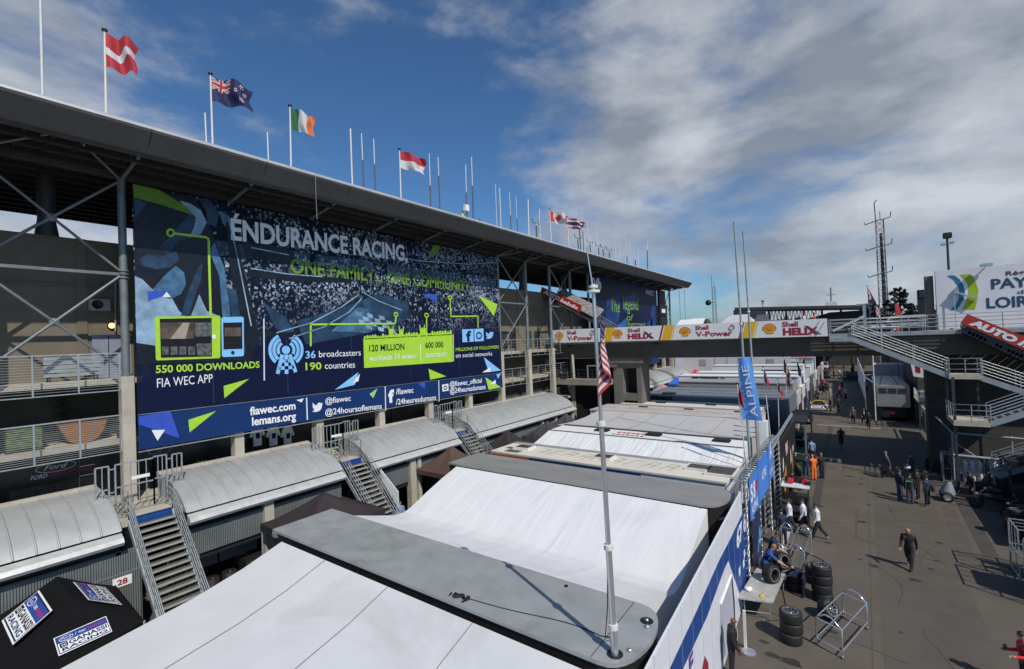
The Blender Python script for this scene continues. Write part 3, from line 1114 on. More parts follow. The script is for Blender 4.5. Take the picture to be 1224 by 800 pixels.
mb.build('tablet_picture', [LIME, SKYB, PRINTK, PRINTW, mat('print_brown', (.10, .07, .05), .5, var=.6, scale=2), mat('print_beige', (.35, .3, .25), .5), mat('print_grey', (.09, .10, .10), .5, var=.8, scale=6)], ban)
# green circuit lines
mb = MB()


line(mb, [(209, 279.5), (247, 284), (249, 287), (251.5, 378)], 0)
for (x, y) in ((203.5, 278.5), (473, 376), (509.5, 377), (537.5, 356)):
    rr = 4 if x < 300 else 2.2
    line(mb, [(x + rr * math.cos(a * .5236), y + rr * math.sin(a * .5236)) for a in range(13)], 0, .045)
line(mb, [(371, 414), (371, 388), (472, 387), (473, 378.5)], 0)
line(mb, [(509.5, 379.5), (509.5, 404)], 0)
line(mb, [(537.8, 358.5), (538.5, 378.5), (571, 378), (571, 392)], 0)
line(mb, [(315, 381), (315.5, 455)], 1, .03)
line(mb, [(541.5, 400), (541.8, 432)], 1, .03)
mb.build_each('circuit_line', [LIME, PRINTG], ban)
# radio mast pictogram
mb = MB()
ic = (341.5, 418.5)
for rr in (9.3, 14.2, 18.8):
    for s_ in (1, -1):
        pts = [(ic[0] + s_ * rr * 1.02 * math.cos(R(a)), ic[1] - rr * math.sin(R(a))) for a in range(-50 if rr > 10 else -30, 66, 8)]
        line(mb, pts, 0, .085)
bp_(mb, [(ic[0] + 5 * math.cos(a * .5236), ic[1] + 5 * math.sin(a * .5236)) for a in range(12)], 0, off=.03)
line(mb, [(337, 424), (331.5, 447)], 0, .1)
line(mb, [(346, 424), (353, 445)], 0, .1)
line(mb, [(341.7, 424), (342.2, 447)], 0, .1)
line(mb, [(335, 432), (348.5, 431)], 0, .09)
line(mb, [(332.5, 440.5), (351, 439)], 0, .09)
mb.build('mast_pictogram', SKYB, ban)
# green crowd box
mb = MB()
bp_(mb, [(434, 405), (540.5, 399.5), (541, 432.5), (435, 440)], 0, off=.025)
rr_ = random.Random(3)
for i in range(34):
    x = 436 + i * 3.1
    y = 405 - (x - 434) * .0517
    h = rr_.uniform(1.5, 4.5) + (5 if i in (10, 14, 22, 23) else 0)
    bp_(mb, [(x - 1.7, y + 1), (x + 1.7, y + 1), (x + 1.2, y - h), (x, y - h - 1.2), (x - 1.2, y - h)], 0, off=.025)
    if i in (10, 14, 22):
        bp_(mb, [(x - 3.4, y - h - 4), (x - 2.4, y - h - 4.2), (x - .6, y - 2), (x - 2, y - 1)], 0, off=.027)
        bp_(mb, [(x + 2.4, y - h - 4.2), (x + 3.4, y - h - 4), (x + 2, y - 1), (x + .6, y - 2)], 0, off=.027)
bt(mb, '120 MILLION', (441, 420.2), (483, 417.8), 412.5, 1, off=.045, bold=.012)
bt(mb, 'worldwide TV viewers', (441, 432), (497, 428.4), 424.5, 2, off=.045)
bt(mb, '600 000', (508, 416.2), (529.5, 415), 409.5, 1, off=.045, bold=.012)
bt(mb, 'spectators', (508, 427.5), (534, 425.8), 420.5, 2, off=.045)
line(mb, [(502.3, 411), (502.6, 431)], 2, .02)
mb.build('audience_panel', [LIME, PRINTK, PRINTW], ban)
# social icons
mb = MB()


def bird(mb, cx_, cy_, s, m, X=BX, off=.04):
    pts = [(-5, 4), (-1, 4.6), (3, 3), (4.6, 0), (4.7, -2.2), (5.6, -3.6), (4.4, -3.4), (5, -4.6), (3.6, -4), (1.8, -4.6), (.2, -3.4), (.2, -1.8), (-2.4, -2.6), (-4.4, -4.4), (-4.2, -2), (-3.4, -.8), (-4.6, -1), (-3.6, 1), (-2.4, 1.6), (-3.4, 2), (-2.4, 3)]
    bp_(mb, [(cx_ + a * s, cy_ + c * s) for a, c in pts], m, X, off)


bp_(mb, [(552, 394), (565.5, 393.4), (566, 408.5), (552.5, 409.3)], 0, off=.03)
bt(mb, 'f', (557, 407.8), (563, 407.4), 396, 1, off=.045, bold=.04)
bp_(mb, [(566.5, 393.3), (577.5, 392.8), (578, 407.8), (567, 408.4)], 0, off=.03)
line(mb, [(572.2 + 3 * math.cos(a * .5236), 401.3 + 3.6 * math.sin(a * .5236)) for a in range(13)], 1, .06)
bird(mb, 584.5, 401, .95, 0)
mb.build('social_icon', [SKYB, NAVY], ban)
# vertical cloth seams
mb = MB()
for x_ in (251, 340, 417, 487, 545):
    a = at_x(x_, 330, BX)
    mb.cut()
    mb.box((BX + .004, a.y - .02, bBL.z + .1), (BX + .006, a.y + .02, bTL.z - .3))
mb.build_each('seam', mat('seam_print', (.02, .03, .08), .4), ban)

strip = thing('address_banner', 'long narrow blue banner strip of web addresses under the giant banner', 'banner', tuple(sBL))
mb = MB()
mb.slab([sBL, sBR, sTR, sTL], (-.03, 0, 0))
mb.build('printed_sheet', NAVY2, strip)
mb = MB()
bp_(mb, [(165.5, 498), (203.5, 491), (214.5, 524), (165.8, 507.5)], 1)
bp_(mb, [(181, 514.2), (197, 513.8), (188, 527)], 4, off=.03)
bp_(mb, [(225, 502), (258.5, 491.2), (226.5, 517)], 2)
bp_(mb, [(354, 478.3), (363, 476.4), (360.2, 481.2)], 4)
bp_(mb, [(441.5, 471), (451, 464.5), (446, 476)], 2)
bp_(mb, [(443, 474), (447, 466), (447, 471)], 3, off=.03)
bp_(mb, [(499, 458.5), (508, 457), (508, 465)], 1)
bp_(mb, [(580, 451), (598.5, 463), (584, 466)], 2)
bp_(mb, [(585, 459.5), (592, 454), (592.5, 459)], 4, off=.03)
bp_(mb, [(593, 447.5), (598.5, 446.5), (595, 453)], 3, off=.03)
mb.build_each('facet', [NAVY, ROYAL, LIME, SKYB, PRINTW], strip)
mb = MB()
bt(mb, 'fiawec.com', (298.5, 496.4), (353, 489), 486.8, 0, bold=.028)
bt(mb, 'lemans.org', (301, 508.8), (353.5, 501.6), 499, 0, bold=.028)
line(mb, [(366, 475.5), (367, 502)], 0, .03)
bird(mb, 378.5, 487, 1.25, 0)
bt(mb, '@fiawec', (388.5, 482.8), (419, 479), 476, 0, bold=.012)
bt(mb, '@24hoursoflemans', (388.5, 496.5), (456, 488.5), 489.2, 0, bold=.012)
line(mb, [(460, 462), (460.6, 491)], 0, .03)
bt(mb, 'f', (464, 481), (471, 480), 467, 0, bold=.05)
bt(mb, '/fiawec', (473, 471.8), (494, 469.3), 465, 0, bold=.012)
bt(mb, '/24heuresdumans', (473, 484), (521, 478), 477.2, 0, bold=.012)
line(mb, [(524, 455), (524.6, 480)], 0, .03)
bp_(mb, [(528, 460), (535.5, 458.8), (536, 467), (528.6, 468.2)], 0, off=.03)
line(mb, [(532 + 1.9 * math.cos(a * .5236), 463.6 + 2.1 * math.sin(a * .5236)) for a in range(13)], 1, .04)
bt(mb, '@fiawec_official', (537.5, 462.3), (575.5, 457.5), 456.3, 0, bold=.012)
bt(mb, '@24heuresdumans', (537.5, 470.5), (580, 465), 464.2, 0, bold=.012)
mb.build_each('lettering', [PRINTW, NAVY2], strip)
mb = MB()
mb.beam(sBL + V((-.06, 0, -.1)), sBR + V((-.06, 0, -.1)), .04)
mb.beam(sTL + V((.02, 0, .02)), sTR + V((.02, 0, .02)), .02)
for i in range(40):
    a = sBL.lerp(sBR, (i + .5) / 40)
    mb.beam(a + V((-.03, 0, .03)), a + V((-.05, 0, -.1)), .015)
mb.build('lacing_tube', STEEL, strip)

# second banner further along
b2 = thing('legend_banner', 'second blue banner with lime handwriting at the far end of the pit building', 'banner', (BX, 62, 6.6))
mb = MB()
mb.slab([(BX, 51.6, 7.9), (BX, 73.6, 7.9), (BX, 73.6, 18.2), (BX, 51.6, 18.2)], (-.03, 0, 0), 0)
mb.slab([(BX + .02, 51.6, 6.4), (BX + .02, 73.6, 6.4), (BX + .02, 73.6, 7.8), (BX + .02, 51.6, 7.8)], (-.03, 0, 0), 1)
mb.build('printed_sheet', [mat('deep_blue_print', (.006, .014, .05), .5, var=.7, scale=.25, spec=.15), NAVY2], b2)
mb = MB()
for (a, z0, bq, z1, mm) in ((54, 12, 59, 16.5, 0), (57, 9, 61, 13.2, 1), (60, 14, 65, 17, 0), (62.5, 9, 66.5, 12, 1), (67, 8.8, 71, 13.3, 0), (70, 11, 72.8, 15.8, 0), (55, 8.4, 58.5, 11, 1)):
    mb.poly([(BX + .01, a, z0), (BX + .01, a + (bq - a) * .9, z0 + .6), (BX + .01, bq, z1), (BX + .01, a + .8, z1 - 1)], mm)
mb.build('photo_print', [mat('print_blue_a', (.014, .045, .16), .5, var=.6, scale=.6, spec=.15), mat('print_blue_b', (.03, .10, .33), .5, var=.6, scale=.8, spec=.15)], b2)
mb = MB()
bt(mb, '24h', (707.5, 344), (718.5, 345.5), 332, 0, bold=.05)
bt(mb, 'LE MANS', (708.5, 347), (717, 348.4), 344.7, 0)
bt(mb, 'WEC', (772, 352), (782, 354), 346.2, 0, shear=.3)
bt(mb, 'The', (730, 372), (741, 374), 357, 1, shear=.2)
bt(mb, 'legend', (745, 370), (763, 371), 353, 1, shear=.1)
bt(mb, 'of', (749, 383), (757, 384), 375, 1, shear=.3)
bt(mb, 'heroes', (750, 392), (771, 392), 383, 1, shear=.1)
bt(mb, 'ENDURANCE', (757, 430.5), (778, 427), 424.5, 0, X=BX + .04)
mb.build_each('lettering', [PRINTW, mat('handwriting_lime', (.20, .36, .04), .5, spec=.15)], b2)

# loudspeaker racks beside the second banner
for z0, z1, lb in ((14.0, 17.9, 'tall black panel hung beside the far banner'), (11.3, 13.6, 'short dark panel hung under the tall one beside the far banner')):
    t = thing('black_panel', lb, 'panel', (CX + .3, 75.6, z0))
    mb = MB()
    mb.box((CX + .25, 74.3, z0), (CX + .6, 77.2, z1), 0)
    mb.build('casing', BLACK, t)
    mb = MB()
    mb.box((CX + .6, 75.2, z0 + .3), (CX + .62, 76.9, z0 + .9), 0)
    mb.build('plate', WHITE, t)
# ------------------------------------------------------------------ arched pit canopies, stairs and gates
canm = mat('canopy_sheet', (0.43, 0.44, 0.44), 0.5, 0.35, var=.08, scale=1.2, dirt=.25)
corr = ribbed('corrugated_wall', (0.20, 0.225, 0.225), 0.55, 0.15, 'Y', 4.5, 0.9, var=.12)


def canopy(y0, y1, label, detail=True):
    t = thing('pit_canopy', label, 'canopy', (-23.5, (y0 + y1) / 2, 0), group='arched canopies along the pit building')
    prof = []
    for k in range(11):
        a = R(90 - 68 * k / 10)
        prof.append((-25.0 + 3.25 * math.cos(a), 2.05 + 3.25 * math.sin(a) * 1.0))
    # bring the far end down to the gutter
    z_end = prof[-1][1]
    prof = [(x, 4.18 + (z - z_end) * (5.32 - 4.18) / (prof[0][1] - z_end)) for x, z in prof]
    mb = MB()
    n = len(prof)
    for yy in (y0, y1):
        pass
    vs = [(x, y0, z) for x, z in prof] + [(x, y1, z) for x, z in prof]
    mb.add(vs, [(i, n + i, n + i + 1, i + 1) for i in range(n - 1)], 0, True)
    # standing seams
    k = int((y1 - y0) / .52)
    for j in range(k + 1):
        y = y0 + (y1 - y0) * j / k
        mb.tube([(x, y, z + .012) for x, z in prof], .03, 0, 4, False)
    # end plates
    for yy, s in ((y0, 1), (y1, -1)):
        mb.poly([(x, yy, z) for x, z in prof] + [(-25.0, yy, 4.1)], 0)
    mb.build('roof', canm, t)
    mb = MB()
    mb.box((-25.3, y0, 5.2), (-25.02, y1, 5.42))
    mb.build('kerb', CONCP, t)
    mb = MB()
    vs2 = [(-21.98, 4.12), (-21.72, 4.0), (-21.62, 3.86), (-21.70, 3.74), (-21.98, 3.74)]
    mb.slab([(x, y0, z) for x, z in vs2], (0, y1 - y0, 0), 0)
    mb.build('gutter', mat('gutter_sheet', (.58, .58, .57), .4, .3, var=.1), t)
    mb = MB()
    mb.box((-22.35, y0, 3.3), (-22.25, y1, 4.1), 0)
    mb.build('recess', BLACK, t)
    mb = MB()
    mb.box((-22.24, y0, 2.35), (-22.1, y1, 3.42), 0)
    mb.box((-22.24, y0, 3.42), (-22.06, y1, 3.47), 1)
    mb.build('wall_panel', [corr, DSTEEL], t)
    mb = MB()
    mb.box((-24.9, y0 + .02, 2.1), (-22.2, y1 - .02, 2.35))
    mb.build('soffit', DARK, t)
    for yy in (y0 + .15, y1 - .45):
        mb = MB()
        mb.box((-24.9, yy, 0), (-22.12, yy + .3, 2.34))
        mb.build('side_wall', corr, t)
    return t


CANS = [(-3.4, 5.4, 'nearest grey arched canopy, left of the first staircase'),
        (7.5, 14.6, 'grey arched canopy between the first and second staircases'),
        (16.4, 23.6, 'grey arched canopy between the second and third staircases'),
        (25.4, 39.9, 'longest grey arched canopy, ending by the footbridge'),
        (48.5, 52.5, 'short arched canopy just past the footbridge pillar'),
        (54.6, 61.6, 'arched canopy beyond the footbridge beside the pink tent'),
        (63.6, 70.4, 'arched canopy beyond the footbridge above the blue tent'),
        (72.4, 79.6, 'farthest arched canopy at the end of the pit building')]
cans = [canopy(*c) for c in CANS]
# solid lower wall of the first box with its number plate
mb = MB()
mb.box((-22.24, -3.4, 0), (-22.1, 5.25, 2.34))
mb.box((-22.24, 5.25, 0), (-22.1, 6.0, 3.4))
mb.build('lower_wall', corr, cans[0])
mb = MB()
mb.box((-22.1, 4.55, .3), (-22.04, 5.95, 3.3), 0)
mb.box((-22.04, 4.6, 2.6), (-22.02, 5.9, 2.64), 1)
mb.build('door', [corr, ALU], cans[0])
pl = thing('number_plate', 'small white number plate reading 28 on the corrugated wall', 'sign', tuple(at_x(146, 695, -22.03)))
q = world_loc(pl)
mb = MB()
mb.box((-22.03, q.y - .28, q.z - .17), (-22.0, q.y + .28, q.z + .17))
mb.build('plate', WHITE, pl)
mb = MB()
mb.text('28', (-21.99, q.y, q.z - .09), U, Vv, w=.3, h=.19, m=0, align='C', bold=.03)
mb.build('lettering', DRED, pl)
# pillars in front of the boxes
for (x, yb, lb) in ((322, 650, 'beige pillar'), (494, 590, 'pale concrete pillar'), (501.5, 585, 'pale concrete pillar, slimmer'), (648, 500, 'p'), (664, 497, 'p'), (684, 490, 'p')):
    p = at_x(x, yb, -22.0)
    own = min(cans, key=lambda c: abs(world_loc(c).y - p.y))
    mb = MB()
    w = .42 if x in (322, 494) else .26
    mb.box((-22.3, p.y - w / 2, 0), (-21.9, p.y + w / 2, 3.72))
    mb.build('pillar', CONCP, own)


def rail_run(mb, pts, heights, n_mid, r=.022, posts=True, m=0):
    """handrail made of parallel tubes along a path with uprights"""
    for hh in heights:
        mb.tube([V(p) + V((0, 0, hh)) for p in pts], r, m, 6)
    if posts:
        for a, b in zip(pts, pts[1:]):
            a, b = V(a), V(b)
            k = max(1, round((b - a).length / n_mid))
            for i in range(k + 1):
                q = a.lerp(b, i / k)
                mb.tube([q, q + V((0, 0, max(heights)))], r, m, 6)


def stair(ya, yb, label, x0=-22.5, z0=4.4, x1=-18.15, blue=True):
    t = thing('steel_staircase', label, 'staircase', (x1, (ya + yb) / 2, 0), group='steel stairs down from the pit terrace')
    n = 22
    mb = MB()
    for i in range(1, n):
        x = x0 + (x1 - x0) * i / n
        z = z0 - z0 * i / n
        mb.box((x - .02, ya + .07, z - .05), (x + .27, yb - .07, z), 0)
        mb.box((x + .2, ya + .07, z - .05), (x + .274, yb - .07, z + .006), 1)
    mb.build('flight', [mat('tread_steel', (.13, .13, .12), .6, .2), mat('tread_edge', (.36, .35, .32), .6, .1)], t)
    for y in (ya, yb - .06):
        mb = MB()
        mb.beam((x0 - .1, y + .03, z0 - .08), (x1, y + .03, -.02), .05, .2)
        mb.build('stringer', PSTEEL, t)
    for y in (ya + .03, yb - .03):
        mb = MB()
        rail_run(mb, [(x0 - .8, y, z0), (x0, y, z0), (x1, y, .0)], (.28, .54, .8, 1.05), 1.3, .02)
        mb.build('handrail', STEEL, t)
    mb = MB()
    mb.box((-25.3, ya - .35, 4.15), (x0, yb + .35, 4.4))
    mb.build('landing', CONCP, t)
    if blue:
        mb = MB()
        mb.box((x0 + .003, ya + .05, 4.17), (x0 + .02, yb - .05, 4.42))
        mb.box((x0 - .12, ya + .05, 4.4), (x0 + .02, yb - .05, 4.425))
        mb.build('nosing', BLUE, t)
    return t


st1 = stair(5.72, 7.2, 'nearest steel staircase with grey handrails between two canopies')
st2 = stair(14.8, 16.2, 'second steel staircase with a white board tied to its rail')
st3 = stair(23.8, 25.2, 'third steel staircase behind the brown tents')
for ya, yb, lb in ((52.7, 54.1, 'fourth steel staircase, nearest beyond the footbridge'), (61.8, 63.2, 'fifth steel staircase, above the pink tent'), (70.6, 72.0, 'farthest steel staircase by the white hoarding')):
    stair(ya, yb, lb, blue=False)
wb = thing('white_board', 'white notice board tied to the second staircase rail', 'board', (-20.2, 16.3, 2.3))
mb = MB()
p0, p1 = at_y(463, 594, 16.3), at_y(477, 565, 16.3)
mb.slab([(-21.0, 16.28, 3.35), (-19.6, 16.28, 1.95), (-19.6, 16.28, 2.95), (-21.0, 16.28, 3.95)], (0, .03, 0), 0)
mb.build('panel', WHITE, wb)


def gate(yc, label):
    t = thing('barred_gate', label, 'gate', (-23.6, yc, 4.4), group='barred gates at the stair heads')
    X = -23.6

    def panel(y0, y1, x0, x1, z0, z1, nb, nm):
        mb = MB()
        a, b = V((x0, y0, 0)), V((x1, y1, 0))
        for z in (z0, z1 - .9, z1):
            mb.beam(a + V((0, 0, z)), b + V((0, 0, z)), .05)
        for i in range(nb + 1):
            q = a.lerp(b, i / nb)
            mb.beam(q + V((0, 0, z0)), q + V((0, 0, z1)), .05 if i in (0, nb) else .028)
        mb.build(nm, STEEL, t)
    panel(yc - 1.45, yc - 1.05, X, X, 5.0, 6.35, 2, 'side_panel')
    panel(yc - .85, yc + .4, X, X, 4.45, 6.35, 5, 'gate_leaf')
    panel(yc + .4, yc + .85, X, X, 4.45, 6.4, 3, 'gate_leaf')
    panel(yc + 1.05, yc + 1.4, X, X, 5.0, 6.35, 2, 'side_panel')
    mb = MB()
    for y in (yc - 1.05, yc + .85):
        for z in (5.3, 6.2):
            mb.beam((X, y, z), (X, y + .2, z), .04)
    mb.build('hinge_bar', STEEL, t)
    mb = MB()
    mb.box((X + .03, yc - .35, 5.65), (X + .05, yc + .25, 5.78))
    mb.build('notice', WHITE, t)
    mb = MB()
    for j in range(4):
        mb.beam((X, yc - 1.2, 4.6 + j * .22), (-22.6, yc - .8, 4.6 + j * .22), .03)
    mb.build('side_rail', STEEL, t)
    return t


gate(6.5, 'barred grey gate heading the nearest staircase')
gate(15.4, 'barred grey gate heading the second staircase')
gate(24.4, 'barred grey gate heading the third staircase')

# things inside the open boxes
cab = thing('tool_cabinet', 'black tool chest and drums in the open box right of the first staircase', 'cabinet', (-22.9, 9.6, 0))
mb = MB()
mb.bbox((-23.2, 9.9, 0), (-22.5, 10.9, 1.2), .03)
mb.build('body', BLACK, cab)
for i in range(3):
    mb = MB()
    mb.box((-22.5, 9.95, .25 + i * .3), (-22.47, 10.85, .5 + i * .3), 0)
    mb.box((-22.47, 10.2, .42 + i * .3), (-22.44, 10.6, .45 + i * .3), 1)
    mb.build('drawer', [DSTEEL, CHROME], cab)
for i, (y, lb) in enumerate(((8.6, 'black oil drum nearest the staircase inside the open box'), (9.3, 'black oil drum beside the tool chest inside the open box'))):
    t = thing('oil_drum', lb, 'drum', (-22.7, y, 0), group='drums in the open box')
    mb = MB()
    mb.lathe((-22.7, y, 0), (0, 0, 1), [(0, 0), (.3, 0), (.3, .3), (.32, .32), (.3, .34), (.3, .6), (.32, .62), (.3, .64), (.3, .92), (.28, .94), (0, .92)], 0, 18)
    mb.build('shell', RUBBER, t)
    mb = MB()
    mb.cyl((-22.62, y, .93), .04, .04, 0, 8)
    mb.build('bung', CHROME, t)
for i, (y0, y1) in enumerate(((8.2, 9.5), (9.6, 11.3))):
    t = thing('box_poster', ('left' if i == 0 else 'right') + ' white poster with an oval emblem inside the open box', 'poster', (-24.4, (y0 + y1) / 2, 1.2))
    mb = MB()
    mb.box((-24.5, y0, .8), (-24.4, y1, 2.1), 0)
    mb.build('panel', mat('poster_white', (.45, .47, .55), .5), t)
    mb = MB()
    c = (y0 + y1) / 2
    mb.poly([(-24.38, c + .4 * math.cos(a * .3142), 1.55 + .13 * math.sin(a * .3142)) for a in range(20)])
    mb.build('emblem', PRINTK, t)

# ------------------------------------------------------------------ pop-up tents


def popup(name, label, c, sx, sy, z0, zp, col, rot=0, valance=.28, cat='tent', legs=True, peak2=None):
    t = thing(name, label, cat, (c[0], c[1], 0))
    mb = MB()
    ca, sa = math.cos(rot), math.sin(rot)

    def W(x, y, z):
        return (c[0] + ca * x - sa * y, c[1] + sa * x + ca * y, z)
    n = 14

    def fn(u, v):
        x, y = (u - .5) * 2, (v - .5) * 2
        d = max(abs(x), abs(y))
        e = abs(abs(x) - abs(y)) / max(d, .01)
        z = z0 + (zp - z0) * (1 - d) ** 1.35 * (1 - .10 * math.sin(math.pi * d) * e) - .05 * e * d
        return W(x * sx / 2, y * sy / 2, z)
    mb.grid(fn, n * 2, n * 2)
    mb.build('roof', col, t)
    mb = MB()
    cs = [(-1, -1), (1, -1), (1, 1), (-1, 1)]
    for i in range(4):
        a, b = cs[i], cs[(i + 1) % 4]
        A, B = W(a[0] * sx / 2, a[1] * sy / 2, z0), W(b[0] * sx / 2, b[1] * sy / 2, z0)
        mb.slab([A, B, V(B) - V((0, 0, valance)), V(A) - V((0, 0, valance))], (V(B) - V(A)).normalized().cross(V((0, 0, 1))) * -.012)
    mb.build('valance', col, t)
    if legs:
        for a in cs:
            mb = MB()
            q = V(W(a[0] * (sx / 2 - .05), a[1] * (sy / 2 - .05), 0))
            mb.box(q - V((.025, .025, 0)), q + V((.025, .025, z0)))
            mb.build('leg', PSTEEL, t)
    return t


TBLACK = fabric('black_tent_cloth', (.007, .007, .008), (1.2, 1.2, 1.2), .5, 1.8, var=.15, dirt=0, rough=.9)
TBLACK.node_tree.nodes['Principled BSDF'].inputs['Specular IOR Level'].default_value = 0.15
TMAR = fabric('maroon_tent_cloth', (.026, .017, .020), (1, 1, 1), .3, 1.4, var=.15, dirt=0)
TBRN = fabric('brown_tent_cloth', (.085, .047, .036), (1, 1, 1), .3, 1.4, var=.12, dirt=0)
TGRY = fabric('charcoal_tent_cloth', (.045, .044, .055), (1, 1, 1), .3, 1.4, var=.12, dirt=0)
TPNK = fabric('faded_pink_cloth', (.42, .23, .24), (.7, 1.4, 1), .4, 1.2, var=.15, dirt=.2)


# black printed team tent: short ridge, four slopes
gt = thing('team_tent', 'black pop-up tent printed with Ganassi Racing panels by the corrugated wall', 'tent', tuple(at_z(80, 760, 0)))
TA, TB_ = at_z(64.5, 684, 3.25), at_z(87.5, 717, 3.2)
TC = [at_z(123, 681, 2.35), at_z(172, 742, 2.3), at_z(14, 836, 2.3), at_z(-60, 748, 2.3)]
mb = MB()


def slope(q, n=10):
    """sagging cloth patch between four corners (a, b along the eave; c, d along the ridge)"""
    a, b, c, d = q

    def fn(u, v):
        e, r_ = a.lerp(b, u), d.lerp(c, u)
        p = e.lerp(r_, v)
        return p - V((0, 0, .05 * math.sin(math.pi * v) + .05 * math.sin(math.pi * u) * (1 - v) + .012 * math.sin(u * 19) * (1 - v)))
    mb.grid(fn, n, n)


slope((TC[0], TC[1], TB_, TA))
slope((TC[1], TC[2], TB_, TB_))
slope((TC[2], TC[3], TA, TB_))
slope((TC[3], TC[0], TA, TA))
mb.build('roof', TBLACK, gt)
mb = MB()
for a, b in zip(TC, TC[1:] + TC[:1]):
    mb.slab([a, b, b - V((0, 0, .3)), a - V((0, 0, .3))], (.005, .005, 0))
mb.build('valance', TBLACK, gt)
for q in TC:
    mb = MB()
    mb.box((q.x - .03, q.y - .03, 0), (q.x + .03, q.y + .03, q.z))
    mb.build('leg', PSTEEL, gt)
TPAN = {'E': [(70, 785), (134, 755.5), (126.5, 737), (63.5, 764)],
        'S': [(4.5, 745), (18, 774), (64, 732), (50, 708.5)],
        'N': [(145.5, 723.6), (125, 702.5), (87, 696), (105, 718)]}
TPLANE = {'E': (TC[1], TC[2], TB_), 'S': (TC[2], TC[3], TB_), 'N': (TC[0], TC[1], TB_)}


def on_tent(face):
    """printed panel corners on the plane of one roof slope"""
    p0, p1, p2 = TPLANE[face]
    nn = (p1 - p0).cross(p2 - p0).normalized()
    out = []
    for x, y in TPAN[face]:
        d = ray(x, y)
        c = V((0, 0, CAM_H))
        out.append(c + d * ((p0 - c).dot(nn) / d.dot(nn)))
    return out


for face in ('E', 'S', 'N'):
    q4 = on_tent(face)
    O = q4[0]
    u_ = (q4[1] - q4[0])
    v_ = ((q4[3] - q4[0]) + (q4[2] - q4[1])) / 2
    w_, h_ = u_.length, v_.length
    u_, v_ = u_.normalized(), v_.normalized()
    n_ = u_.cross(v_).normalized()
    O = O + n_ * (.10 if face == 'S' else .012)
    mb = MB()
    Q = lambda a, c, o=0: O + u_ * (a * w_) + v_ * (c * h_) + n_ * o
    mb.slab([Q(0, 0), Q(1, 0), Q(1, 1), Q(0, 1)], n_ * .004, 0)
    for a0, c0_, a1, c1_, mm, of in ((.02, .05, .98, .95, 2, .007), (.035, .09, .965, .91, 0, .010), (.035, .58, .965, .91, 1, .013)):
        mb.slab([Q(a0, c0_, of), Q(a1, c0_, of), Q(a1, c1_, of), Q(a0, c1_, of)], n_ * .003, mm)
    ov = [Q(.2 + .13 * math.cos(a * .3142), .745 + .13 * math.sin(a * .3142), .018) for a in range(20)]
    mb.slab(ov, n_ * .002, 0)
    ov = [Q(.2 + .118 * math.cos(a * .3142), .745 + .105 * math.sin(a * .3142), .021) for a in range(20)]
    mb.slab(ov, n_ * .002, 1)
    mb.text('Ford', Q(.11, .69, .026), u_, v_, w=w_ * .18, h=h_ * .12, m=0, shear=.3)
    mb.text('/', Q(.36, .67, .02), u_, v_, w=w_ * .03, h=h_ * .15, m=0)
    mb.text('FORD', Q(.42, .70, .02), u_, v_, w=w_ * .14, h=h_ * .09, m=0, shear=.3, bold=.02)
    mb.text('PERFORMANCE', Q(.575, .70, .02), u_, v_, w=w_ * .36, h=h_ * .09, m=3, shear=.3, bold=.03)
    mb.slab([Q(.06, .32, .014), Q(.2, .32, .014), Q(.2, .55, .014), Q(.06, .55, .014)], n_ * .003, 2)
    mb.text('CG', Q(.085, .37, .02), u_, v_, w=w_ * .09, h=h_ * .12, m=0, bold=.02)
    mb.text('GANASSI', Q(.22, .34, .016), u_, v_, w=w_ * .72, h=h_ * .2, m=2, bold=.03)
    mb.text('RACING', Q(.08, .13, .016), u_, v_, w=w_ * .84, h=h_ * .15, m=4, bold=.03)
    mb.build('team_panel', [PRINTW, mat('oval_blue', (.02, .06, .30), .5), PRINTK, mat('magenta_print', (.5, .02, .12), .5), NAVY2], gt)

popup('pop_up_tent', 'flat black awning in the corner behind the printed team tent', (-20.0, .2, 0), 4.2, 3.6, 1.5, 1.9, TBLACK)
popup('pop_up_tent', 'dark maroon pop-up tent behind the near trailer roof', (-20.0, 12.3, 0), 3.4, 4.2, 2.9, 4.0, TMAR)
popup('pop_up_tent', 'small dark maroon awning at the foot of the first staircase', (-19.3, 6.9, 0), 2.2, 3.0, 1.1, 1.5, TMAR, valance=.1)
popup('pop_up_tent', 'warm brown pop-up tent left of the third staircase', (-20.45, 21.3, 0), 3.1, 3.3, 3.0, 4.25, TBRN)
popup('pop_up_tent', 'dark brown tent beside the printed white trailer roof', (-20.6, 27.3, 0), 2.8, 3.0, 3.0, 4.2, TMAR)
popup('pop_up_tent', 'dark brown low tent corner next to the white awning', (-19.5, 29.0, 0), 2.4, 2.2, 2.9, 3.8, TMAR)
popup('pop_up_tent', 'charcoal grey pop-up tent with two peaks, nearer peak', (-20.5, 32.7, 0), 3.0, 3.2, 2.9, 4.0, TGRY)
popup('pop_up_tent', 'charcoal grey pop-up tent, farther one by the box row', (-20.2, 35.2, 0), 3.2, 3.0, 2.9, 4.3, TGRY)
popup('pop_up_tent', 'faded pink fabric tent left of the grey racing trailer', (-20.2, 54.5, 0), 3.6, 7.0, 3.0, 4.0, TPNK)
popup('pop_up_tent', 'faded pink fabric tent before the silver trailer', (-20.4, 61.2, 0), 3.4, 5.6, 3.0, 4.3, TPNK)
popup('pop_up_tent', 'bright blue tent roof beside the black trailer', (-20.4, 70.0, 0), 3.8, 4.5, 3.6, 5.0, mat('bright_blue_cloth', (.03, .13, .52), .7))
popup('pop_up_tent', 'small red tent roof behind the blue tent', (-20.2, 76.6, 0), 2.2, 2.6, 4.0, 5.2, mat('red_cloth', (.6, .04, .07), .7))
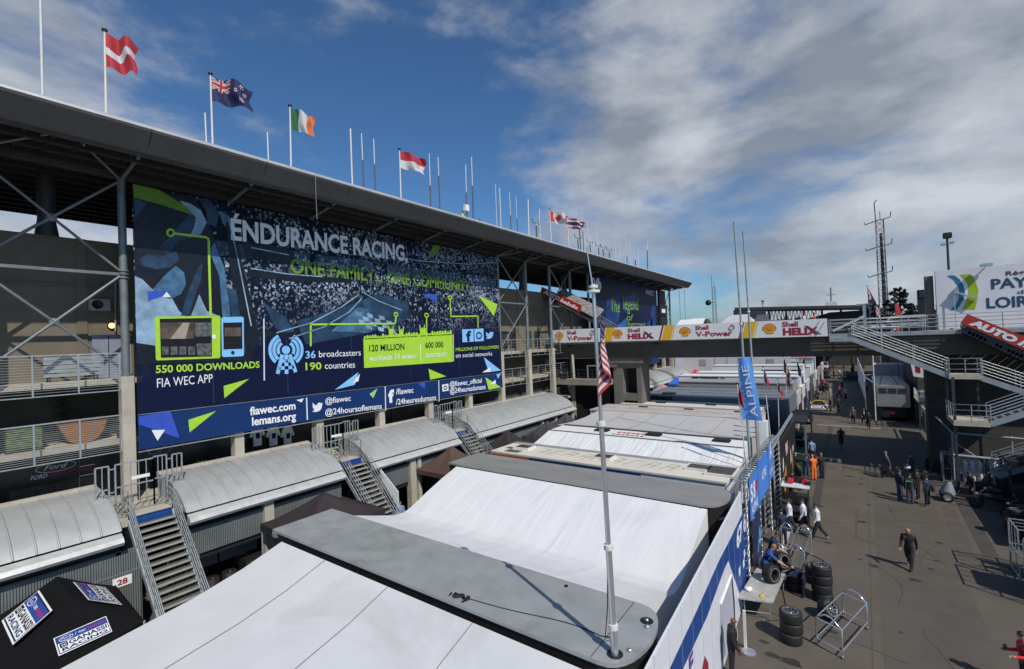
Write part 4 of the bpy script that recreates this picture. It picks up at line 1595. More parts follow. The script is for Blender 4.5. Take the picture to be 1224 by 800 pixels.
# ------------------------------------------------------------------ race transporters and the tent roofs between them
GREYROOF = mat('trailer_roof_grey', (0.36, 0.375, 0.38), 0.5, 0.25, var=0.12, scale=1.3, dirt=0.5, bump=.05, bscale=4)
GREYROOF2 = mat('trailer_roof_warm_grey', (0.31, 0.305, 0.305), 0.5, 0.25, var=0.12, scale=1.1, dirt=0.45, stretch=(.4, 1.5, 1))
CREAM = mat('trailer_roof_cream', (0.66, 0.62, 0.55), 0.55, 0.0, var=0.08, scale=0.8, dirt=0.35)
CLOTH0 = fabric('stretched_white_cloth', (0.60, 0.61, 0.63), (.5, .16, .5), 0.14, 0.8, var=.05, dirt=.3)
CLOTH1 = fabric('creased_white_cloth', (0.68, 0.69, 0.715), (.75, .11, .3), 0.6, 1.3, dirt=.2)
CLOTH2 = fabric('rippled_white_cloth', (0.69, 0.70, 0.715), (3.2, .35, .3), 0.6, 1.2)
CLOTHG = fabric('pale_grey_cloth', (0.46, 0.46, 0.47), (.25, .5, .5), 0.10, 1.0, var=.05)
SEAM = mat('cloth_seam', (.12, .12, .13), .7)


def trailer(label, x0, x1, y0, y1, h, roofm_, sidem, nose=0.0, name='race_transporter', lip=True, cat='truck trailer', low=0.9):
    t = thing(name, label, cat, ((x0 + x1) / 2, (y0 + y1) / 2, 0), group='race transporters parked in the row')
    out = [(x0, y0)]
    if nose > 0:
        yc, ry = (y0 + y1) / 2, (y1 - y0) / 2
        for k in range(15):
            a = -math.pi / 2 + math.pi * k / 14
            out.append((x1 + nose * abs(math.cos(a)) ** .8, yc + ry * math.sin(a)))
    else:
        out += [(x1, y0), (x1, y1)]
    out.append((x0, y1))
    mb = MB()
    mb.slab([(x, y, h - .09) for x, y in out], (0, 0, .09))
    mb.build('roof', roofm_, t)
    xc, yc = (x0 + x1) / 2, (y0 + y1) / 2
    ins = [(xc + (x - xc) * .996, yc + (y - yc) * .96) for x, y in out]
    mb = MB()
    mb.slab([(x, y, low) for x, y in ins], (0, 0, h - .09 - low))
    mb.build('body', sidem, t)
    for dx in (1.2, 2.5):
        for yy in (y0 + .12, y1 - .42):
            mb = MB()
            mb.lathe((x0 + dx, yy, .5), (0, 1, 0), [(.0, .0), (.22, .0), (.3, .02), (.49, .02), (.5, .28), (.3, .3), (0, .28)], 0, 18)
            mb.build('wheel', RUBBER, t)
    return t


def cloth(name, label, x0, x1, prof, mm, seams=(), nx=40, sub=6, wob=0.0, seed=0, cat='tent', ends=True, endm=None):
    """tent roof stretched between trailers; prof = (y, z) line across"""
    t = thing(name, label, cat, ((x0 + x1) / 2, (prof[0][0] + prof[-1][0]) / 2, 0), group='white tent roofs between the transporters')
    r = random.Random(seed)
    ph = [r.uniform(0, 6.28) for _ in range(6)]
    n = len(prof) - 1

    def zy(v):
        f = v * n
        i = min(int(f), n - 1)
        k = f - i
        a, b = prof[i], prof[i + 1]
        return a[0] + (b[0] - a[0]) * k, a[1] + (b[1] - a[1]) * k

    def fn(u, v):
        y, z = zy(v)
        x = x0 + (x1 - x0) * u
        w = wob * math.sin(math.pi * v) * (math.sin(x * 2.1 + ph[0]) + .6 * math.sin(x * 4.7 + ph[1] + y * .4) + .4 * math.sin(x * 9.0 + ph[2]))
        return (x, y, z + w)
    mb = MB()
    mb.grid(fn, nx, n * sub)
    mb.build('roof', mm, t)
    for s_ in seams:
        mb = MB()
        pts = [V(fn((s_ - x0) / (x1 - x0), k / (n * 4))) + V((0, 0, .012)) for k in range(n * 4 + 1)]
        mb.tube(pts, .012, 0, 4, False)
        mb.build('seam', SEAM, t)
    for x in ((x0, x1) if ends else ()):
        mb = MB()
        top = [V(fn(0 if x == x0 else 1, k / (n * 3))) for k in range(n * 3 + 1)]
        o = len(mb.v)
        mb.v += top + [V((p.x, p.y, 0.4)) for p in top]
        m_ = len(top)
        for k in range(m_ - 1):
            mb.f.append((k, k + 1, m_ + k + 1, m_ + k))
            mb.m.append(0)
            mb.sm.append(False)
        mb.build('side_curtain', endm or CLOTH2, t)
    return t


cloth('marquee_roof', 'smooth white tent roof with dark seams in front of the nearest grey trailer', -16.75, -4.6,
      [(-2.0, 2.75), (1.0, 2.55), (2.5, 2.62), (4.2, 2.85), (5.9, 3.08), (7.3, 3.38), (8.6, 3.78)], CLOTH0, (-14.03, -10.93, -7.76), 40, 5, .006, 1)
T1 = trailer('nearest grey trailer roof with a rounded black nose and a tall mast', -17.62, -4.5, 8.72, 11.17, 4.0, GREYROOF, BLACK, .72)
cloth('marquee_roof', 'creased white tent roof sagging between the two grey trailers', -17.75, -4.75,
      [(11.17, 3.72), (12.4, 3.3), (13.5, 2.94), (14.5, 2.64), (15.1, 2.6), (15.5, 2.72), (16.5, 3.12), (17.7, 3.56), (18.8, 3.9)], CLOTH1, (), 60, 4, .010, 2)
T2 = trailer('second grey trailer roof with a louvred black rounded nose', -18.38, -5.0, 18.84, 21.36, 4.02, GREYROOF2, BLACK, .8)
T3 = trailer('cream printed trailer roof with square hatches and an orange and navy side', -18.1, -4.75, 22.25, 25.05, 4.0, CREAM, WHITE)
cloth('marquee_roof', 'narrow rippled white tent roof behind the cream trailer', -18.2, -5.1,
      [(25.1, 3.35), (26.2, 3.3), (27.4, 3.5), (28.3, 3.75), (29.15, 4.0)], CLOTH2, (), 70, 4, .02, 3)
T4 = trailer('slim white trailer roof with red lettering and black hatches', -18.2, -5.3, 29.2, 31.6, 4.02, WHITE, WHITE)
cloth('marquee_roof', 'wide pale grey tent roof with faint panels behind the white trailer', -19.0, -5.5,
      [(31.65, 3.92), (34, 3.78), (36.5, 3.8), (39.2, 4.0)], CLOTHG, (-16.3, -13.6, -10.9, -8.2), 40, 4, .004, 4, endm=CLOTHG)
T5 = trailer('weathered pale trailer roof with faded pink lettering', -20.0, -6.0, 39.3, 43.3, 4.02, mat('weathered_roof', (.46, .44, .43), .6, var=.15, scale=.8, dirt=.45), OFFWHITE)
T6 = trailer('thin cream trailer roof just in front of the dark blue grey one', -18.9, -6.2, 43.85, 47.2, 4.05, CREAM, DSTEEL)
BG = mat('blue_grey_paint', (.15, .18, .22), .45, var=.08)
T7 = trailer('dark blue grey racing trailer with a black team name', -18.2, -4.9, 47.9, 56.3, 4.45, BG, BG)
T8 = trailer('silver trailer with a winged emblem on its side', -17.3, -5.3, 57.6, 61.6, 5.0, mat('silver_paint', (.38, .38, .37), .4, .3, var=.06), mat('silver_side', (.36, .36, .35), .45, .2, var=.06))
T9 = trailer('white trailer with a black panel and a green slash', -19.0, -5.2, 63.6, 66.6, 5.2, WHITE, WHITE)
trailer('plain white trailer roof behind the green slash trailer', -18.0, -5.2, 68.6, 71.6, 5.25, WHITE, WHITE)
trailer('taller plain white trailer before the hoarding wall', -17.0, -5.5, 73.5, 76.5, 5.9, OFFWHITE, WHITE)
trailer('white trailer far along the row at the right of the hoarding', -14.0, -6.0, 94, 97, 4.4, WHITE, WHITE)
trailer('far white trailer with a grey roof', -22.0, -6.5, 108, 111, 4.4, GREYROOF, WHITE)
trailer('far pale trailer near the end of the row', -24.0, -7.0, 124, 127, 4.4, OFFWHITE, WHITE)
trailer('farthest red and white trailer in the row', -26.0, -8, 142, 145, 4.6, WHITE, mat('far_red', (.5, .05, .05), .5))
hw = thing('white_hoarding', 'tall plain white hoarding with small vents at the end of the trailer row', 'wall', (-14, 80, 0))
mb = MB()
mb.box((-23.0, 79.8, 0), (-7.5, 80.1, 7.3), 0)
mb.box((-23.1, 79.6, 7.3), (-7.4, 80.3, 7.5), 1)
mb.build('panel', [mat('hoarding_white', (.62, .60, .62), .6, var=.06), WHITE], hw)
for x in (-20.3, -10.6):
    mb = MB()
    mb.box((x, 79.74, 5.5), (x + 1.0, 79.8, 6.5))
    mb.build('vent', mat('vent_grey', (.36, .34, .35), .6), hw)
for x in (-18, -16.2, -14.6, -13.2):
    mb = MB()
    mb.box((x, 79.76, 0), (x + .12, 79.8, 7.2))
    mb.build('rib', mat('rib_grey', (.46, .44, .48), .6), hw)

# details on the nearest roof: port lights, cable, end fittings
q = V((0, 0, 4.0))
mb = MB()
mb.cyl((-4.27, 9.09, 4.0), .17, .008, 0, 20)
mb.cyl((-4.12, 10.55, 4.0), .15, .008, 0, 20)
mb.box((-4.66, 8.74, 4.0), (-4.645, 11.15, 4.004), 0)
mb.build('port_ring', BLACK, T1)
for (x, y) in ((-4.05, 9.35), (-4.12, 10.55), (-4.03, 10.32)):
    mb = MB()
    mb.ball((x, y, 4.03), .055, 0, 8, 6, (1, 1, .6))
    mb.build('roof_light', CHROME, T1)
mb = MB()
mb.cyl((-6.45, 10.9, 4.0), .05, .03, 0, 10)
mb.build('vent_cap', BLACK, T1)
cab_ = thing('roof_cable', 'thin black cable snaking over the nearest trailer roof to the mast', 'cable', (-6, 9.2, 4.0))
pts = []
for k in range(40):
    f = k / 39
    p = at_z(548 + f * 170, 713 + 52 * f ** 1.5 + 5 * math.sin(f * 5), 4.012)
    pts.append(p)
end = pts[-1]
pts += [end + V((.35, .05, .05)), V((-4.5, 9.15, 4.25)), V((-4.4, 9.1, 4.9)), V((-4.37, 9.1, 5.6))]
mb = MB()
mb.tube(pts, .011, 0, 5)
mb.build('lead', RUBBER, cab_)
mb = MB()
for i in range(26):
    c = pts[0] + V((rnd.gauss(.05, .12), rnd.gauss(0, .035), .025))
    mb.tube([c, c + V((rnd.gauss(0, .05), rnd.gauss(0, .05), .01)), c + V((rnd.gauss(0, .06), rnd.gauss(0, .05), .0))], .02, 0, 5)
mb.build('knot', RUBBER, cab_)
# black lip shadow gap and louvres on the noses
for T, x1, yc, ry, ns_ in ((T1, -4.5, 9.945, 1.18, .72), (T2, -5.0, 20.1, 1.21, .8)):
    for k in range(4):
        z = 3.45 - k * .22
        mb = MB()
        pts = []
        for j in range(7):
            a = R(-28 + j * 14 - 20)
            pts.append(V((x1 + ns_ * math.cos(a) * 1.03 + .015, yc + ry * math.sin(a), z)))
        for a_, b_ in zip(pts, pts[1:]):
            mb.beam(a_, b_, .02, .09)
        mb.build('louvre', DSTEEL if k % 2 else PSTEEL, T)
mb = MB()
mb.bbox((-17.64, 8.70, 3.72), (-17.3, 8.8, 3.9), .02)
mb.build('hinge', CHROME, T1)
mb = MB()
mb.bbox((-5.05, 18.74, 3.6), (-4.95, 18.84, 3.9), .02)
mb.build('hinge', CHROME, T2)
# cream trailer: side colours, hatches, outlined print
mb = MB()
mb.box((-18.08, 22.22, 1.0), (-15.3, 22.3, 3.85), 0)
mb.slab([(-15.3, 22.22, 1.0), (-8.2, 22.22, 1.0), (-8.7, 22.22, 3.85), (-15.3, 22.22, 3.85)], (0, .08, 0), 1)
mb.build('side_stripe', [mat('rust_orange_paint', (.42, .09, .03), .5), mat('deep_navy_paint', (.010, .022, .11), .4)], T3)
for (x, y, w, d, dark) in ((-16.6, 23.7, 1.1, .9, 0), (-11.3, 23.7, 1.1, .9, 0), (-6.35, 23.9, 1.15, .95, 0), (-5.25, 23.7, 1.3, 1.5, 1)):
    mb = MB()
    mb.box((x - w / 2, y - d / 2, 4.0), (x + w / 2, y + d / 2, 4.12), 0)
    mb.box((x - w / 2 + .1, y - d / 2 + .1, 4.12), (x + w / 2 - .1, y + d / 2 - .1, 4.13), 1)
    mb.build('hatch', [OFFWHITE, mat('smoked_hatch', (.05, .045, .04), .25)], T3)
mb = MB()
mb.box((-18.08, 24.55, 4.0), (-4.8, 25.03, 4.012), 0)
for i in range(9):
    x = -15.6 + i * .95
    for (a, b) in (((0, .2), (.35, 1.05)), ((.35, 1.05), (.75, 1.0)), ((.75, 1.0), (.45, .15)), ((.2, .62), (.6, .6))):
        if (i * 3 + int(a[0] * 10)) % 5:
            mb.beam((x + a[0], 22.75 + a[1] * 1.25, 4.004), (x + b[0], 22.75 + b[1] * 1.25, 4.004), .03, .006, 1)
mb.box((-17.3, 22.5, 4.0), (-16.3, 23.1, 4.008), 2)  # two flat dark blocks on the cream roof
mb.box((-17.7, 23.2, 4.0), (-17.2, 23.6, 4.008), 2)
mb.build('roof_print', [GREYROOF, mat('outline_print', (.16, .13, .11), .6), mat('dark_roof_print', (.10, .09, .085), .6)], T3)
mb = MB()
mb.box((-18.2, 31.3, 4.02), (-5.3, 31.6, 4.07), 0)
mb.box((-18.2, 29.2, 4.02), (-5.3, 29.32, 4.05), 0)
mb.build('edge_rail', DSTEEL, T4)
for x in (-14.6, -10.9, -6.7):
    mb = MB()
    mb.bbox((x - .5, 30.2, 4.02), (x + .5, 30.8, 4.14), .03)
    mb.build('hatch', BLACK, T4)
mb = MB()
for i in range(7):
    x = -13.4 + i * .33
    mb.box((x, 30.2 + (i % 2) * .12, 4.022), (x + .24, 30.75, 4.027), 0)
    mb.box((x - .15, 29.75, 4.022), (x + .1, 29.95, 4.027), 1)
mb.build('roof_print', [mat('red_roof_print', (.48, .14, .11), .6), PRINTK], T4)
mb = MB()
for i in range(24):
    x = -17 + i * .45
    mb.box((x, 41.0 + .25 * math.sin(i), 4.021), (x + .3, 41.5 + .25 * math.cos(i * 2), 4.026), 0)
mb.build('roof_print', [mat('pink_roof_print', (.42, .30, .28), .6), BLACK], T5)
for x in (-16.4, -12.3, -8.2):
    mb = MB()
    mb.box((x, 42.2, 4.02), (x + .8, 42.5, 4.1), 0)
    mb.build('hatch', BLACK, T5)
mb = MB()
for x in (-15.8, -11.2):
    mb.box((x, 45.2, 4.05), (x + .9, 45.7, 4.14))
mb.build('hatch', BLACK, T6)
mb = MB()
mb.text('STRAKKA', (-17.3, 47.93, 3.98), (1, 0, 0), (0, 0, 1), w=2.3, h=.38, m=0, bold=.04)
mb.build('lettering', PRINTK, T7)
mb = MB()
mb.box((-14, 51.0, 4.45), (-5.2, 51.3, 4.6), 0)
mb.box((-16, 53.2, 4.45), (-5.2, 53.5, 4.62), 1)
mb.bbox((-16.5, 49.2, 4.45), (-15.2, 50.0, 4.6), .03, 2)
mb.bbox((-8.6, 49.4, 4.45), (-7.6, 50.4, 4.62), .03, 2)
mb.build('roof_fitting', [PSTEEL, ALU, DSTEEL], T7)
mb = MB()
wc = V((-16.1, 57.66, 4.25))
for s_ in (1, -1):
    for k in range(3):
        mb.slab([wc + V((s_ * .15, 0, .1 - k * .08)), wc + V((s_ * (1.1 - k * .2), 0, .16 - k * .1)), wc + V((s_ * (.95 - k * .2), 0, .08 - k * .1)), wc + V((s_ * .15, 0, .05 - k * .08))][::s_], (0, -.01, 0))
mb.box((-16.3, 57.64, 4.16), (-15.9, 57.66, 4.32))
mb.build('winged_emblem', mat('emblem_grey', (.17, .17, .17), .5), T8)
mb = MB()
a = at_y(827, 455.5, 63.6)
b_ = at_y(858, 449.2, 63.6)
mb.slab([(a.x, 63.58, 4.0), (b_.x + .5, 63.58, 4.0), (b_.x, 63.58, 5.0), (a.x, 63.58, 5.0)], (0, .02, 0), 0)
mb.slab([(b_.x + .75, 63.58, 4.0), (b_.x + 1.3, 63.58, 4.0), (b_.x + .8, 63.58, 5.0), (b_.x + .25, 63.58, 5.0)], (0, .02, 0), 1)
c_ = V(((a.x + b_.x) / 2 - .7, 63.55, 4.5))
pts = [c_ + V((.33 * math.cos(k * .3927), 0, .33 * math.sin(k * .3927))) for k in range(17)]
mb.tube(pts, .04, 2, 5)
for k in range(3):
    aa = k * 2.094 + .5
    mb.tube([c_, c_ + V((.3 * math.cos(aa), 0, .3 * math.sin(aa)))], .04, 2, 5)
mb.build('side_panel', [PRINTK, mat('leaf_green', (.01, .22, .05), .5), PRINTW], T9)
mb = MB()
a = at_y(925, 439, 73.4)
mb.box((-10.5, 73.42, 5.0), (-6.0, 73.5, 5.3), 0)
mb.box((-7.2, 73.40, 5.0), (-6.9, 73.42, 5.3), 1)
mb.build('side_stripe', [PRINTK, YEL], [o for o in COL.objects if o.get('label', '').startswith('taller plain')][0])

# ------------------------------------------------------------------ blue and white team hoarding along the lane
F0, F1 = V((-3.5, 8.3, 0)), V((-3.87, 20.6, 0))
fd = (F1 - F0).normalized()
fn_ = V((fd.y, -fd.x, 0))


def at_f(x, y, off=0.0):
    d = ray(x, y)
    c = V((0, 0, CAM_H))
    t_ = (F0 - c).dot(fn_) / d.dot(fn_)
    return c + d * t_ + fn_ * off


fen = thing('team_hoarding', 'white and navy team hoarding with a triangular doorway along the lane', 'hoarding', tuple(F0))
mb = MB()
mb.slab([F0, F1, F1 + V((0, 0, 4.2)), F0 + V((0, 0, 4.05))], fn_ * -.06, 0)
mb.build('panel', mat('hoarding_panel_white', (.70, .71, .76), .4, var=.03), fen)
mb = MB()
mb.poly([at_f(x, y, .006) for x, y in [(780, 845), (800, 800), (833, 729.5), (855, 680), (860, 669), (873, 644), (893, 602), (896.5, 660), (888, 722), (870.5, 670), (865.5, 681), (845, 737), (816, 800), (797, 845)]])
mb.build('blue_band', BLUE, fen)
mb = MB()
for k in range(1, 12):
    q = F0.lerp(F1, k / 12)
    mb.box(q + fn_ * .002 + V((-.003, -.003, 0)), q + fn_ * .007 + V((.003, .003, 4.1)))
mb.build('panel_joint', mat('joint_grey', (.46, .47, .52), .5), fen)
mb = MB()
dpts = [(873.5, 689), (876, 719), (877.5, 752), (876, 775), (862, 790), (861, 722)]
mb.poly([at_f(x, y, .012) for x, y in dpts][::-1], 0)
rim = [at_f(x, y, .02) for x, y in ((861, 722), (873.5, 688), (876.5, 719), (877.5, 752))]
for a_, b_ in zip(rim, rim[1:]):
    mb.beam(a_, b_, .05, .05, 1 if a_ is rim[0] else 2)
mb.build('doorway', [mat('doorway_grey', (.42, .42, .50), .6), WHITE, mat('jamb_dark', (.05, .05, .06), .6)], fen)
mb = MB()
for body, x, y, w, h in (('67', 880.5, 657, 1.35, .62), ('66', 888.5, 637, 1.35, .62)):
    mb.cut()
    mb.text(body, at_f(x, y, .012), fd, (0, 0, 1), w=w, h=h, m=0, bold=.05)
for x, y in ((883, 690), (888, 680), (889, 668)):
    mb.cut()
    q = at_f(x, y, .012)
    mb.poly([q, q + fd * .35, q + fd * .35 + V((0, 0, .3)), q + V((0, 0, .3))], 0)
mb.build_each('number', PRINTW, fen)
mb = MB()
a_ = at_f(824, 812, .012)
mb.text('F', a_, fd, (0, 0, 1), w=.4, h=.5, m=0, bold=.04)
mb.poly([at_f(x, y, .012) for x, y in ((839, 800), (842, 784), (846, 792), (847, 806))], 1)
mb.build('emblem', [mat('violet_print', (.12, .06, .3), .5), DRED], fen)
sgn = thing('sign_stand', 'flat metal base plate with an upright post beside the triangular doorway', 'stand', (-3.2, 17.05, 0))
mb = MB()
mb.cyl((-3.2, 17.05, 0), .22, .03, 0, 24)
mb.build('base', ALU, sgn)
mb = MB()
mb.box((-3.36, 17.2, .03), (-3.28, 17.28, 1.25))
mb.build('post', OFFWHITE, sgn)

# blue banners on a scaffold frame
TR = -3.72


def quadbanner(name, label, pts, mm, X=TR, extra=None):
    P4 = [at_x(x, y, X) for x, y in pts]
    y0_, y1_ = (P4[0].y + P4[3].y) / 2, (P4[1].y + P4[2].y) / 2
    zt, zb = (P4[0].z + P4[1].z) / 2, (P4[2].z + P4[3].z) / 2
    t = thing(name, label, 'banner', (X, y0_, zb), group='banners on the lane side scaffold')
    mb = MB()
    mb.box((X - .02, y0_, zb), (X, y1_, zt))
    mb.build('cloth', mm, t)
    return t, y0_, y1_, zb, zt


tA, a0, a1, az0, az1 = quadbanner('team_banner', 'bright blue banner with a red mark, next to the white hoarding', [(895.5, 575.5), (903.8, 560), (908.5, 604), (898, 622)], ALPBLUE)
mb = MB()
ym = (a0 + a1) / 2
mb.cut()
mb.text('S', (TR + .01, ym - .9, az0 + (az1 - az0) * .42), U, Vv, w=.5, h=.7, bold=.04)
mb.cut()
mb.text('8', (TR + .01, ym - .25, az0 + (az1 - az0) * .42), U, Vv, w=.45, h=.7, bold=.04)
mb.cut()
mb.poly([(TR + .01, ym + .3, az0 + (az1 - az0) * .45), (TR + .01, ym + .9, az0 + (az1 - az0) * .5), (TR + .01, ym + .95, az0 + (az1 - az0) * .75), (TR + .01, ym + .4, az0 + (az1 - az0) * .72)], 1)
mb.cut()
mb.text('ALPINE', (TR + .01, a0 + .2, az0 + .2), U, Vv, w=(a1 - a0) - .5, h=.35, bold=.02)
mb.build_each('lettering', [PRINTW, RED], tA)
tB, b0_, b1_, bz0, bz1 = quadbanner('team_banner', 'bright blue banner lettered ALPINE on the lane side scaffold', [(905, 556.5), (917, 537), (918.8, 580.5), (908.5, 604)], ALPBLUE)
mb = MB()
mb.text('ALPINE', (TR + .01, b0_ + .9, (bz0 + bz1) / 2 - .1), U, Vv, w=(b1_ - b0_) - 1.6, h=.42, bold=.02)
mb.build('lettering', [PRINTW], tB)
tC, c0_, c1_, cz0, cz1 = quadbanner('team_banner', 'narrow bright blue banner with white marks beside the black wall', [(918, 535), (922.5, 528), (924.5, 566), (919.5, 580)], ALPBLUE)
mb = MB()
mb.cut()
mb.text('A', (TR + .01, c0_ + .4, (cz0 + cz1) / 2 + .2), U, Vv, w=.8, h=.8, bold=.03)
mb.cut()
mb.text('ALPINE', (TR + .01, c0_ + .2, cz0 + .3), U, Vv, w=(c1_ - c0_) - .4, h=.3)
mb.build_each('lettering', [PRINTW], tC)
tD = thing('team_banner', 'dark navy banner with pale slanted lettering below the blue ones', 'banner', (TR + .05, a0, .6), group='banners on the lane side scaffold')
mb = MB()
mb.box((TR + .03, a0, .7), (TR + .05, a1, az0 - .05))
mb.build('cloth', mat('dark_navy_cloth', (.02, .03, .09), .5, var=.6, scale=1.2), tD)
mb = MB()
mb.text('A', (TR + .06, a0 + .9, 1.1), U, Vv, w=.9, h=.9, shear=.3)
mb.build('lettering', SKYB, tD)
sc = thing('scaffold_truss', 'aluminium lattice truss carrying the blue banners along the lane', 'scaffold', (-4.0, 25, 0))
mb = MB()
for (x, z) in ((-3.8, 4.1), (-4.2, 4.1), (-3.8, 4.45), (-4.2, 4.45)):
    mb.tube([(x, 21.0, z), (x, 31.3, z)], .03, 0, 6)
for i in range(26):
    y = 21.0 + i * .4
    mb.tube([(-3.8, y, 4.45), (-4.2, y + .2, 4.45), (-3.8, y + .4, 4.45)], .018, 0, 5)
    mb.tube([(-3.8, y, 4.1), (-3.8, y + .2, 4.45), (-3.8, y + .4, 4.1)], .018, 0, 5)
mb.build('top_truss', ALU, sc)
for y in (20.9, 24.0, 27.4, 31.3):
    mb = MB()
    for (dx, dy) in ((0, 0), (.3, 0), (0, .3), (.3, .3)):
        mb.tube([(-4.05 + dx, y + dy - .15, 0), (-4.05 + dx, y + dy - .15, 4.5)], .025, 0, 6)
    for k in range(14):
        z = .2 + k * .3
        mb.tube([(-4.05, y - .15, z), (-3.75, y + .15, z + .3)], .014, 0, 4)
        mb.tube([(-3.75, y - .15, z), (-3.75, y + .15, z + .3)], .014, 0, 4)
    mb.build('upright', ALU, sc)
bw = thing('black_team_wall', 'black printed team wall with red and orange marks along the lane', 'hoarding', (-3.75, 35.5, 0))
mb = MB()
mb.box((-3.9, 31.7, .1), (-3.75, 40.5, 3.9), 0)
mb.build('panel', mat('black_print_wall', (.018, .018, .020), .45, var=.5), bw)
mb = MB()
mb.text('W', (-3.73, 34.2, 2.6), U, Vv, w=1.3, h=.8, m=0, bold=.03)
mb.text('V', (-3.73, 35.6, 2.4), U, Vv, w=.9, h=.7, m=1, bold=.03)
for (y, z, w, h, mm) in ((32.2, .5, 1.4, 1.4, 2), (33.4, 1.0, 1.0, 1.2, 2), (32.6, 2.0, .5, .9, 0), (36.8, 1.5, .5, 1.1, 0), (37.6, .9, .6, 1.3, 2), (38.2, 2.0, .7, .5, 0)):
    mb.poly([(-3.73, y, z), (-3.73, y + w, z + .2), (-3.73, y + w * .8, z + h), (-3.73, y + .1, z + h * .8)], mm)
mb.build('print', [PRINTW, RED, mat('amber_print', (.45, .22, .05), .5, var=.4)], bw)
mb = MB()
mb.beam((-3.9, 31.6, 4.2), (-3.9, 40.6, 4.35), .12, .18)
mb.build('cap_beam', PSTEEL, bw)
wp = thing('white_column', 'white upright box column behind the blue banners', 'column', (-4.6, 33, 0))
mb = MB()
mb.bbox((-4.95, 32.4, 0), (-4.45, 32.9, 5.1), .03)
mb.build('shaft', WHITE, wp)
mb = MB()
for k in range(3):
    mb.tube([(-4.95, 32.6, 4.6 - k * .3), (-6.4, 32.6, 4.65 - k * .3)], .03, 0, 6)
mb.build('bracket', PSTEEL, wp)
dk = thing('dark_awning_frame', 'dark slim awning frame over the shaded garage mouth along the lane', 'awning', (-3.6, 45, 0))
mb = MB()
mb.box((-4.3, 41.0, 3.6), (-3.1, 47.5, 3.75))
mb.build('cover', BLACK, dk)
for y in (41.2, 47.3):
    mb = MB()
    mb.box((-3.2, y - .06, 0), (-3.08, y + .06, 3.6))
    mb.build('post', BG, dk)
mb = MB()
mb.box((-4.5, 41, 0), (-4.35, 47.5, 3.6), 0)
mb.build('back_wall', BLACK, dk)

# ------------------------------------------------------------------ masts and flags
def mast(name, label, base, top, r, collars=(), tip=0, group=None, mm=None, cat='mast'):
    t = thing(name, label, cat, tuple(base), group=group)
    b_, tp = V(base), V(top)
    mb = MB()
    n = len(collars) + 1
    cuts = [0] + list(collars) + [1]
    for i in range(n):
        rr = r * (1 - .17 * i)
        mb.tube([b_.lerp(tp, cuts[i]), b_.lerp(tp, cuts[i + 1])], rr, 0, 12)
    mb.build('pole', mm or ALU, t)
    if collars:
        for c in collars:
            mb = MB()
            q = b_.lerp(tp, c)
            mb.tube([q - V((0, 0, .05)), q + V((0, 0, .05))], r * 1.25, 0, 12)
            mb.build('collar', OFFWHITE, t)
    if tip:
        mb = MB()
        mb.tube([tp, tp + V((-.12, .0, tip))], [.022, .012], 0, 8)
        mb.build('aerial', ALU, t)
    return t


m1 = mast('telescopic_mast', 'tall thick telescopic mast standing on the nearest grey trailer roof', (-4.27, 9.09, 4.0), (-4.45, 9.15, 11.6), .08, (.075, .29, .63), .95)
mb = MB()
mb.cyl((-4.45, 9.15, 11.58), .14, .05, 0, 16)
mb.cyl((-4.45, 9.15, 11.68), .1, .05, 0, 16)
mb.tube([(-4.45, 9.15, 11.6), (-4.45, 9.15, 11.75)], .05, 0, 10)
mb.build('mast_head', OFFWHITE, m1)
mast('slim_mast', 'very tall slim dark mast, left of the pair behind the ALPINE flag', (-4.68, 28.0, 0.2), (-5.0, 28, 16.7), .075, (.35, .66), 0, mm=PSTEEL)
mast('slim_mast', 'very tall slim dark mast, right of the pair behind the ALPINE flag', (-4.9, 32.0, 0.2), (-5.23, 32, 16.9), .075, (.4, .7), 0, mm=PSTEEL)


def flagmesh(fn, ncol, mats, nu, nv, mfn, t):
    mb = MB()
    mb.grid(fn, nu, nv, 0, True, mfn)
    return mb.build('flag_cloth', mats, t)


AF = thing('tall_feather_flag', 'tall light blue feather flag lettered ALPINE hanging between the masts', 'flag', (-5.05, 27.6, 0))
FLX = lambda u, v: V((-5.02 + (.58 + .46 * (1 - v)) * u, 27.6 + .05 * math.sin(u * 5 + v * 3), 5.92 + 3.32 * v))
mb = MB()
mb.grid(FLX, 14, 30)
mb.build('flag_cloth', mat('flag_light_blue', (.10, .32, .78), .6, var=.1, scale=1.2), AF)
mb = MB()
mb.tube([(-4.86, 27.62, .2), (-5.06, 27.62, 9.3)], .025, 0, 8)
mb.build('pole', ALU, AF)
mb = MB()
mb.text('ALPINE', (-4.18, 27.52, 6.15), (-.135, 0, 1), (-1, 0, -.135), w=2.75, h=.34, bold=.0)
mb.build('lettering', PRINTW, AF)


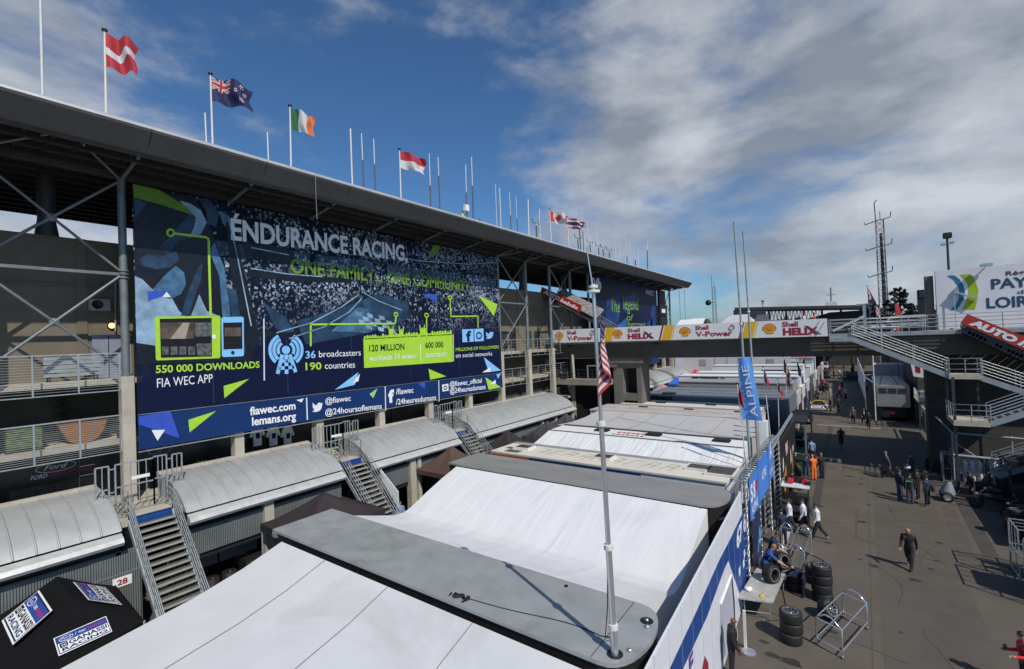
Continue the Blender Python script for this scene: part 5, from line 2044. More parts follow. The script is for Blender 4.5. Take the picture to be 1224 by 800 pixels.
def flag(label, base, top, hoist, fly, wind, mats, mfn, phase=0.0, droop=0.0, name='flag_on_pole', nu=30, nv=20, r=.035, group=None, drape=0.0, amp=.16):
    """flag flying from a pole: hoist = height of the cloth, fly = its length"""
    base, top = V(base), V(top)
    t = thing(name, label, 'flag', tuple(base), group=group)
    mb = MB()
    mb.tube([base, top], [r, r * .8], 0, 10)
    mb.build('pole', OFFWHITE, t)
    mb = MB()
    mb.cyl(top, r * 2.2, .06, 0, 10)
    mb.build('cap', BLACK, t)
    w = V(wind).normalized()
    side = w.cross(V((0, 0, 1)))
    up = (top - base).normalized()

    def fn(u, v):
        p = top - up * (.08 + hoist * (1 - v)) + w * (fly * u * (1 - drape)) - V((0, 0, droop * fly * u ** 1.3 * (1 + .25 * (v - .5))))
        p += side * amp * 1.7 * math.sin(u * 8 + phase + v * 1.9) * min(1, u * 2.5) * fly * .6
        p += V((0, 0, .085 * hoist * math.sin(u * 9 + phase * 2 + v) * u)) + w * (.05 * fly * math.sin(v * 7 + phase) * u)
        return p
    flagmesh(fn, 0, mats, nu, nv, mfn, t)
    return t


FW_ = mat('flag_white', (.55, .55, .57), .75, var=.05)
FR_ = mat('flag_red', (.40, .028, .04), .75, var=.08)
FB_ = mat('flag_navy', (.012, .020, .085), .75, var=.08)
FG_ = mat('flag_green', (.012, .11, .05), .75, var=.08)
FO_ = mat('flag_orange', (.60, .15, .03), .75, var=.08)


def jack(u, v):
    """union cross pattern on the unit square -> 0 navy 1 white 2 red"""
    x, y = u - .5, v - .5
    if abs(x) < .06 or abs(y) < .10:
        return 2
    if abs(x) < .11 or abs(y) < .17:
        return 1
    d = min(abs(x - y), abs(x + y))
    if d < .045:
        return 2
    if d < .11:
        return 1
    return 0


def nzf(u, v):
    if u < .48 and v > .5:
        return jack(u / .48, (v - .5) * 2)
    for (cx_, cy_, s) in ((.74, .82, .05), (.86, .62, .05), (.64, .58, .05), (.75, .24, .06)):
        d = math.hypot((u - cx_) * 1.8, v - cy_)
        a = math.atan2(v - cy_, (u - cx_) * 1.8)
        rr = 1 / (1 + .5 * abs(math.sin(2.5 * a + .8)))
        if d < s * 1.15 * rr:
            return 2
        if d < s * 1.9 * rr:
            return 1
    return 0


def usaf(u, v):
    if u < .42 and v > .46:
        i, j = int(u / .42 * 8), int((v - .46) / .54 * 7)
        return 1 if (i + j) % 2 == 0 and (u / .42 * 8) % 1 < .5 and ((v - .46) / .54 * 7) % 1 < .5 else 0
    return 2 if int((1 - v) * 13) % 2 == 0 else 1


def canf(u, v):
    if u < .26 or u > .74:
        return 1
    x, y = abs(u - .5) * 1.9, v - .5
    if (y < .32 and y > -.2 and x < .30 * (1 - abs(y - .02) * 2.2) * (1 if int((y + 1) * 14) % 2 else .6)) or (x < .02 and y > -.34 and y < 0):
        return 1
    return 0


rz = 19.4
RX = -23.2


def rooftop(x, y):
    p = at_x(x, y, RX)
    return p


def roof_flag(px_base, px_top, hoist, fly, label, mats, mfn, phase, droop=.1, wind=(.45, .9, 0), drape=0):
    b_ = at_x(px_base[0], px_base[1], RX)
    tp = at_x(px_top[0], px_top[1], RX)
    flag(label, (RX, b_.y, rz), (RX, tp.y, tp.z), hoist, fly, wind, mats, mfn, phase, droop, nu=48, nv=32, group='national flags on the grandstand roof', drape=drape, r=.045)


roof_flag((126.5, 130), (125, 37), 1.36, 1.15, 'red flag with a white middle stripe on the roof edge, nearest flag', [FR_, FW_], lambda u, v: 1 if .4 < v + .10 * math.sin(u * 5) < .62 else 0, .4, .12, drape=.15)
roof_flag((254, 167), (251.5, 89), 1.15, 1.6, 'navy flag with red stars and a union canton on the roof', [FB_, FW_, FR_], nzf, 1.2, .10)
roof_flag((347.5, 194), (346.5, 127), 1.12, 1.15, 'green white and orange striped flag on the roof', [FG_, FW_, FO_], lambda u, v: 0 if u < .36 else (1 if u < .68 else 2), 2.2, .22)
roof_flag((479, 233), (477.5, 179), 1.1, 1.7, 'flag with a red upper half and white lower half on the roof', [FR_, FW_], lambda u, v: 0 if v > .5 else 1, 3.0, .16)
roof_flag((659, 286), (657, 250.5), 1.05, 2.1, 'red and white flag with a maple leaf on the roof', [FW_, FR_], canf, 1.0, .2)
roof_flag((680, 292), (678, 259.5), 1.0, 2.2, 'flag of red white and navy stripes farthest along the roof', [FR_, FW_, FB_], lambda u, v: 2 if .34 < v < .66 else (1 if .17 < v < .83 else 0), 2.6, .12)
# drooping stars and stripes on the near mast
sf = thing('striped_flag', 'stars and stripes flag hanging limp from the thick mast', 'flag', (-4.4, 9.3, 9.5))


def drape_fn(u, v):
    # cloth folded along its fly, hanging almost straight down
    k = 1 - v
    x = -4.40 + .03 + .17 * (1 - abs(2 * u - .9)) * (.35 + .65 * k) + 0.035 * math.sin(u * 9 + k * 3)
    y = 9.22 + .16 * math.sin(u * 11 + 1) * (.4 + k * .6)
    z = 11.1 - .95 * k - 1.05 * abs(u - .12) * (0.65 + .35 * k)
    return V((x, y, z))


flagmesh(drape_fn, 0, [FB_, FW_, FR_], 60, 39, usaf, sf)
# flags rising between the trailers
def small_flag(label, px_top, px_bot, Y, hoist, fly, mats, mfn, ph, base_z=2.0, droop=1.2, drape=.55):
    tp, bt_ = at_y(px_top[0], px_top[1], Y), at_y(px_bot[0], px_bot[1], Y)
    d = (tp - bt_).normalized()
    b_ = tp - d * ((tp.z - base_z) / d.z)
    flag(label, b_, tp, hoist, fly, (1, -.2, 0), mats, mfn, ph, droop, group='flags on poles above the transporters', drape=drape, r=.03, amp=.10)


small_flag('limp red flag on a thin pole left of the tall ALPINE flag', (881, 459), (896, 590), 27.0, .9, .6, [FR_], lambda u, v: 0, .3, droop=.9)
small_flag('blue white and red tricolour on a white pole right of the ALPINE flag', (912, 439), (918, 495), 38.0, .95, .7, [FB_, FW_, FR_], lambda u, v: 0 if u < .33 else (1 if u < .66 else 2), .8)
small_flag('dark tricolour flag hanging limp, farther right of the ALPINE flag', (929.5, 454), (931, 505), 43.0, .8, .7, [FB_, FW_, FR_], lambda u, v: 0 if u < .45 else (1 if u < .6 else 2), 2.0)
small_flag('limp union flag on a dark pole standing on the blue grey trailer', (940, 437), (939.5, 475), 51.0, 1.5, .8, [FB_, FW_, FR_], jack, .2)
small_flag('black limp flag left of the union flag', (936.5, 427), (937, 452), 60.0, 1.5, .5, [BLACK], lambda u, v: 0, 1.0, 3.0)
small_flag('dark blue limp flag by the white trailers', (952, 430), (955, 452), 64.0, 1.7, .8, [FB_], lambda u, v: 0, 1.6, 3.0)
small_flag('small orange flag far along the trailer row', (959, 423), (960, 440), 90.0, 1.6, 1.0, [FO_], lambda u, v: 0, .1, 3.0)

# ------------------------------------------------------------------ footbridge with the fuel advertising
BY = 44.0
br = thing('footbridge', 'concrete footbridge over the paddock lane between the grandstand and the right bank', 'bridge', (-12, 45, 0))
mb = MB()
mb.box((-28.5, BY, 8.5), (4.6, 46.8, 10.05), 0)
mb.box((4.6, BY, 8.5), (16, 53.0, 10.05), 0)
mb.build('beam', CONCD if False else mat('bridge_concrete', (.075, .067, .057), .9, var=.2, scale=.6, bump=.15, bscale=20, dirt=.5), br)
mb = MB()
mb.box((-28.5, BY - .12, 10.05), (4.6, 46.9, 10.2), 0)
mb.box((4.6, BY - .12, 10.05), (16, 53.1, 10.2), 0)
mb.build('deck', CONC, br)
pxl, pxr = at_y(733, 430, 44.4), at_y(766, 430, 44.4)
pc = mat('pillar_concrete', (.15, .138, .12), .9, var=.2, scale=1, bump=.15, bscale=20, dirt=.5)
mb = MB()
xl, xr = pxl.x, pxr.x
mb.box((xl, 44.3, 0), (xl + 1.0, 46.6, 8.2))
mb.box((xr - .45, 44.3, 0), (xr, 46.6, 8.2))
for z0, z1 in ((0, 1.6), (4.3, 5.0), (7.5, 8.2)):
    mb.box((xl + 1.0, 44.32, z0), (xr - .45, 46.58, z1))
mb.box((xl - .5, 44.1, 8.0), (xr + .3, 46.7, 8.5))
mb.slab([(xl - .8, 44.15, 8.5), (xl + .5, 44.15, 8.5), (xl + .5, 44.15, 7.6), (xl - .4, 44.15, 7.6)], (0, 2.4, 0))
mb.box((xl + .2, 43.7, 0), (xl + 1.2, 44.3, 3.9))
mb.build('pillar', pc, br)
mb = MB()
mb.box((xl + 1.0, 45.8, 1.6), (xr - .45, 45.9, 7.5))
mb.build('pillar_void', BLACK, br)
mb = MB()
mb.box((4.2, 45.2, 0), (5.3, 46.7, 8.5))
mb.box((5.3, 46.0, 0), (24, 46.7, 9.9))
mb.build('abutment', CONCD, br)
for i, x in enumerate((-24.6, -15.4, -1.6)):
    mb = MB()
    mb.bbox((x, 43.9, 9.75), (x + .5, 44.3, 9.95), .03)
    mb.build('bridge_lamp', BLACK, br)
# galleries under the left end
mb = MB()
g0, g1 = at_y(663, 453, 43.0), at_y(727, 462, 43.0)
mb.box((g0.x, 42.6, g0.z - .55), (g1.x, 44.2, g0.z), 0)
g2, g3 = at_y(663, 420, 44.5), at_y(722, 428, 44.5)
mb.box((g2.x, 44.2, g2.z - .45), (g3.x + .6, 45.5, g2.z + .1), 0)
mb.build('gallery_slab', CONC, br)
mb = MB()
mb.box((-28, 46.0, 0), (-20.2, 46.4, 8.4), 0)
mb.build('back_wall', DARK, br)
mb = MB()
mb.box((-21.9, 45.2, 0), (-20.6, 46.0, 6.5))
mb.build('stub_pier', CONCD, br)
mb = MB()
rail_run(mb, [(g0.x, 42.65, g0.z), (g1.x, 42.65, g0.z)], (.3, .6, 1.0), 1.4)
mb.build('gallery_railing', DSTEEL, br)
mb = MB()
a_, b_ = at_y(650, 430, 42.8), at_y(676, 455, 42.8)
mb.beam(a_, b_, .12, .5)
mb.build('stair_stringer', DSTEEL, br)
mb = MB()
a_, b_ = at_y(684, 424, 43.8), at_y(686, 452, 43.8)
mb.tube([a_, b_], .15, 0, 10)
mb.build('gallery_post', CONCP, br)
for (x0_, x1_) in ((702, 713),):
    a_, b_ = at_y(x0_, 452, 43.6), at_y(x1_, 438, 43.6)
    mb = MB()
    mb.box((a_.x, 43.6, a_.z), (a_.x + .1, 43.7, b_.z))
    mb.box((b_.x, 43.6, a_.z), (b_.x + .1, 43.7, b_.z))
    mb.box((a_.x, 43.59, b_.z), (b_.x + .1, 43.71, b_.z + .1))
    mb.build('door_frame', PSTEEL, br)

SYp = 43.35
fa = thing('fuel_advert', 'long white advertising panel with yellow scallop shells across the footbridge', 'sign', (-14, SYp, 10.1))
us = V((1, 0, -.0085)).normalized()
S0 = V((at_y(658.8, 402, SYp).x, SYp, 10.28))
SL = at_y(989, 392, SYp).x - S0.x
SH = 1.36
mb = MB()
mb.slab([S0, S0 + us * SL, S0 + us * SL + V((0, 0, SH)), S0 + V((0, 0, SH))], (0, .1, 0))
mb.build('panel', mat('advert_white', (.72, .72, .74), .45, var=.03), fa)
mb = MB()
for k in range(14):
    q = S0 + us * (SL * (k + .5) / 14)
    mb.beam(q + V((0, .1, .2)), q + V((0, .66, -.1)), .06)
    mb.beam(q + V((0, .1, SH)), q + V((0, .66, .3)), .05)
mb.build('bracket', DSTEEL, fa)


def sx_(px):
    return at_y(px, 392, SYp).x - S0.x


def SP(a, c, off=.012):
    return S0 + us * a + V((0, -off, c * SH))


def scallop(mb, cx_, cy_, s):
    def fan(sc_, off, m):
        pts = []
        for k in range(-9, 10):
            a = R(k * 11.2)
            rr = 1.0 * (1 - .055 * (k % 2))
            pts.append((math.sin(a) * rr * 1.06, math.cos(a) * rr * .92))
        pts += [(.62, -.42), (.50, -.80), (-.50, -.80), (-.62, -.42)]
        mb.poly([S0 + us * (cx_ + x * s * sc_) + V((0, -off, cy_ * SH + (y + .02) * s * sc_)) for x, y in pts][::-1], m)
    fan(1.0, .012, 1)
    fan(.87, .018, 0)
    for k in range(-3, 4):
        a = R(k * 24)
        p0 = S0 + us * (cx_ + math.sin(a) * s * .16) + V((0, -.022, cy_ * SH - .5 * s + .06))
        p1 = S0 + us * (cx_ + math.sin(a) * s * .82) + V((0, -.022, cy_ * SH + math.cos(a) * s * .70))
        mb.beam(p0, p1, .012, s * .055, 1, up=(0, 1, 0)) if False else mb.poly([p0 + us * -.012, p1 + us * -.03, p1 + us * .03, p0 + us * .012], 1)


mb = MB()
for px in (668, 738, 818.5, 919.5):
    mb.cut()
    scallop(mb, sx_(px), .50, .50)
mb.build_each('shell_emblem', [YEL, mat('shell_red_print', (.50, .02, .02), .5)], fa)
mb = MB()
TX = V((0, 0, 1))


def sgt(body, x0_, x1_, base, cap, bold=.03, m=0, shear=0):
    mb.cut()
    mb.text(body, SP(sx_(x0_), base, .014), us, TX, w=sx_(x1_) - sx_(x0_), h=(cap - base) * SH, m=m, bold=bold, shear=shear)


sgt('Shell', 677.5, 688.5, .62, .88)
sgt('V-Power', 677.5, 708, .16, .47)
sgt('Shell', 750, 765, .62, .88)
sgt('HELIX', 750, 780, .15, .50, .055)
sgt('Shell', 831, 847, .62, .88)
sgt('V-Power', 831, 875, .18, .50)
sgt('Shell', 935, 954, .62, .90)
sgt('HELIX', 935.5, 978, .13, .52, .055)
for px in (708, 875):
    mb.cut()
    pts = [SP(sx_(px), .70, .02) + us * (.2 * math.cos(k * .3927)) + V((0, 0, .22 * math.sin(k * .3927))) for k in range(17)]
    for a_, b_ in zip(pts, pts[1:]):
        mb.beam(a_, b_, .09, .012, 0)
for (x0_, x1_) in ((772, 782), (966, 982)):
    mb.cut()
    mb.poly([SP(sx_(x0_), .62, .02), SP(sx_(x1_), .12, .02), SP(sx_(x1_) - .1, .12, .02), SP(sx_(x0_) - .3, .66, .02)][::-1], 1)
for px in (727.5, 798, 895.5, 984):
    w = sx_(px)
    mb.cut()
    if px != 984:
        mb.poly([SP(w - .58, 0.005), SP(w + .22, 0.005), SP(w + .58, .995), SP(w - .22, .995)], 2)
        mb.poly([SP(w - .86, 0.005), SP(w - .70, 0.005), SP(w - .34, .995), SP(w - .50, .995)], 0)
        mb.poly([SP(w + .30, 0.005), SP(w + .36, 0.005), SP(w + .72, .995), SP(w + .66, .995)], 2)
    else:
        mb.poly([SP(w - .9, 0.02), SP(w - .86, 0.02), SP(w - .2, .9), SP(w - .24, .9)], 1)
        mb.poly([SP(w - .55, 0.02), SP(w - .51, 0.02), SP(w + .12, .8), SP(w + .08, .8)], 1)
mb.build_each('lettering', [mat('shell_word_red', (.30, .010, .035), .5), mat('swoosh_dark', (.05, .06, .12), .5), YEL], fa)

# walkway rails on both ends
mb = MB()
x0_ = S0.x + SL + .1
rail_run(mb, [(x0_, SYp, 10.2), (9.5, SYp, 10.2)], (.3, .6, .85, 1.1), 1.6, .028)
mb.build('walkway_railing', STEEL, br)
mb = MB()
rail_run(mb, [(x0_, 46.8, 10.2), (4.6, 46.8, 10.2), (4.6, 53, 10.2), (16, 53.0, 10.2)], (.4, .8, 1.1), 1.6, .028)
mb.build('walkway_railing', STEEL, br)
mb = MB()
rail_run(mb, [(-28.4, SYp + .2, 10.2), (S0.x - .1, SYp + .2, 10.2)], (.25, .5, .8, 1.1), 1.0, .03)
mb.box((-28.4, SYp + .25, 10.2), (S0.x - .1, SYp + .28, 10.6))
mb.build('walkway_railing', PSTEEL, br)
mb = MB()
mb.box((x0_, SYp - .05, 9.95), (9.5, SYp + .1, 10.2))
mb.build('walkway_edge', PSTEEL, br)


# zigzag steel stair on the right bank
def flight(t, a, b_, y0_, y1_, n, m=PSTEEL, railm=STEEL):
    a, b_ = V(a), V(b_)
    for y in (y0_, y1_):
        mb = MB()
        mb.beam((a.x, y, a.z - .12), (b_.x, y, b_.z - .12), .08, .34)
        mb.build('stringer', m, t)
    mb = MB()
    for i in range(1, n):
        q = a.lerp(b_, i / n)
        mb.box((q.x - .15, y0_ + .05, q.z - .05), (q.x + .15, y1_ - .05, q.z))
    mb.build('flight', m, t)
    for y in (y0_, y1_):
        mb = MB()
        rail_run(mb, [(a.x, y, a.z), (b_.x, y, b_.z)], (.25, .45, .65, .85, 1.05), 1.8, .024)
        mb.build('handrail', railm, t)


zs = thing('zigzag_stair', 'grey steel zigzag stairs coming down from the right end of the footbridge', 'staircase', (6, 42.6, 0))
flight(zs, (-.05, 0, 9.95), (5.1, 0, 7.3), 42.1, 43.2, 15)
flight(zs, (6.6, 0, 7.2), (11.8, 0, 4.8), 42.1, 43.2, 14)
flight(zs, (6.7, 0, 4.45), (11.8, 0, 7.0), 40.8, 41.9, 14)
flight(zs, (6.6, 0, 1.6), (11.8, 0, 4.3), 39.4, 40.5, 14)
for (x0_, x1_, y0_, y1_, z) in ((-1.4, -.05, 42.0, 43.3, 9.95), (5.05, 6.65, 42.0, 43.6, 7.3), (5.0, 6.7, 40.7, 43.4, 4.45), (11.8, 13.5, 40.7, 43.3, 4.8)):
    mb = MB()
    mb.box((x0_, y0_, z - .3), (x1_, y1_, z))
    mb.build('landing', CONCP if z < 9 else PSTEEL, zs)
    if z < 9:
        mb = MB()
        rail_run(mb, [(x0_, y1_ - .05, z), (x0_, y0_, z), (x1_, y0_, z)], (.35, .7, 1.05), 1.0, .028)
        mb.build('landing_railing', STEEL, zs)
mb = MB()
for (x, y) in ((5.1, 41.0), (6.6, 43.4), (5.1, 43.4)):
    mb.box((x - .07, y - .07, 0), (x + .07, y + .07, 7.2))
mb.build('post', DSTEEL, zs)
mb = MB()
for k in range(12):
    a_ = at_y(1124 + k * 9.5, 422 + k * 3.6, 45.7)
    b_ = at_y(1148 + k * 9.5, 405 + k * 3.6, 45.7)
    mb.tube([a_, b_], .025, 0, 5)
mb.build('slanted_bar', OFFWHITE, zs)

# covered stair with the red magazine sign, one at each end
def hebdo(label, corners, Y, txt_from, txt_to, cap, tname):
    t = thing('red_banner_sign', label, 'sign', tuple(at_y(*corners[0], Y)))
    Q = [at_y(x, y, Y) for x, y in corners]     # tl, tr, br, bl
    mb = MB()
    mb.slab(Q[::-1], (0, .12, 0))
    mb.build('panel', mat('hebdo_red', (.40, .030, .018), .5, var=.05), t)
    u_ = (Q[2] - Q[3]).normalized()
    v_ = (Q[0] - Q[3])
    v_ = (v_ - u_ * v_.dot(u_)).normalized()
    hgt = (Q[0] - Q[3]).length
    ln = (Q[2] - Q[3]).length
    mb = MB()
    o_ = Q[3] + u_ * (ln * .06) + v_ * (hgt * .22) + V((0, -.02, 0))
    mb.cut()
    mb.text('AUTO', o_, u_, v_, w=ln * .42, h=hgt * .55, bold=.07, shear=.15)
    mb.cut()
    mb.text('hebdo', o_ + u_ * (ln * .44), u_, v_, w=ln * .44, h=hgt * .5, bold=.05, shear=.2)
    mb.build_each('lettering', PRINTW, t)
    return t, Q


h1, Q1 = hebdo('red slanting magazine sign on the left covered stair by the grandstand', [(647.5, 343.0), (695.2, 365), (692.5, 373.5), (645.8, 350.5)], 43.6, 0, 0, 0, '')
h2, Q2 = hebdo('red slanting magazine sign on the right covered stair', [(1156.5, 375.5), (1292, 429), (1285, 444), (1148, 386.5)], 42.4, 0, 0, 0, '')
cs = thing('covered_stair', 'sloping covered stair with a mottled pale roof joining the grandstand to the footbridge', 'staircase', tuple(Q1[3]))
mb = MB()
A_, B_ = Q1[3] + V((0, .2, -.25)), at_y(718, 388, 43.8)
mb.slab([A_, B_, B_ + V((0, 2.4, 0)), A_ + V((0, 2.4, 0))], (0, 0, -.25), 0)
mb.build('flight', DSTEEL, cs)
mb = MB()
r0, r1 = at_y(672, 346, 45.8), at_y(722, 371, 45.8)
mb.slab([r0, r1, r1 + V((0, -1.9, -.95)), r0 + V((0, -1.9, -.95))], (0, 0, .08), 0)
mb.build('roof', mat('mottled_roof', (.20, .18, .18), .6, var=.6, scale=3), cs)
mb = MB()
r0, r1 = at_y(711, 374, 45.0), at_y(751, 397, 45.0)
for k in range(8):
    d = V((0, 0, -.28 * k))
    mb.beam(r0 + d, r1 + d, .05, .1)
mb.build('side_slat', STEEL, cs)
mb = MB()
mb.beam(Q1[3] + V((0, -.05, -.2)), Q1[2] + V((0, -.05, -.2)), .05)
mb.build('edge_tube', ALU, cs)
cs2 = thing('covered_stair', 'sloping dark stair underside beneath the right red sign', 'staircase', tuple(Q2[3]))
mb = MB()
A_, B_ = Q2[3] + V((.3, .14, -.06)), Q2[2] + V((0, .14, -.06))
mb.slab([A_, B_, B_ + V((0, 2.2, 0)), A_ + V((0, 2.2, 0))], (0, 0, -.3), 0)
n = 26
for i in range(n):
    q = A_.lerp(B_, (i + .5) / n)
    mb.box((q.x - .2, q.y + .02, q.z - .62), (q.x + .12, q.y + 2.1, q.z - .3))
mb.build('flight', DSTEEL, cs2)

# regional council board
RY = 50.5
rg = thing('region_board', 'big white roadside style board with a teal and lime double curve emblem', 'sign', tuple(at_y(1119.5, 391, RY)))
q0 = at_y(1121, 391, RY)
mb = MB()
mb.box((q0.x, RY, 10.3), (q0.x + 10.5, RY + .4, 14.95), 0)
mb.build('panel', mat('board_white', (.66, .66, .70), .5, var=.05, scale=.8, dirt=.12), rg)
mb = MB()
mb.box((q0.x - .62, RY + .3, 9.6), (q0.x - .1, RY + .9, 14.6), 0)
mb.build('side_post', mat('brown_post', (.14, .11, .085), .7, var=.3, scale=2, stretch=(6, 6, .5)), rg)
mb = MB()


def rpt(x, y, off=.02):
    return at_y(x, y, RY - off)


mb.poly([rpt(1132, 329.5), (rpt(1140.5, 329.2)), rpt(1147, 334), rpt(1151.5, 341), rpt(1153.5, 349), rpt(1152, 357.5), rpt(1147, 366), rpt(1143.5, 370.5), rpt(1135.5, 371), rpt(1142, 365), rpt(1146, 357), rpt(1147, 349), rpt(1145, 342), rpt(1140, 334.5)], 0)
mb.poly([rpt(1148, 328.5), rpt(1160.5, 327.8), rpt(1166, 336), rpt(1169.3, 347), rpt(1168.5, 357), rpt(1165.5, 369.8), rpt(1150, 370), rpt(1154.5, 362), rpt(1157.8, 352), rpt(1157.5, 343), rpt(1154, 335)], 1)
mb.build('emblem', [mat('teal_print', (.015, .16, .25), .5), mat('olive_lime_print', (.30, .42, .01), .5)], rg)
mb = MB()


def rt(body, x0_, x1_, yb, yt, m, bold):
    mb.cut()
    a_, c_, d_ = rpt(x0_, yb), rpt(x1_, yb), rpt(x0_, yt)
    mb.text(body, a_, (1, 0, 0), (0, 0, 1), w=c_.x - a_.x, h=d_.z - a_.z, m=m, bold=bold)


rt('Région', 1202.5, 1243, 329.5, 324.5, 1, .02)
rt('PAYS', 1185, 1240, 345.5, 334, 0, .03)
rt('de la', 1216, 1250, 351.5, 347, 0, .01)
rt('LOIRE', 1179.5, 1242, 368.5, 356.5, 0, .03)
mb.build_each('lettering', [mat('petrol_print', (.015, .055, .12), .5), mat('plum_print', (.09, .015, .04), .5)], rg)
mb = MB()
a_ = rpt(1140, 349, .1)
b_ = rpt(1168, 357.5, .1)
mb.beam(a_ + V((0, -.15, 0)), b_ + V((0, -.15, 0)), .3, .12)
mb.beam(a_ + V((0, -.2, 0)), V((a_.x, a_.y - .2, 10.2)), .05)
mb.build('lamp_arm', ALU, rg)
mb = MB()
q = at_y(1179, 319.5, RY - .6)
mb.bbox((q.x - .35, RY - .9, 14.9), (q.x + .35, RY - .3, 15.12), .05, 0)
mb.beam((q.x, RY - .6, 14.95), (q.x, RY + .1, 14.8), .06)
mb.build('flood_lamp', ALU, rg)
# ------------------------------------------------------------------ people
SKIN = [mat('skin_light', (.42, .24, .17), .6, var=.06), mat('skin_brown', (.13, .062, .04), .55, var=.06)]
HAIRS = {'dark': mat('hair_dark', (.018, .013, .010), .6, var=.3, scale=40), 'brown': mat('hair_brown', (.07, .038, .020), .6, var=.3, scale=40),
         'fair': mat('hair_fair', (.25, .15, .07), .6, var=.3, scale=40), 'grey': mat('hair_grey', (.28, .27, .26), .6, var=.2, scale=40)}
CLO = {}


def cloth_m(col):
    k = tuple(col)
    if k not in CLO:
        CLO[k] = mat('clothing_%d' % len(CLO), col, .85, var=.14, scale=7, bump=.4, bscale=14)
    return CLO[k]


def rotx(p, piv, a):
    c, s = math.cos(a), math.sin(a)
    y, z = p[1] - piv[1], p[2] - piv[2]
    return V((p[0], piv[1] + y * c - z * s, piv[2] + y * s + z * c))


def limb(piv, a1, l1, a2, l2, x, dx1=0.0, dx2=0.0):
    """two segment limb swung in the fore-aft plane; angle 0 = straight down, positive = forward"""
    k = V((x + dx1, piv[1] + math.sin(a1) * l1, piv[2] - math.cos(a1) * l1))
    e = V((x + dx1 + dx2, k.y + math.sin(a2) * l2, k.z - math.cos(a2) * l2))
    return k, e


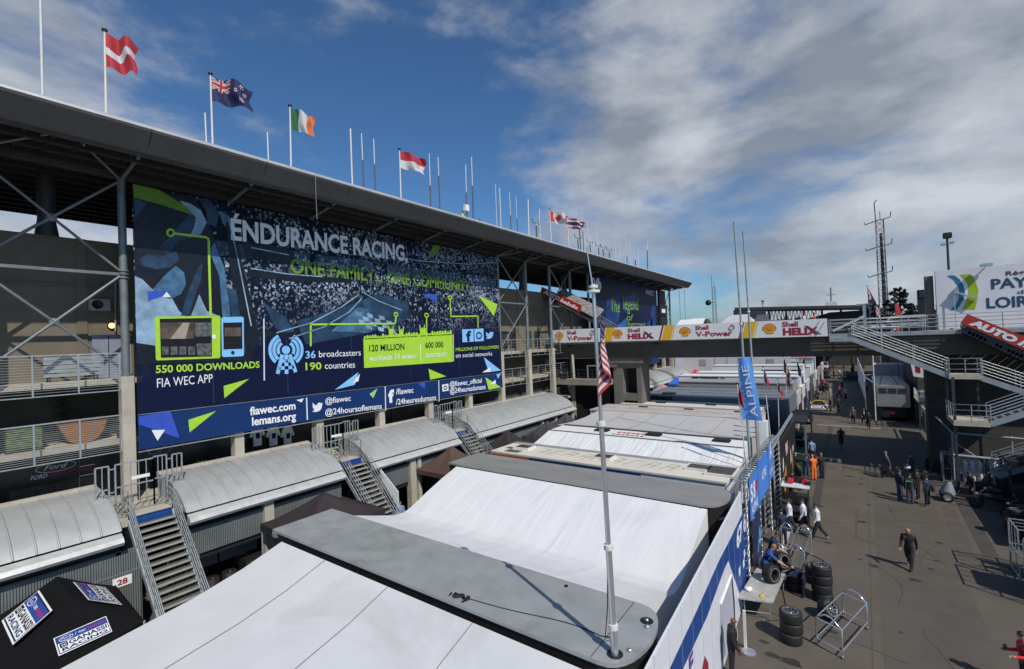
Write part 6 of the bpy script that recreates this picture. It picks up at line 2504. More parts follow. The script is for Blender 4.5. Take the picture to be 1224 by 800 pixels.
def person(x, y, yaw, label, h=1.76, top=(.02, .02, .022), legs=(.02, .02, .024), shoes=(.02, .02, .02), skin=0, hair='dark', pose='stand',
           ph=0.0, lean=0.0, arms=None, group='people in the paddock lane', fem=False, z=0.0, sleeves=True, head=0.0, sub=1, extra=None, shorts=False):
    """one continuous skinned body; faces +Y before yaw"""
    if pose == 'walk':
        s_ = math.sin(ph) or .01
        L_a = (.40 * s_, .40 * s_ - max(0, -s_) * .45 - .06)
        R_a = (-.40 * s_, -.40 * s_ - max(0, s_) * .45 - .06)
        arms = arms or ((-.45 * s_, -.45 * s_ + .35), (.45 * s_, .45 * s_ + .35))
        lean = lean or -.06
    elif pose == 'bend':
        L_a, R_a = (.18, -.10), (.05, -.18)
        lean = lean or -.75
        arms = arms or ((.9, 1.3), (.8, 1.2))
    elif pose == 'sit':
        L_a, R_a = (1.35, .05), (1.35, -.02)
        arms = arms or ((.6, 1.3), (.6, 1.3))
    else:
        L_a, R_a = (.05 * math.sin(ph), -.03), (-.05 * math.sin(ph), -.05)
        arms = arms or ((-.02, .25), (.03, .3))
    hip = .93
    if pose == 'sit':
        hip = .55
    if pose == 'walk':
        hip = .90
    J = {}
    J['pel'] = V((0, 0, hip))
    up = {'waist': (0, .0, .16, .138), 'chest': (0, .01, .36, .170 if not fem else .15), 'uc': (0, -.005, .49, .13), 'neck': (0, .0, .575, .058), 'hd0': (0, .018, .655, .075),
          'hd1': (0, .022, .735, .094), 'hd2': (0, .008, .80, .070)}
    verts, rad, edges, reg = [], [], [], []

    def add(p, r, parent=None, rg=1):
        verts.append(V(p))
        rad.append(r)
        i = len(verts) - 1
        if parent is not None:
            edges.append((parent, i))
            reg.append(rg)
        return i
    piv = J['pel']

    def U_(p):
        return rotx(p, piv, lean)
    i0 = add(J['pel'], .145)
    prev = i0
    idx = {}
    for k in ('waist', 'chest', 'uc', 'neck'):
        a = up[k]
        prev = add(U_((a[0], a[1], hip + a[2])), a[3], prev, 1 if k != 'neck' else 0)
        idx[k] = prev
    neckp = U_((0, 0, hip + .575))
    for k in ('hd0', 'hd1', 'hd2'):
        a = up[k]
        q = U_((a[0], a[1], hip + a[2]))
        q = rotx(q, neckp, head)
        prev = add(q, a[3], prev, 0)
        idx[k] = prev
    sw = .20 if not fem else .175
    hands = []
    for s, ar in ((-1, arms[0]), (1, arms[1])):
        sh = U_((s * sw, -.01, hip + .46))
        isx = add(sh, .078, idx['uc'], 1)
        el, wr = limb(sh, ar[0] - lean * .0, .29, ar[1], .25, sh.x, s * .028, s * (ar[2] if len(ar) > 2 else .0))
        ie = add(el, .06, isx, 1)
        iw = add(wr, .042, ie, 1 if sleeves else 0)
        d = (wr - el).normalized()
        ih = add(wr + d * .085, .036, iw, 0)
        hands.append((wr, wr + d * .09, d, s))
    for s, la in ((-1, L_a), (1, R_a)):
        hp = V((s * .088, 0, hip - .06))
        ihp = add(hp, .112, i0, 2)
        kn, an = limb(hp, la[0], .42, la[1], .40, hp.x, s * .01, 0)
        ik = add(kn, .08, ihp, 2)
        ia = add(an, .06, ik, 2 if not shorts else 0)
        fa_ = la[1] * .6
        it = add(an + V((0, .15 * math.cos(fa_), -.035 + .15 * math.sin(fa_))), .036, ia, 3)
        add(an + V((0, -.04, -.035)), .038, ia, 3)
    zmin = min(p.z - r for p, r in zip(verts, rad))
    bm = bmesh.new()
    lay = bm.verts.layers.skin.verify()
    bv = []
    for i, p in enumerate(verts):
        v = bm.verts.new(p)
        rr = rad[i]
        v[lay].radius = (rr, rr)
        v[lay].use_root = (i == 0)
        bv.append(v)
    for a, b in edges:
        bm.edges.new((bv[a], bv[b]))
    me = bpy.data.meshes.new('person_tmp')
    bm.to_mesh(me)
    bm.free()
    ob = bpy.data.objects.new('person_tmp', me)
    COL.objects.link(ob)
    m1_ = ob.modifiers.new('s', 'SKIN')
    m1_.use_smooth_shade = True
    m2_ = ob.modifiers.new('d', 'SUBSURF')
    m2_.levels = sub
    m2_.render_levels = sub
    dg = bpy.context.evaluated_depsgraph_get()
    ev = ob.evaluated_get(dg)
    tm_ = ev.to_mesh()
    mb = MB()
    mb.v = [v.co.copy() for v in tm_.vertices]
    polys = [tuple(p.vertices) for p in tm_.polygons]
    ev.to_mesh_clear()
    bpy.data.objects.remove(ob)
    bpy.data.meshes.remove(me)
    sc_ = h / (max(p.z for p in mb.v) - zmin)
    for p in polys:
        c = sum((mb.v[i] for i in p), V((0, 0, 0))) / len(p)
        best, rg = 9, 1
        for (a, b), g_ in zip(edges, reg):
            A, B = verts[a], verts[b]
            ab = B - A
            t_ = max(0, min(1, (c - A).dot(ab) / max(ab.length_squared, 1e-6)))
            d = (c - (A + ab * t_)).length - (rad[a] + (rad[b] - rad[a]) * t_)
            if d < best:
                best, rg = d, g_
        mb.f.append(p)
        mb.m.append(rg)
        mb.sm.append(True)
    # fingers, nose, ears and eyes joined into the same figure
    for (w0, w1, d, s) in hands:
        side = d.cross(V((1, 0, 0)))
        side = side.normalized() if side.length > .1 else V((0, 1, 0))
        nrm = d.cross(side).normalized()
        for k in range(4):
            o_ = w1 + side * ((k - 1.5) * .019)
            ln = (.062, .074, .07, .055)[k]
            m_ = o_ + d * ln * .55 + nrm * s * -.004
            e_ = m_ + (d * .8 + nrm * (-s) * .5).normalized() * ln * .55
            mb.tube([o_ - d * .02, m_, e_], [.0095, .009, .007], 0, 5)
        o_ = w0 + d * .05 + side * .03
        mb.tube([o_, o_ + side * .03 + d * .025, o_ + side * .04 + d * .055], [.012, .011, .008], 0, 5)
    hc = V(verts[idx['hd1']])
    fw = rotx(V((0, 1, 0)), V((0, 0, 0)), lean + head)
    upv = rotx(V((0, 0, 1)), V((0, 0, 0)), lean + head)
    rt_ = V((1, 0, 0))
    mb.tube([hc + fw * .08 + upv * .005, hc + fw * .108 - upv * .03, hc + fw * .09 - upv * .035], [.008, .015, .010], 0, 6)
    for s in (-1, 1):
        mb.ball(hc + rt_ * s * .088 - upv * .01, .02, 0, 6, 4, (.5, 1, 1.5))
        mb.ball(hc + rt_ * s * .034 + fw * .084 + upv * .012, .009, 4, 6, 4)
    mb.beam(hc + fw * .088 - upv * .055 - rt_ * .022, hc + fw * .088 - upv * .055 + rt_ * .022, .008, .008, 4)
    t = thing('person', label, 'person', (x, y, z), yaw, group)
    mb.v = [V((p.x * sc_, p.y * sc_, (p.z - zmin) * sc_)) for p in mb.v]
    eye = mat('eye_dark', (.02, .012, .010), .4)
    mb.build('body', [SKIN[skin], cloth_m(top), cloth_m(legs), cloth_m(shoes), eye], t, local=True)

    def F_(p):
        return V((p.x * sc_, p.y * sc_, (p.z - zmin) * sc_))
    if hair:
        mb = MB()
        c = hc + upv * .035 - fw * .012
        rr = .098

        def hf(u, v):
            a = 2 * math.pi * u
            low_ = -.75 + .95 * max(0, math.cos(a - math.pi / 2)) ** .7       # hairline higher over the face
            b = low_ + (math.pi / 2 - low_) * v
            p = rt_ * math.cos(a) * math.cos(b) * .93 + fw * math.sin(a) * math.cos(b) + upv * math.sin(b) * .95
            return F_(c + p * rr)
        mb.grid(hf, 14, 6)
        if fem:
            mb.ball(F_(c - fw * .085 - upv * .06), .06, 0, 8, 6, (1, .7, 1.7))
        mb.build('hair', HAIRS[hair], t, local=True)
    if extra:
        extra(t, F_, dict(hc=hc, fw=fw, up=upv, rt=rt_, hip=hip, U=U_, hands=hands))
    return t


K_ = (.014, .014, .016)
NV_ = (.015, .022, .06)


def jacket_open(shirt=(.65, .65, .66)):
    def f(t, F_, d):
        mb = MB()
        U_, hip = d['U'], d['hip']
        a = [(-.045, .135, hip + .5), (.045, .135, hip + .5), (.035, .168, hip + .34), (0, .160, hip + .16), (-.035, .168, hip + .34)]
        mb.slab([F_(U_(q)) for q in a], (0, .012, 0))
        mb.build('shirt_front', cloth_m(shirt), t, local=True)
    return f


def shoulder_patch(col):
    def f(t, F_, d):
        mb = MB()
        U_, hip = d['U'], d['hip']
        for yy, zz_ in ((-.155, .42), ):
            mb.slab([F_(U_((x_, -.165, hip + z_))) for x_, z_ in ((-.16, .40), (.16, .40), (.15, .47), (-.15, .47))], (0, -.012, 0), 0)
            mb.slab([F_(U_((x_, -.168, hip + z_))) for x_, z_ in ((-.16, .375), (.16, .375), (.16, .395), (-.16, .395))], (0, -.012, 0), 1)
        mb.build('shoulder_stripe', [cloth_m(col), cloth_m((.5, .5, .5))], t, local=True)
    return f


def collar_red(t, F_, d):
    mb = MB()
    U_, hip = d['U'], d['hip']
    mb.slab([F_(U_(q)) for q in ((.05, .14, hip + .5), (.14, .13, hip + .48), (.12, .16, hip + .38), (.06, .165, hip + .42))], (0, .012, 0))
    mb.build('collar_flash', cloth_m((.5, .03, .04)), t, local=True)


def beard(t, F_, d):
    mb = MB()
    mb.ball(F_(d['hc'] + d['fw'] * .06 - d['up'] * .065), .052, 0, 10, 6, (1, .8, .8))
    mb.build('beard', HAIRS['dark'], t, local=True)


P_ = math.pi
person(1.63, 26.68, P_ - .25, 'bald man in black shirt and black trousers walking alone down the lane', 1.76, (.014, .014, .016), K_, pose='walk', ph=1.2, hair=None, extra=collar_red, sub=2)
person(-3.42, 15.6, -P_ / 2 + .3, 'bald man in a black jacket by the triangular doorway', 1.78, (.012, .012, .014), K_, skin=1, hair=None, sub=2, extra=jacket_open((.75, .75, .76)), arms=((.1, .5), (.1, .55)), lean=-.1)
person(3.62, 19.35, P_ / 2 + .25, 'person in a bright red jacket looking at a phone', 1.68, (.60, .03, .05), K_, hair='dark', fem=True, arms=((.2, 1.5), (.2, 1.45)), head=-.25, sub=2)
for (x, y, lb, ph, tp, ex) in ((-3.02, 28.25, 'man in a white jacket walking leftmost of the three white jackets', .9, (.66, .67, .70), None),
                               (-2.42, 28.61, 'man in a white jacket walking in the middle of the three white jackets', 1.3, (.70, .71, .74), None),
                               (-1.80, 28.17, 'bearded man in a white jacket walking rightmost of the three white jackets', 1.0, (.68, .69, .72), beard)):
    person(x, y, P_ / 2 + .12, lb, 1.76, tp, (.02, .02, .025), (.35, .32, .38), pose='walk', ph=ph, sub=2, extra=ex, arms=((.1, .5), (-.15, .3)))
person(-3.35, 21.75, -1.25, 'mechanic in blue shirt and black shorts bending over a tyre on the table', 1.78, (.02, .07, .28), K_, hair='fair', pose='bend', lean=-.5, sub=2, sleeves=False, arms=((.7, .9), (.85, 1.0)), shorts=True)
person(-3.3, 23.3, -1.45, 'mechanic in navy shirt behind the two tyres on the table', 1.76, NV_, K_, hair='brown', lean=-.3, sub=2, sleeves=False, arms=((.6, 1.1), (.6, 1.1)), head=-.3, extra=None)
person(-1.95, 21.75, P_ / 2 + .3, 'mechanic in navy overalls crouching between the tyre stacks', 1.25, (.008, .016, .06), (.008, .010, .02), hair='dark', pose='bend', lean=-.8, sub=2)
person(-2.99, 38.94, .2, 'man in dark blue jacket and jeans with his back turned by the green car', 1.76, (.02, .025, .05), (.05, .08, .16), (.4, .4, .4), hair='dark', sub=2)
person(-3.75, 39.2, -.5, 'person in a grey cap and black jacket leaning at the green car', 1.72, K_, K_, hair='grey', lean=-.2)
person(-2.6, 39.15, .5, 'worker in bright orange overalls beside the green car', 1.72, (.85, .17, .02), (.85, .17, .02), (.1, .05, .03), hair='grey', lean=-.12, sub=2, arms=((.3, .8), (.3, .9)))
person(-2.15, 39.8, .9, 'man in black with an orange cuff standing right of the orange overalls', 1.76, K_, K_, hair='fair', sub=2, arms=((.1, .5), (.1, .5)))
bagm = cloth_m((.02, .03, .07))
person(1.6, 41.96, P_ / 2 + .15, 'man in a grey suit walking left with a black bag', 1.80, (.075, .08, .09), (.03, .032, .04), hair='fair', pose='walk', ph=1.0, sub=2)
person(2.96, 42.18, P_ / 2, 'man in dark green jacket holding white papers', 1.78, (.012, .03, .028), K_, hair='brown', pose='walk', ph=1.1, arms=((.2, .9), (.1, .9)), extra=jacket_open())
person(1.97, 37.13, -.9, 'man in navy printed jacket and jeans at the left of the talking group', 1.76, (.03, .035, .06), (.05, .08, .15), (.3, .3, .3), hair='brown', sub=2)
person(2.4, 36.45, -.1, 'man in black jacket with green shoulder stripe seen from behind in the group', 1.78, K_, (.045, .06, .10), (.05, .05, .05), hair='dark', sub=2, extra=shoulder_patch((.02, .25, .10)))
person(2.85, 37.6, 1.2, 'person in black clothes and cap at the back of the talking group', 1.76, K_, K_, (.5, .5, .5), hair='dark')
person(3.18, 36.55, .9, 'person in dark blue coat and white shoes at the right of the group', 1.72, (.03, .04, .07), K_, (.75, .75, .75), hair='dark', sub=2)
person(-0.31, 64.64, P_, 'man in brown jacket walking in the sun under the footbridge', 1.76, (.12, .10, .08), K_, hair='fair', pose='walk', ph=.9)
person(.65, 63.94, P_ + .2, 'man in dark suit and white shirt, farther of the pair walking together', 1.78, K_, K_, hair='brown', pose='walk', ph=1.1, extra=jacket_open())
person(1.0, 61.45, P_ - .1, 'man in black suit, nearer of the pair walking together', 1.76, K_, K_, hair='brown', pose='walk', ph=2.2)
FARP = [(-2.65, 72.8, 'dark clothed man with folded arms standing in the sunny lane', K_, K_, 'dark'), (-1.76, 72.4, 'man in black jacket and white shirt at the edge of the far shadow', K_, K_, 'dark'),
        (-3.1, 86.9, 'person in pale clothes walking away far down the lane', (.42, .36, .28), (.35, .3, .25), 'brown'), (-2.0, 88.4, 'person in red jacket and white top in the far shadow', (.45, .03, .04), K_, 'dark'),
        (-1.2, 86.5, 'person in white with a red bag in the far shadow', (.6, .6, .6), K_, 'dark'), (-4.1, 91.0, 'dark person beside the yellow topped race car', K_, K_, 'dark'),
        (-1.9, 104.0, 'person in beige top far down the shaded lane', (.45, .38, .28), K_, 'brown'), (1.0, 99, 'person in white shirt, left of the three white shirts by the silver truck', (.65, .66, .70), K_, 'dark'),
        (1.6, 98.0, 'person in white shirt, middle of the three white shirts by the silver truck', (.68, .69, .72), K_, 'dark'), (4.6, 96, 'person in white shirt beside the silver truck, right one', (.65, .66, .7), K_, 'dark'),
        (-5.4, 112, 'person in red shirt by the far garages', (.5, .04, .04), K_, 'dark'), (-4.6, 118, 'dark dressed person near the far pickup cart', K_, K_, 'dark'),
        (-3.6, 122, 'person in navy by the distant black van', NV_, K_, 'dark'), (-2.6, 126, 'person in a white top far down the lane, left one', (.6, .6, .62), NV_, 'dark'),
        (-1.9, 128, 'person in a light blue shirt far down the lane', (.25, .35, .5), K_, 'brown'), (-1.2, 124, 'person in black far down the lane beside the light blue shirt', K_, K_, 'fair'),
        (-.4, 131, 'person in dark coat by the distant barrier', K_, K_, 'dark'), (-.2, 150, 'person in red jacket farthest up the lane', (.55, .04, .04), K_, 'dark'),
        (-6.2, 136, 'person in red among the distant crowd', (.5, .03, .04), K_, 'brown'), (-5.5, 139, 'person in white among the distant crowd', (.55, .55, .56), K_, 'dark'),
        (-4.9, 142, 'person in grey among the distant crowd', (.15, .15, .16), K_, 'dark'), (-6.6, 146, 'person in black among the distant crowd', K_, K_, 'fair'), (-5.8, 150, 'person in burgundy among the distant crowd', (.2, .02, .03), K_, 'dark'),
        (-4.4, 147, 'person in blue among the distant crowd', (.05, .12, .4), K_, 'dark'), (-6.9, 154, 'person in a pale coat among the distant crowd', (.4, .36, .3), K_, 'dark'),
        (-4.4, 99, 'person in red overalls by the red far cart', (.45, .04, .04), (.3, .03, .03), 'dark'), (-4.9, 83, 'person in dark clothes by the white wall of the far garages', K_, K_, 'brown')]
for i, (x, y, lb, tp, lg, hr) in enumerate(FARP):
    person(x, y, rnd.uniform(0, 6.28), lb, rnd.uniform(1.68, 1.84), tp, lg, hair=hr, pose='walk' if i % 2 else 'stand', ph=rnd.choice((.9, 1.3, 4.2)), sub=1)
person(-4.15, 51.6, .5, 'silhouetted man in black standing right of the shaded car', 1.8, K_, K_, hair='dark')
person(-4.75, 51.0, .2, 'silhouetted man in black leaning in the middle of the shaded car group', 1.72, K_, K_, hair='dark', lean=-.15)
person(-5.3, 53.0, -.4, 'silhouetted man in black at the left of the shaded car group', 1.78, K_, K_, hair='dark', lean=-.2)
person(-21.2, 17.7, -P_ / 2 - .3, 'person in light blue shirt in the open box behind the white board', 1.74, (.16, .24, .48), (.05, .06, .10), hair='dark', arms=((.3, 1.2), (.3, 1.1)))
person(-20.6, 20.9, -P_ / 2, 'person in blue shirt standing under the brown tent', 1.7, (.10, .18, .42), (.15, .2, .3), hair='dark')
p = at_x(555, 258, -23.4)
person(-23.4, p.y, P_ / 2, 'roof worker in a yellow high visibility jacket kneeling at an aerial', 1.2, (.62, .72, .06), (.05, .06, .08), hair='dark', z=19.42, lean=-.3)
p = at_x(575, 263, -23.4)
person(-23.4, p.y, P_ / 2, 'roof worker in dark clothes beside the yellow jacket', 1.0, (.03, .03, .035), K_, hair='dark', z=19.42, lean=-.3)
p = at_y(1110, 448, 64)
person(p.x, 64, .3, 'person in blue jacket on the raised platform beside the silver truck', 1.7, (.03, .07, .22), K_, hair='dark', z=2.9)

# cyclist in the bridge shadow
bk = thing('bicycle', 'dark bicycle ridden through the footbridge shadow', 'bicycle', (-1.16, 50.0, 0))
for dy in (-.5, .55):
    mb = MB()
    mb.lathe((-1.16 - .02, 50.0 + dy, .34), (1, 0, 0), [(.30, 0), (.34, .0), (.34, .04), (.30, .04), (.30, 0)], 0, 20)
    for k in range(8):
        a = k * .785
        mb.tube([(-1.16, 50 + dy, .34), (-1.16, 50 + dy + .31 * math.cos(a), .34 + .31 * math.sin(a))], .004, 0, 4)
    mb.build('wheel', RUBBER, bk)
mb = MB()
for a, b in (((0, -.5, .34), (0, -.4, .95)), ((0, -.42, .8), (0, .15, .35)), ((0, -.40, .9), (0, .25, .85)), ((0, .15, .35), (0, .28, .95)), ((0, .15, .35), (0, .55, .34)), ((0, .25, .8), (0, .55, .34)), ((-.25, -.42, 1.0), (.25, -.42, 1.0))):
    mb.tube([V((-1.16, 50, 0)) + V(a), V((-1.16, 50, 0)) + V(b)], .018, 0, 6)
mb.build('frame', DSTEEL, bk)
mb = MB()
mb.bbox((-1.24, 50.2, .95), (-1.08, 50.45, 1.0), .02)
mb.build('saddle', BLACK, bk)
person(-1.16, 50.28, P_, 'bald cyclist in dark clothes riding through the footbridge shadow', 1.42, (.03, .03, .035), K_, hair=None, pose='sit', z=.5, lean=-.35, arms=((.8, 1.2), (.8, 1.2)))
for (x, y, yw, lb, tp, lg) in ((-3.15, 26.4, .6, 'mechanic in navy polo standing under the ALPINE banner', NV_, NV_), (-3.5, 34.0, -.8, 'person in black by the red mark on the black wall', K_, K_),
                               (-3.2, 36.3, 2.4, 'mechanic in dark grey overalls walking along the black wall', (.04, .04, .045), (.04, .04, .045)), (-3.0, 44.6, .3, 'person in a pale blue shirt behind the green car', (.2, .28, .42), K_),
                               (-4.3, 43.9, 1.9, 'person in white cap and black top leaning over the green car', K_, K_), (5.4, 38.6, 2.0, 'person in black crouching beside the motorcycles', K_, K_),
                               (4.9, 50.2, -1.2, 'person in dark jacket in the deep shade by the panel fence', K_, K_)):
    person(x, y, yw, lb, 1.74, tp, lg, hair=rnd.choice(('dark', 'brown')), lean=-.15, ph=1.0)
# things people carry
bg = thing('shoulder_bag', 'black bag carried by the man in the grey suit', 'bag', (1.45, 41.75, .75))
mb = MB()
mb.bbox((1.25, 41.6, .55), (1.7, 41.75, .95), .04)
mb.build('body', BLACK, bg)
mb = MB()
mb.tube([(1.3, 41.67, .95), (1.47, 41.67, 1.15), (1.65, 41.67, .95)], .012, 0, 5)
mb.build('strap', BLACK, bg)
pp = thing('papers', 'white sheet held by the man in the dark green jacket', 'paper', (2.75, 41.95, .95))
mb = MB()
mb.slab([(2.66, 41.9, .85), (2.86, 41.9, .85), (2.86, 41.98, 1.12), (2.66, 41.98, 1.12)], (0, .01, 0))
mb.build('sheet', WHITE, pp)
sb = thing('shoulder_bag', 'dark bag on the shoulder of the person in white shoes', 'bag', (3.45, 36.5, 1.0))
mb = MB()
mb.bbox((3.36, 36.35, .85), (3.52, 36.75, 1.2), .04)
mb.build('body', bagm, sb)
mb = MB()
mb.tube([(3.42, 36.4, 1.2), (3.3, 36.52, 1.48), (3.42, 36.7, 1.2)], .014, 0, 5)
mb.build('strap', bagm, sb)
phn = thing('phone', 'dark phone in the hands of the person in the red jacket', 'phone', (3.31, 19.45, 1.1))
mb = MB()
mb.bbox((3.2, 19.35, 1.08), (3.28, 19.47, 1.2), .01)
mb.build('body', BLACK, phn)
bp2 = thing('backpack', 'black backpack on the person in the red jacket', 'backpack', (3.82, 19.27, 1.1))
mb = MB()
mb.bbox((3.75, 19.1, .95), (3.95, 19.45, 1.42), .06)
mb.build('body', BLACK, bp2)
mb = MB()
for dy in (-.13, .13):
    mb.tube([(3.77, 19.3 + dy, 1.38), (3.62, 19.32 + dy, 1.44), (3.49, 19.35 + dy, 1.32), (3.53, 19.35 + dy, 1.1)], .02, 0, 5)
mb.build('strap', BLACK, bp2)

# ------------------------------------------------------------------ tyres, trolleys and the work table
RIM = mat('wheel_rim_metal', (.30, .30, .31), .3, .8, var=.1)


def wheel(label, c, axis=(0, 0, 1), r=.35, w=.33, bare=False, group='racing tyres by the work table'):
    c = V(c)
    axis = V(axis).normalized()
    t = thing('tyre', label, 'tyre', tuple(c), group=group)
    h = w / 2
    mb = MB()
    mb.lathe(c, axis, [(r * .62, -h), (r * .66, -h * 1.04), (r * .9, -h * 1.04), (r * .985, -h * .85), (r, -h * .6), (r, h * .6), (r * .985, h * .85), (r * .9, h * 1.04), (r * .66, h * 1.04), (r * .62, h), (r * .60, 0), (r * .62, -h)], 0, 32)
    mb.build('tread', RUBBER, t)
    mb = MB()
    mb.lathe(c, axis, [(r * .655, h * 1.045), (r * .685, h * 1.06), (r * .70, h * 1.045)], 0, 32)
    mb.build('marking_ring', mat('tyre_marking', (.35, .34, .32), .6), t)
    if not bare:
        mb = MB()
        mb.lathe(c, axis, [(r * .60, h * .92), (r * .625, h * .98), (r * .625, -h * .9), (r * .58, -h * .9), (r * .58, h * .8)], 0, 28)
        ref = V((1, 0, 0)) if abs(axis.x) < .8 else V((0, 1, 0))
        a_ = axis.cross(ref).normalized()
        b_ = axis.cross(a_)
        for k in range(10):
            w_ = 6.283 * k / 10
            d = a_ * math.cos(w_) + b_ * math.sin(w_)
            mb.beam(c + axis * h * .55 + d * r * .12, c + axis * h * .8 + d * r * .6, .035, .03, 0, up=axis)
        mb.lathe(c, axis, [(0, h * .75), (r * .14, h * .75), (r * .16, h * .5), (r * .16, 0)], 0, 14)
        mb.lathe(c, axis, [(0, -h * .2), (r * .58, -h * .2)], 1, 24)
        mb.build('rim', [RIM, BLACK], t)
    return t


def stackt(x, y, n, where, jit=.02, r=.35):
    for k in range(n):
        pos = ('bottom tyre', 'second tyre from the ground', 'third tyre from the ground', 'top tyre')[k if k < n - 1 else 3]
        wheel(pos + ' ' + where, (x + rnd.uniform(-jit, jit), y + rnd.uniform(-jit, jit), .17 + k * .345), r=r)


stackt(-2.1, 18.45, 3, 'of the lone stack in front of the work table')
stackt(-1.35, 21.9, 4, 'of the tall stack behind the leaning tyre')
stackt(-1.65, 23.3, 2, 'of the stack farthest behind, rimmed and shiny')
stackt(-2.3, 22.3, 2, 'of the stack beside the crouching mechanic')
wheel('single tyre leaning on its side at the long trolley', (-1.12, 20.6, .35), (.75, -.45, .45))
wheel('worn tyre lying upright on the near half of the table', (-2.95, 20.75, 1.1), (.9, -.55, .1), bare=True)
wheel('worn tyre held upright on the far end of the table', (-2.75, 22.1, 1.12), (.85, -.6, .15), bare=True)
tb = thing('work_table', 'worn pale folding table carrying tyres beside the hoarding', 'table', (-3.25, 20.2, 0))
mb = MB()
tz = .74
mb.slab([(-3.85, 18.85, tz), (-2.72, 19.15, tz), (-2.55, 22.2, tz), (-3.55, 22.2, tz)], (0, 0, .045))
mb.build('top', mat('worn_table_top', (.38, .37, .35), .7, var=.25, scale=2.5, dirt=.8), tb)
for x, y in ((-3.65, 19.1), (-2.85, 19.35), (-3.4, 21.9), (-2.7, 21.9)):
    mb = MB()
    mb.tube([(x, y, 0), (x, y, tz)], .02, 0, 8)
    mb.build('leg', STEEL, tb)
mb = MB()
mb.tube([(-3.65, 19.1, .25), (-2.85, 19.35, .25)], .015, 0, 6)
mb.build('brace', STEEL, tb)
ct = thing('white_cloth', 'crumpled white wiping cloth on the work table corner', 'cloth', (-3.6, 19.6, .79))
mb = MB()
mb.ball((-3.6, 19.6, .84), .14, 0, 14, 8, (1, 1.1, .7))
for v in mb.v:
    v += V((rnd.gauss(0, .018), rnd.gauss(0, .018), rnd.gauss(0, .015)))
mb.build('cloth', WHITE, ct)
yt = thing('yellow_tool', 'small yellow hand tool lying on the work table', 'tool', (-3.1, 19.4, .79))
mb = MB()
mb.bbox((-3.15, 19.3, .785), (-3.05, 19.5, .85), .015)
mb.build('body', mat('tool_yellow', (.75, .50, .03), .5), yt)
mb = MB()
mb.tube([(-3.1, 19.5, .82), (-3.1, 19.62, .82)], .015, 0, 6)
mb.build('handle', BLACK, yt)


def trolley(label, P0, P1, P2, P3, h=1.15, peak=.22):
    """P0..P3 ground corners: near-left, near-right, far-right, far-left; end frames rise to a peak"""
    t = thing('tyre_trolley', label, 'trolley', tuple((V(P0) + V(P2)) / 2), group='steel tyre trolleys')
    P = [V(p) for p in (P0, P1, P2, P3)]
    up = V((0, 0, 1))
    for a, b in ((P[0], P[1]), (P[3], P[2])):
        mb = MB()
        mid = (a + b) / 2
        mb.tube([a + up * .12, a + up * (h - peak), mid + (a - b) * .12 + up * h, mid + (b - a) * .12 + up * h, b + up * (h - peak), b + up * .12], .026, 0, 8)
        mb.tube([a + up * .22, b + up * .22], .02, 0, 8)
        mb.tube([a + up * (h - peak - .02), b + up * (h - peak - .02)], .02, 0, 8)
        mb.build('end_frame', CHROME, t)
    for a, b, z in ((P[0], P[3], .24), (P[1], P[2], .24), (P[0], P[3], h - peak - .03), (P[1], P[2], h - peak - .03)):
        mb = MB()
        mb.tube([a + up * z, b + up * z], .022, 0, 8)
        mb.build('long_rail', CHROME, t)
    for p in P:
        mb = MB()
        mb.lathe(p + V((-.02, 0, .06)), (1, 0, 0), [(0, 0), (.06, 0), (.06, .04), (0, .04)], 0, 12)
        mb.tube([p + up * .06, p + up * .14], .018, 0, 6)
        mb.build('castor', mat('castor_grey', (.25, .25, .25), .5), t)
    return t


trolley('empty polished tyre trolley with pointed end frames in front', (-1.38, 18.7, 0), (-.66, 18.3, 0), (.02, 20.55, 0), (-.68, 20.95, 0))
trolley('tyre trolley standing beside the drain strip, left one', (-3.2, 23.4, 0), (-2.72, 23.3, 0), (-2.72, 26.0, 0), (-3.2, 26.1, 0), 1.3)
trolley('tyre trolley parked behind the tyre stacks, right one', (-2.6, 23.7, 0), (-2.05, 23.5, 0), (-1.95, 26.0, 0), (-2.5, 26.2, 0), 1.3)
for (x, y, n_, wh) in ((6.2, 33.2, 4, 'of the dark stack right of the motorcycles'), (7.0, 33.6, 3, 'of the low dark stack at the picture edge'), (6.9, 39.6, 4, 'of the stack beside the black store shed'), (6.0, 46.5, 4, 'of the stack in the shade past the gas bottles'), (5.9, 48.0, 3, 'of the low stack by the dark panel fence'), (7.6, 35.2, 4, 'of the stack beside the edge motorcycle'), (5.0, 44.9, 3, 'of the stack at the foot of the bridge stairs')):
    for k in range(n_):
        pos = ('bottom tyre', 'second tyre', 'third tyre', 'top tyre')[k if k < n_ - 1 else 3]
        wheel(pos + ' ' + wh, (x + rnd.uniform(-.03, .03), y + rnd.uniform(-.03, .03), .17 + k * .345), group='tyre stacks on the right of the lane')
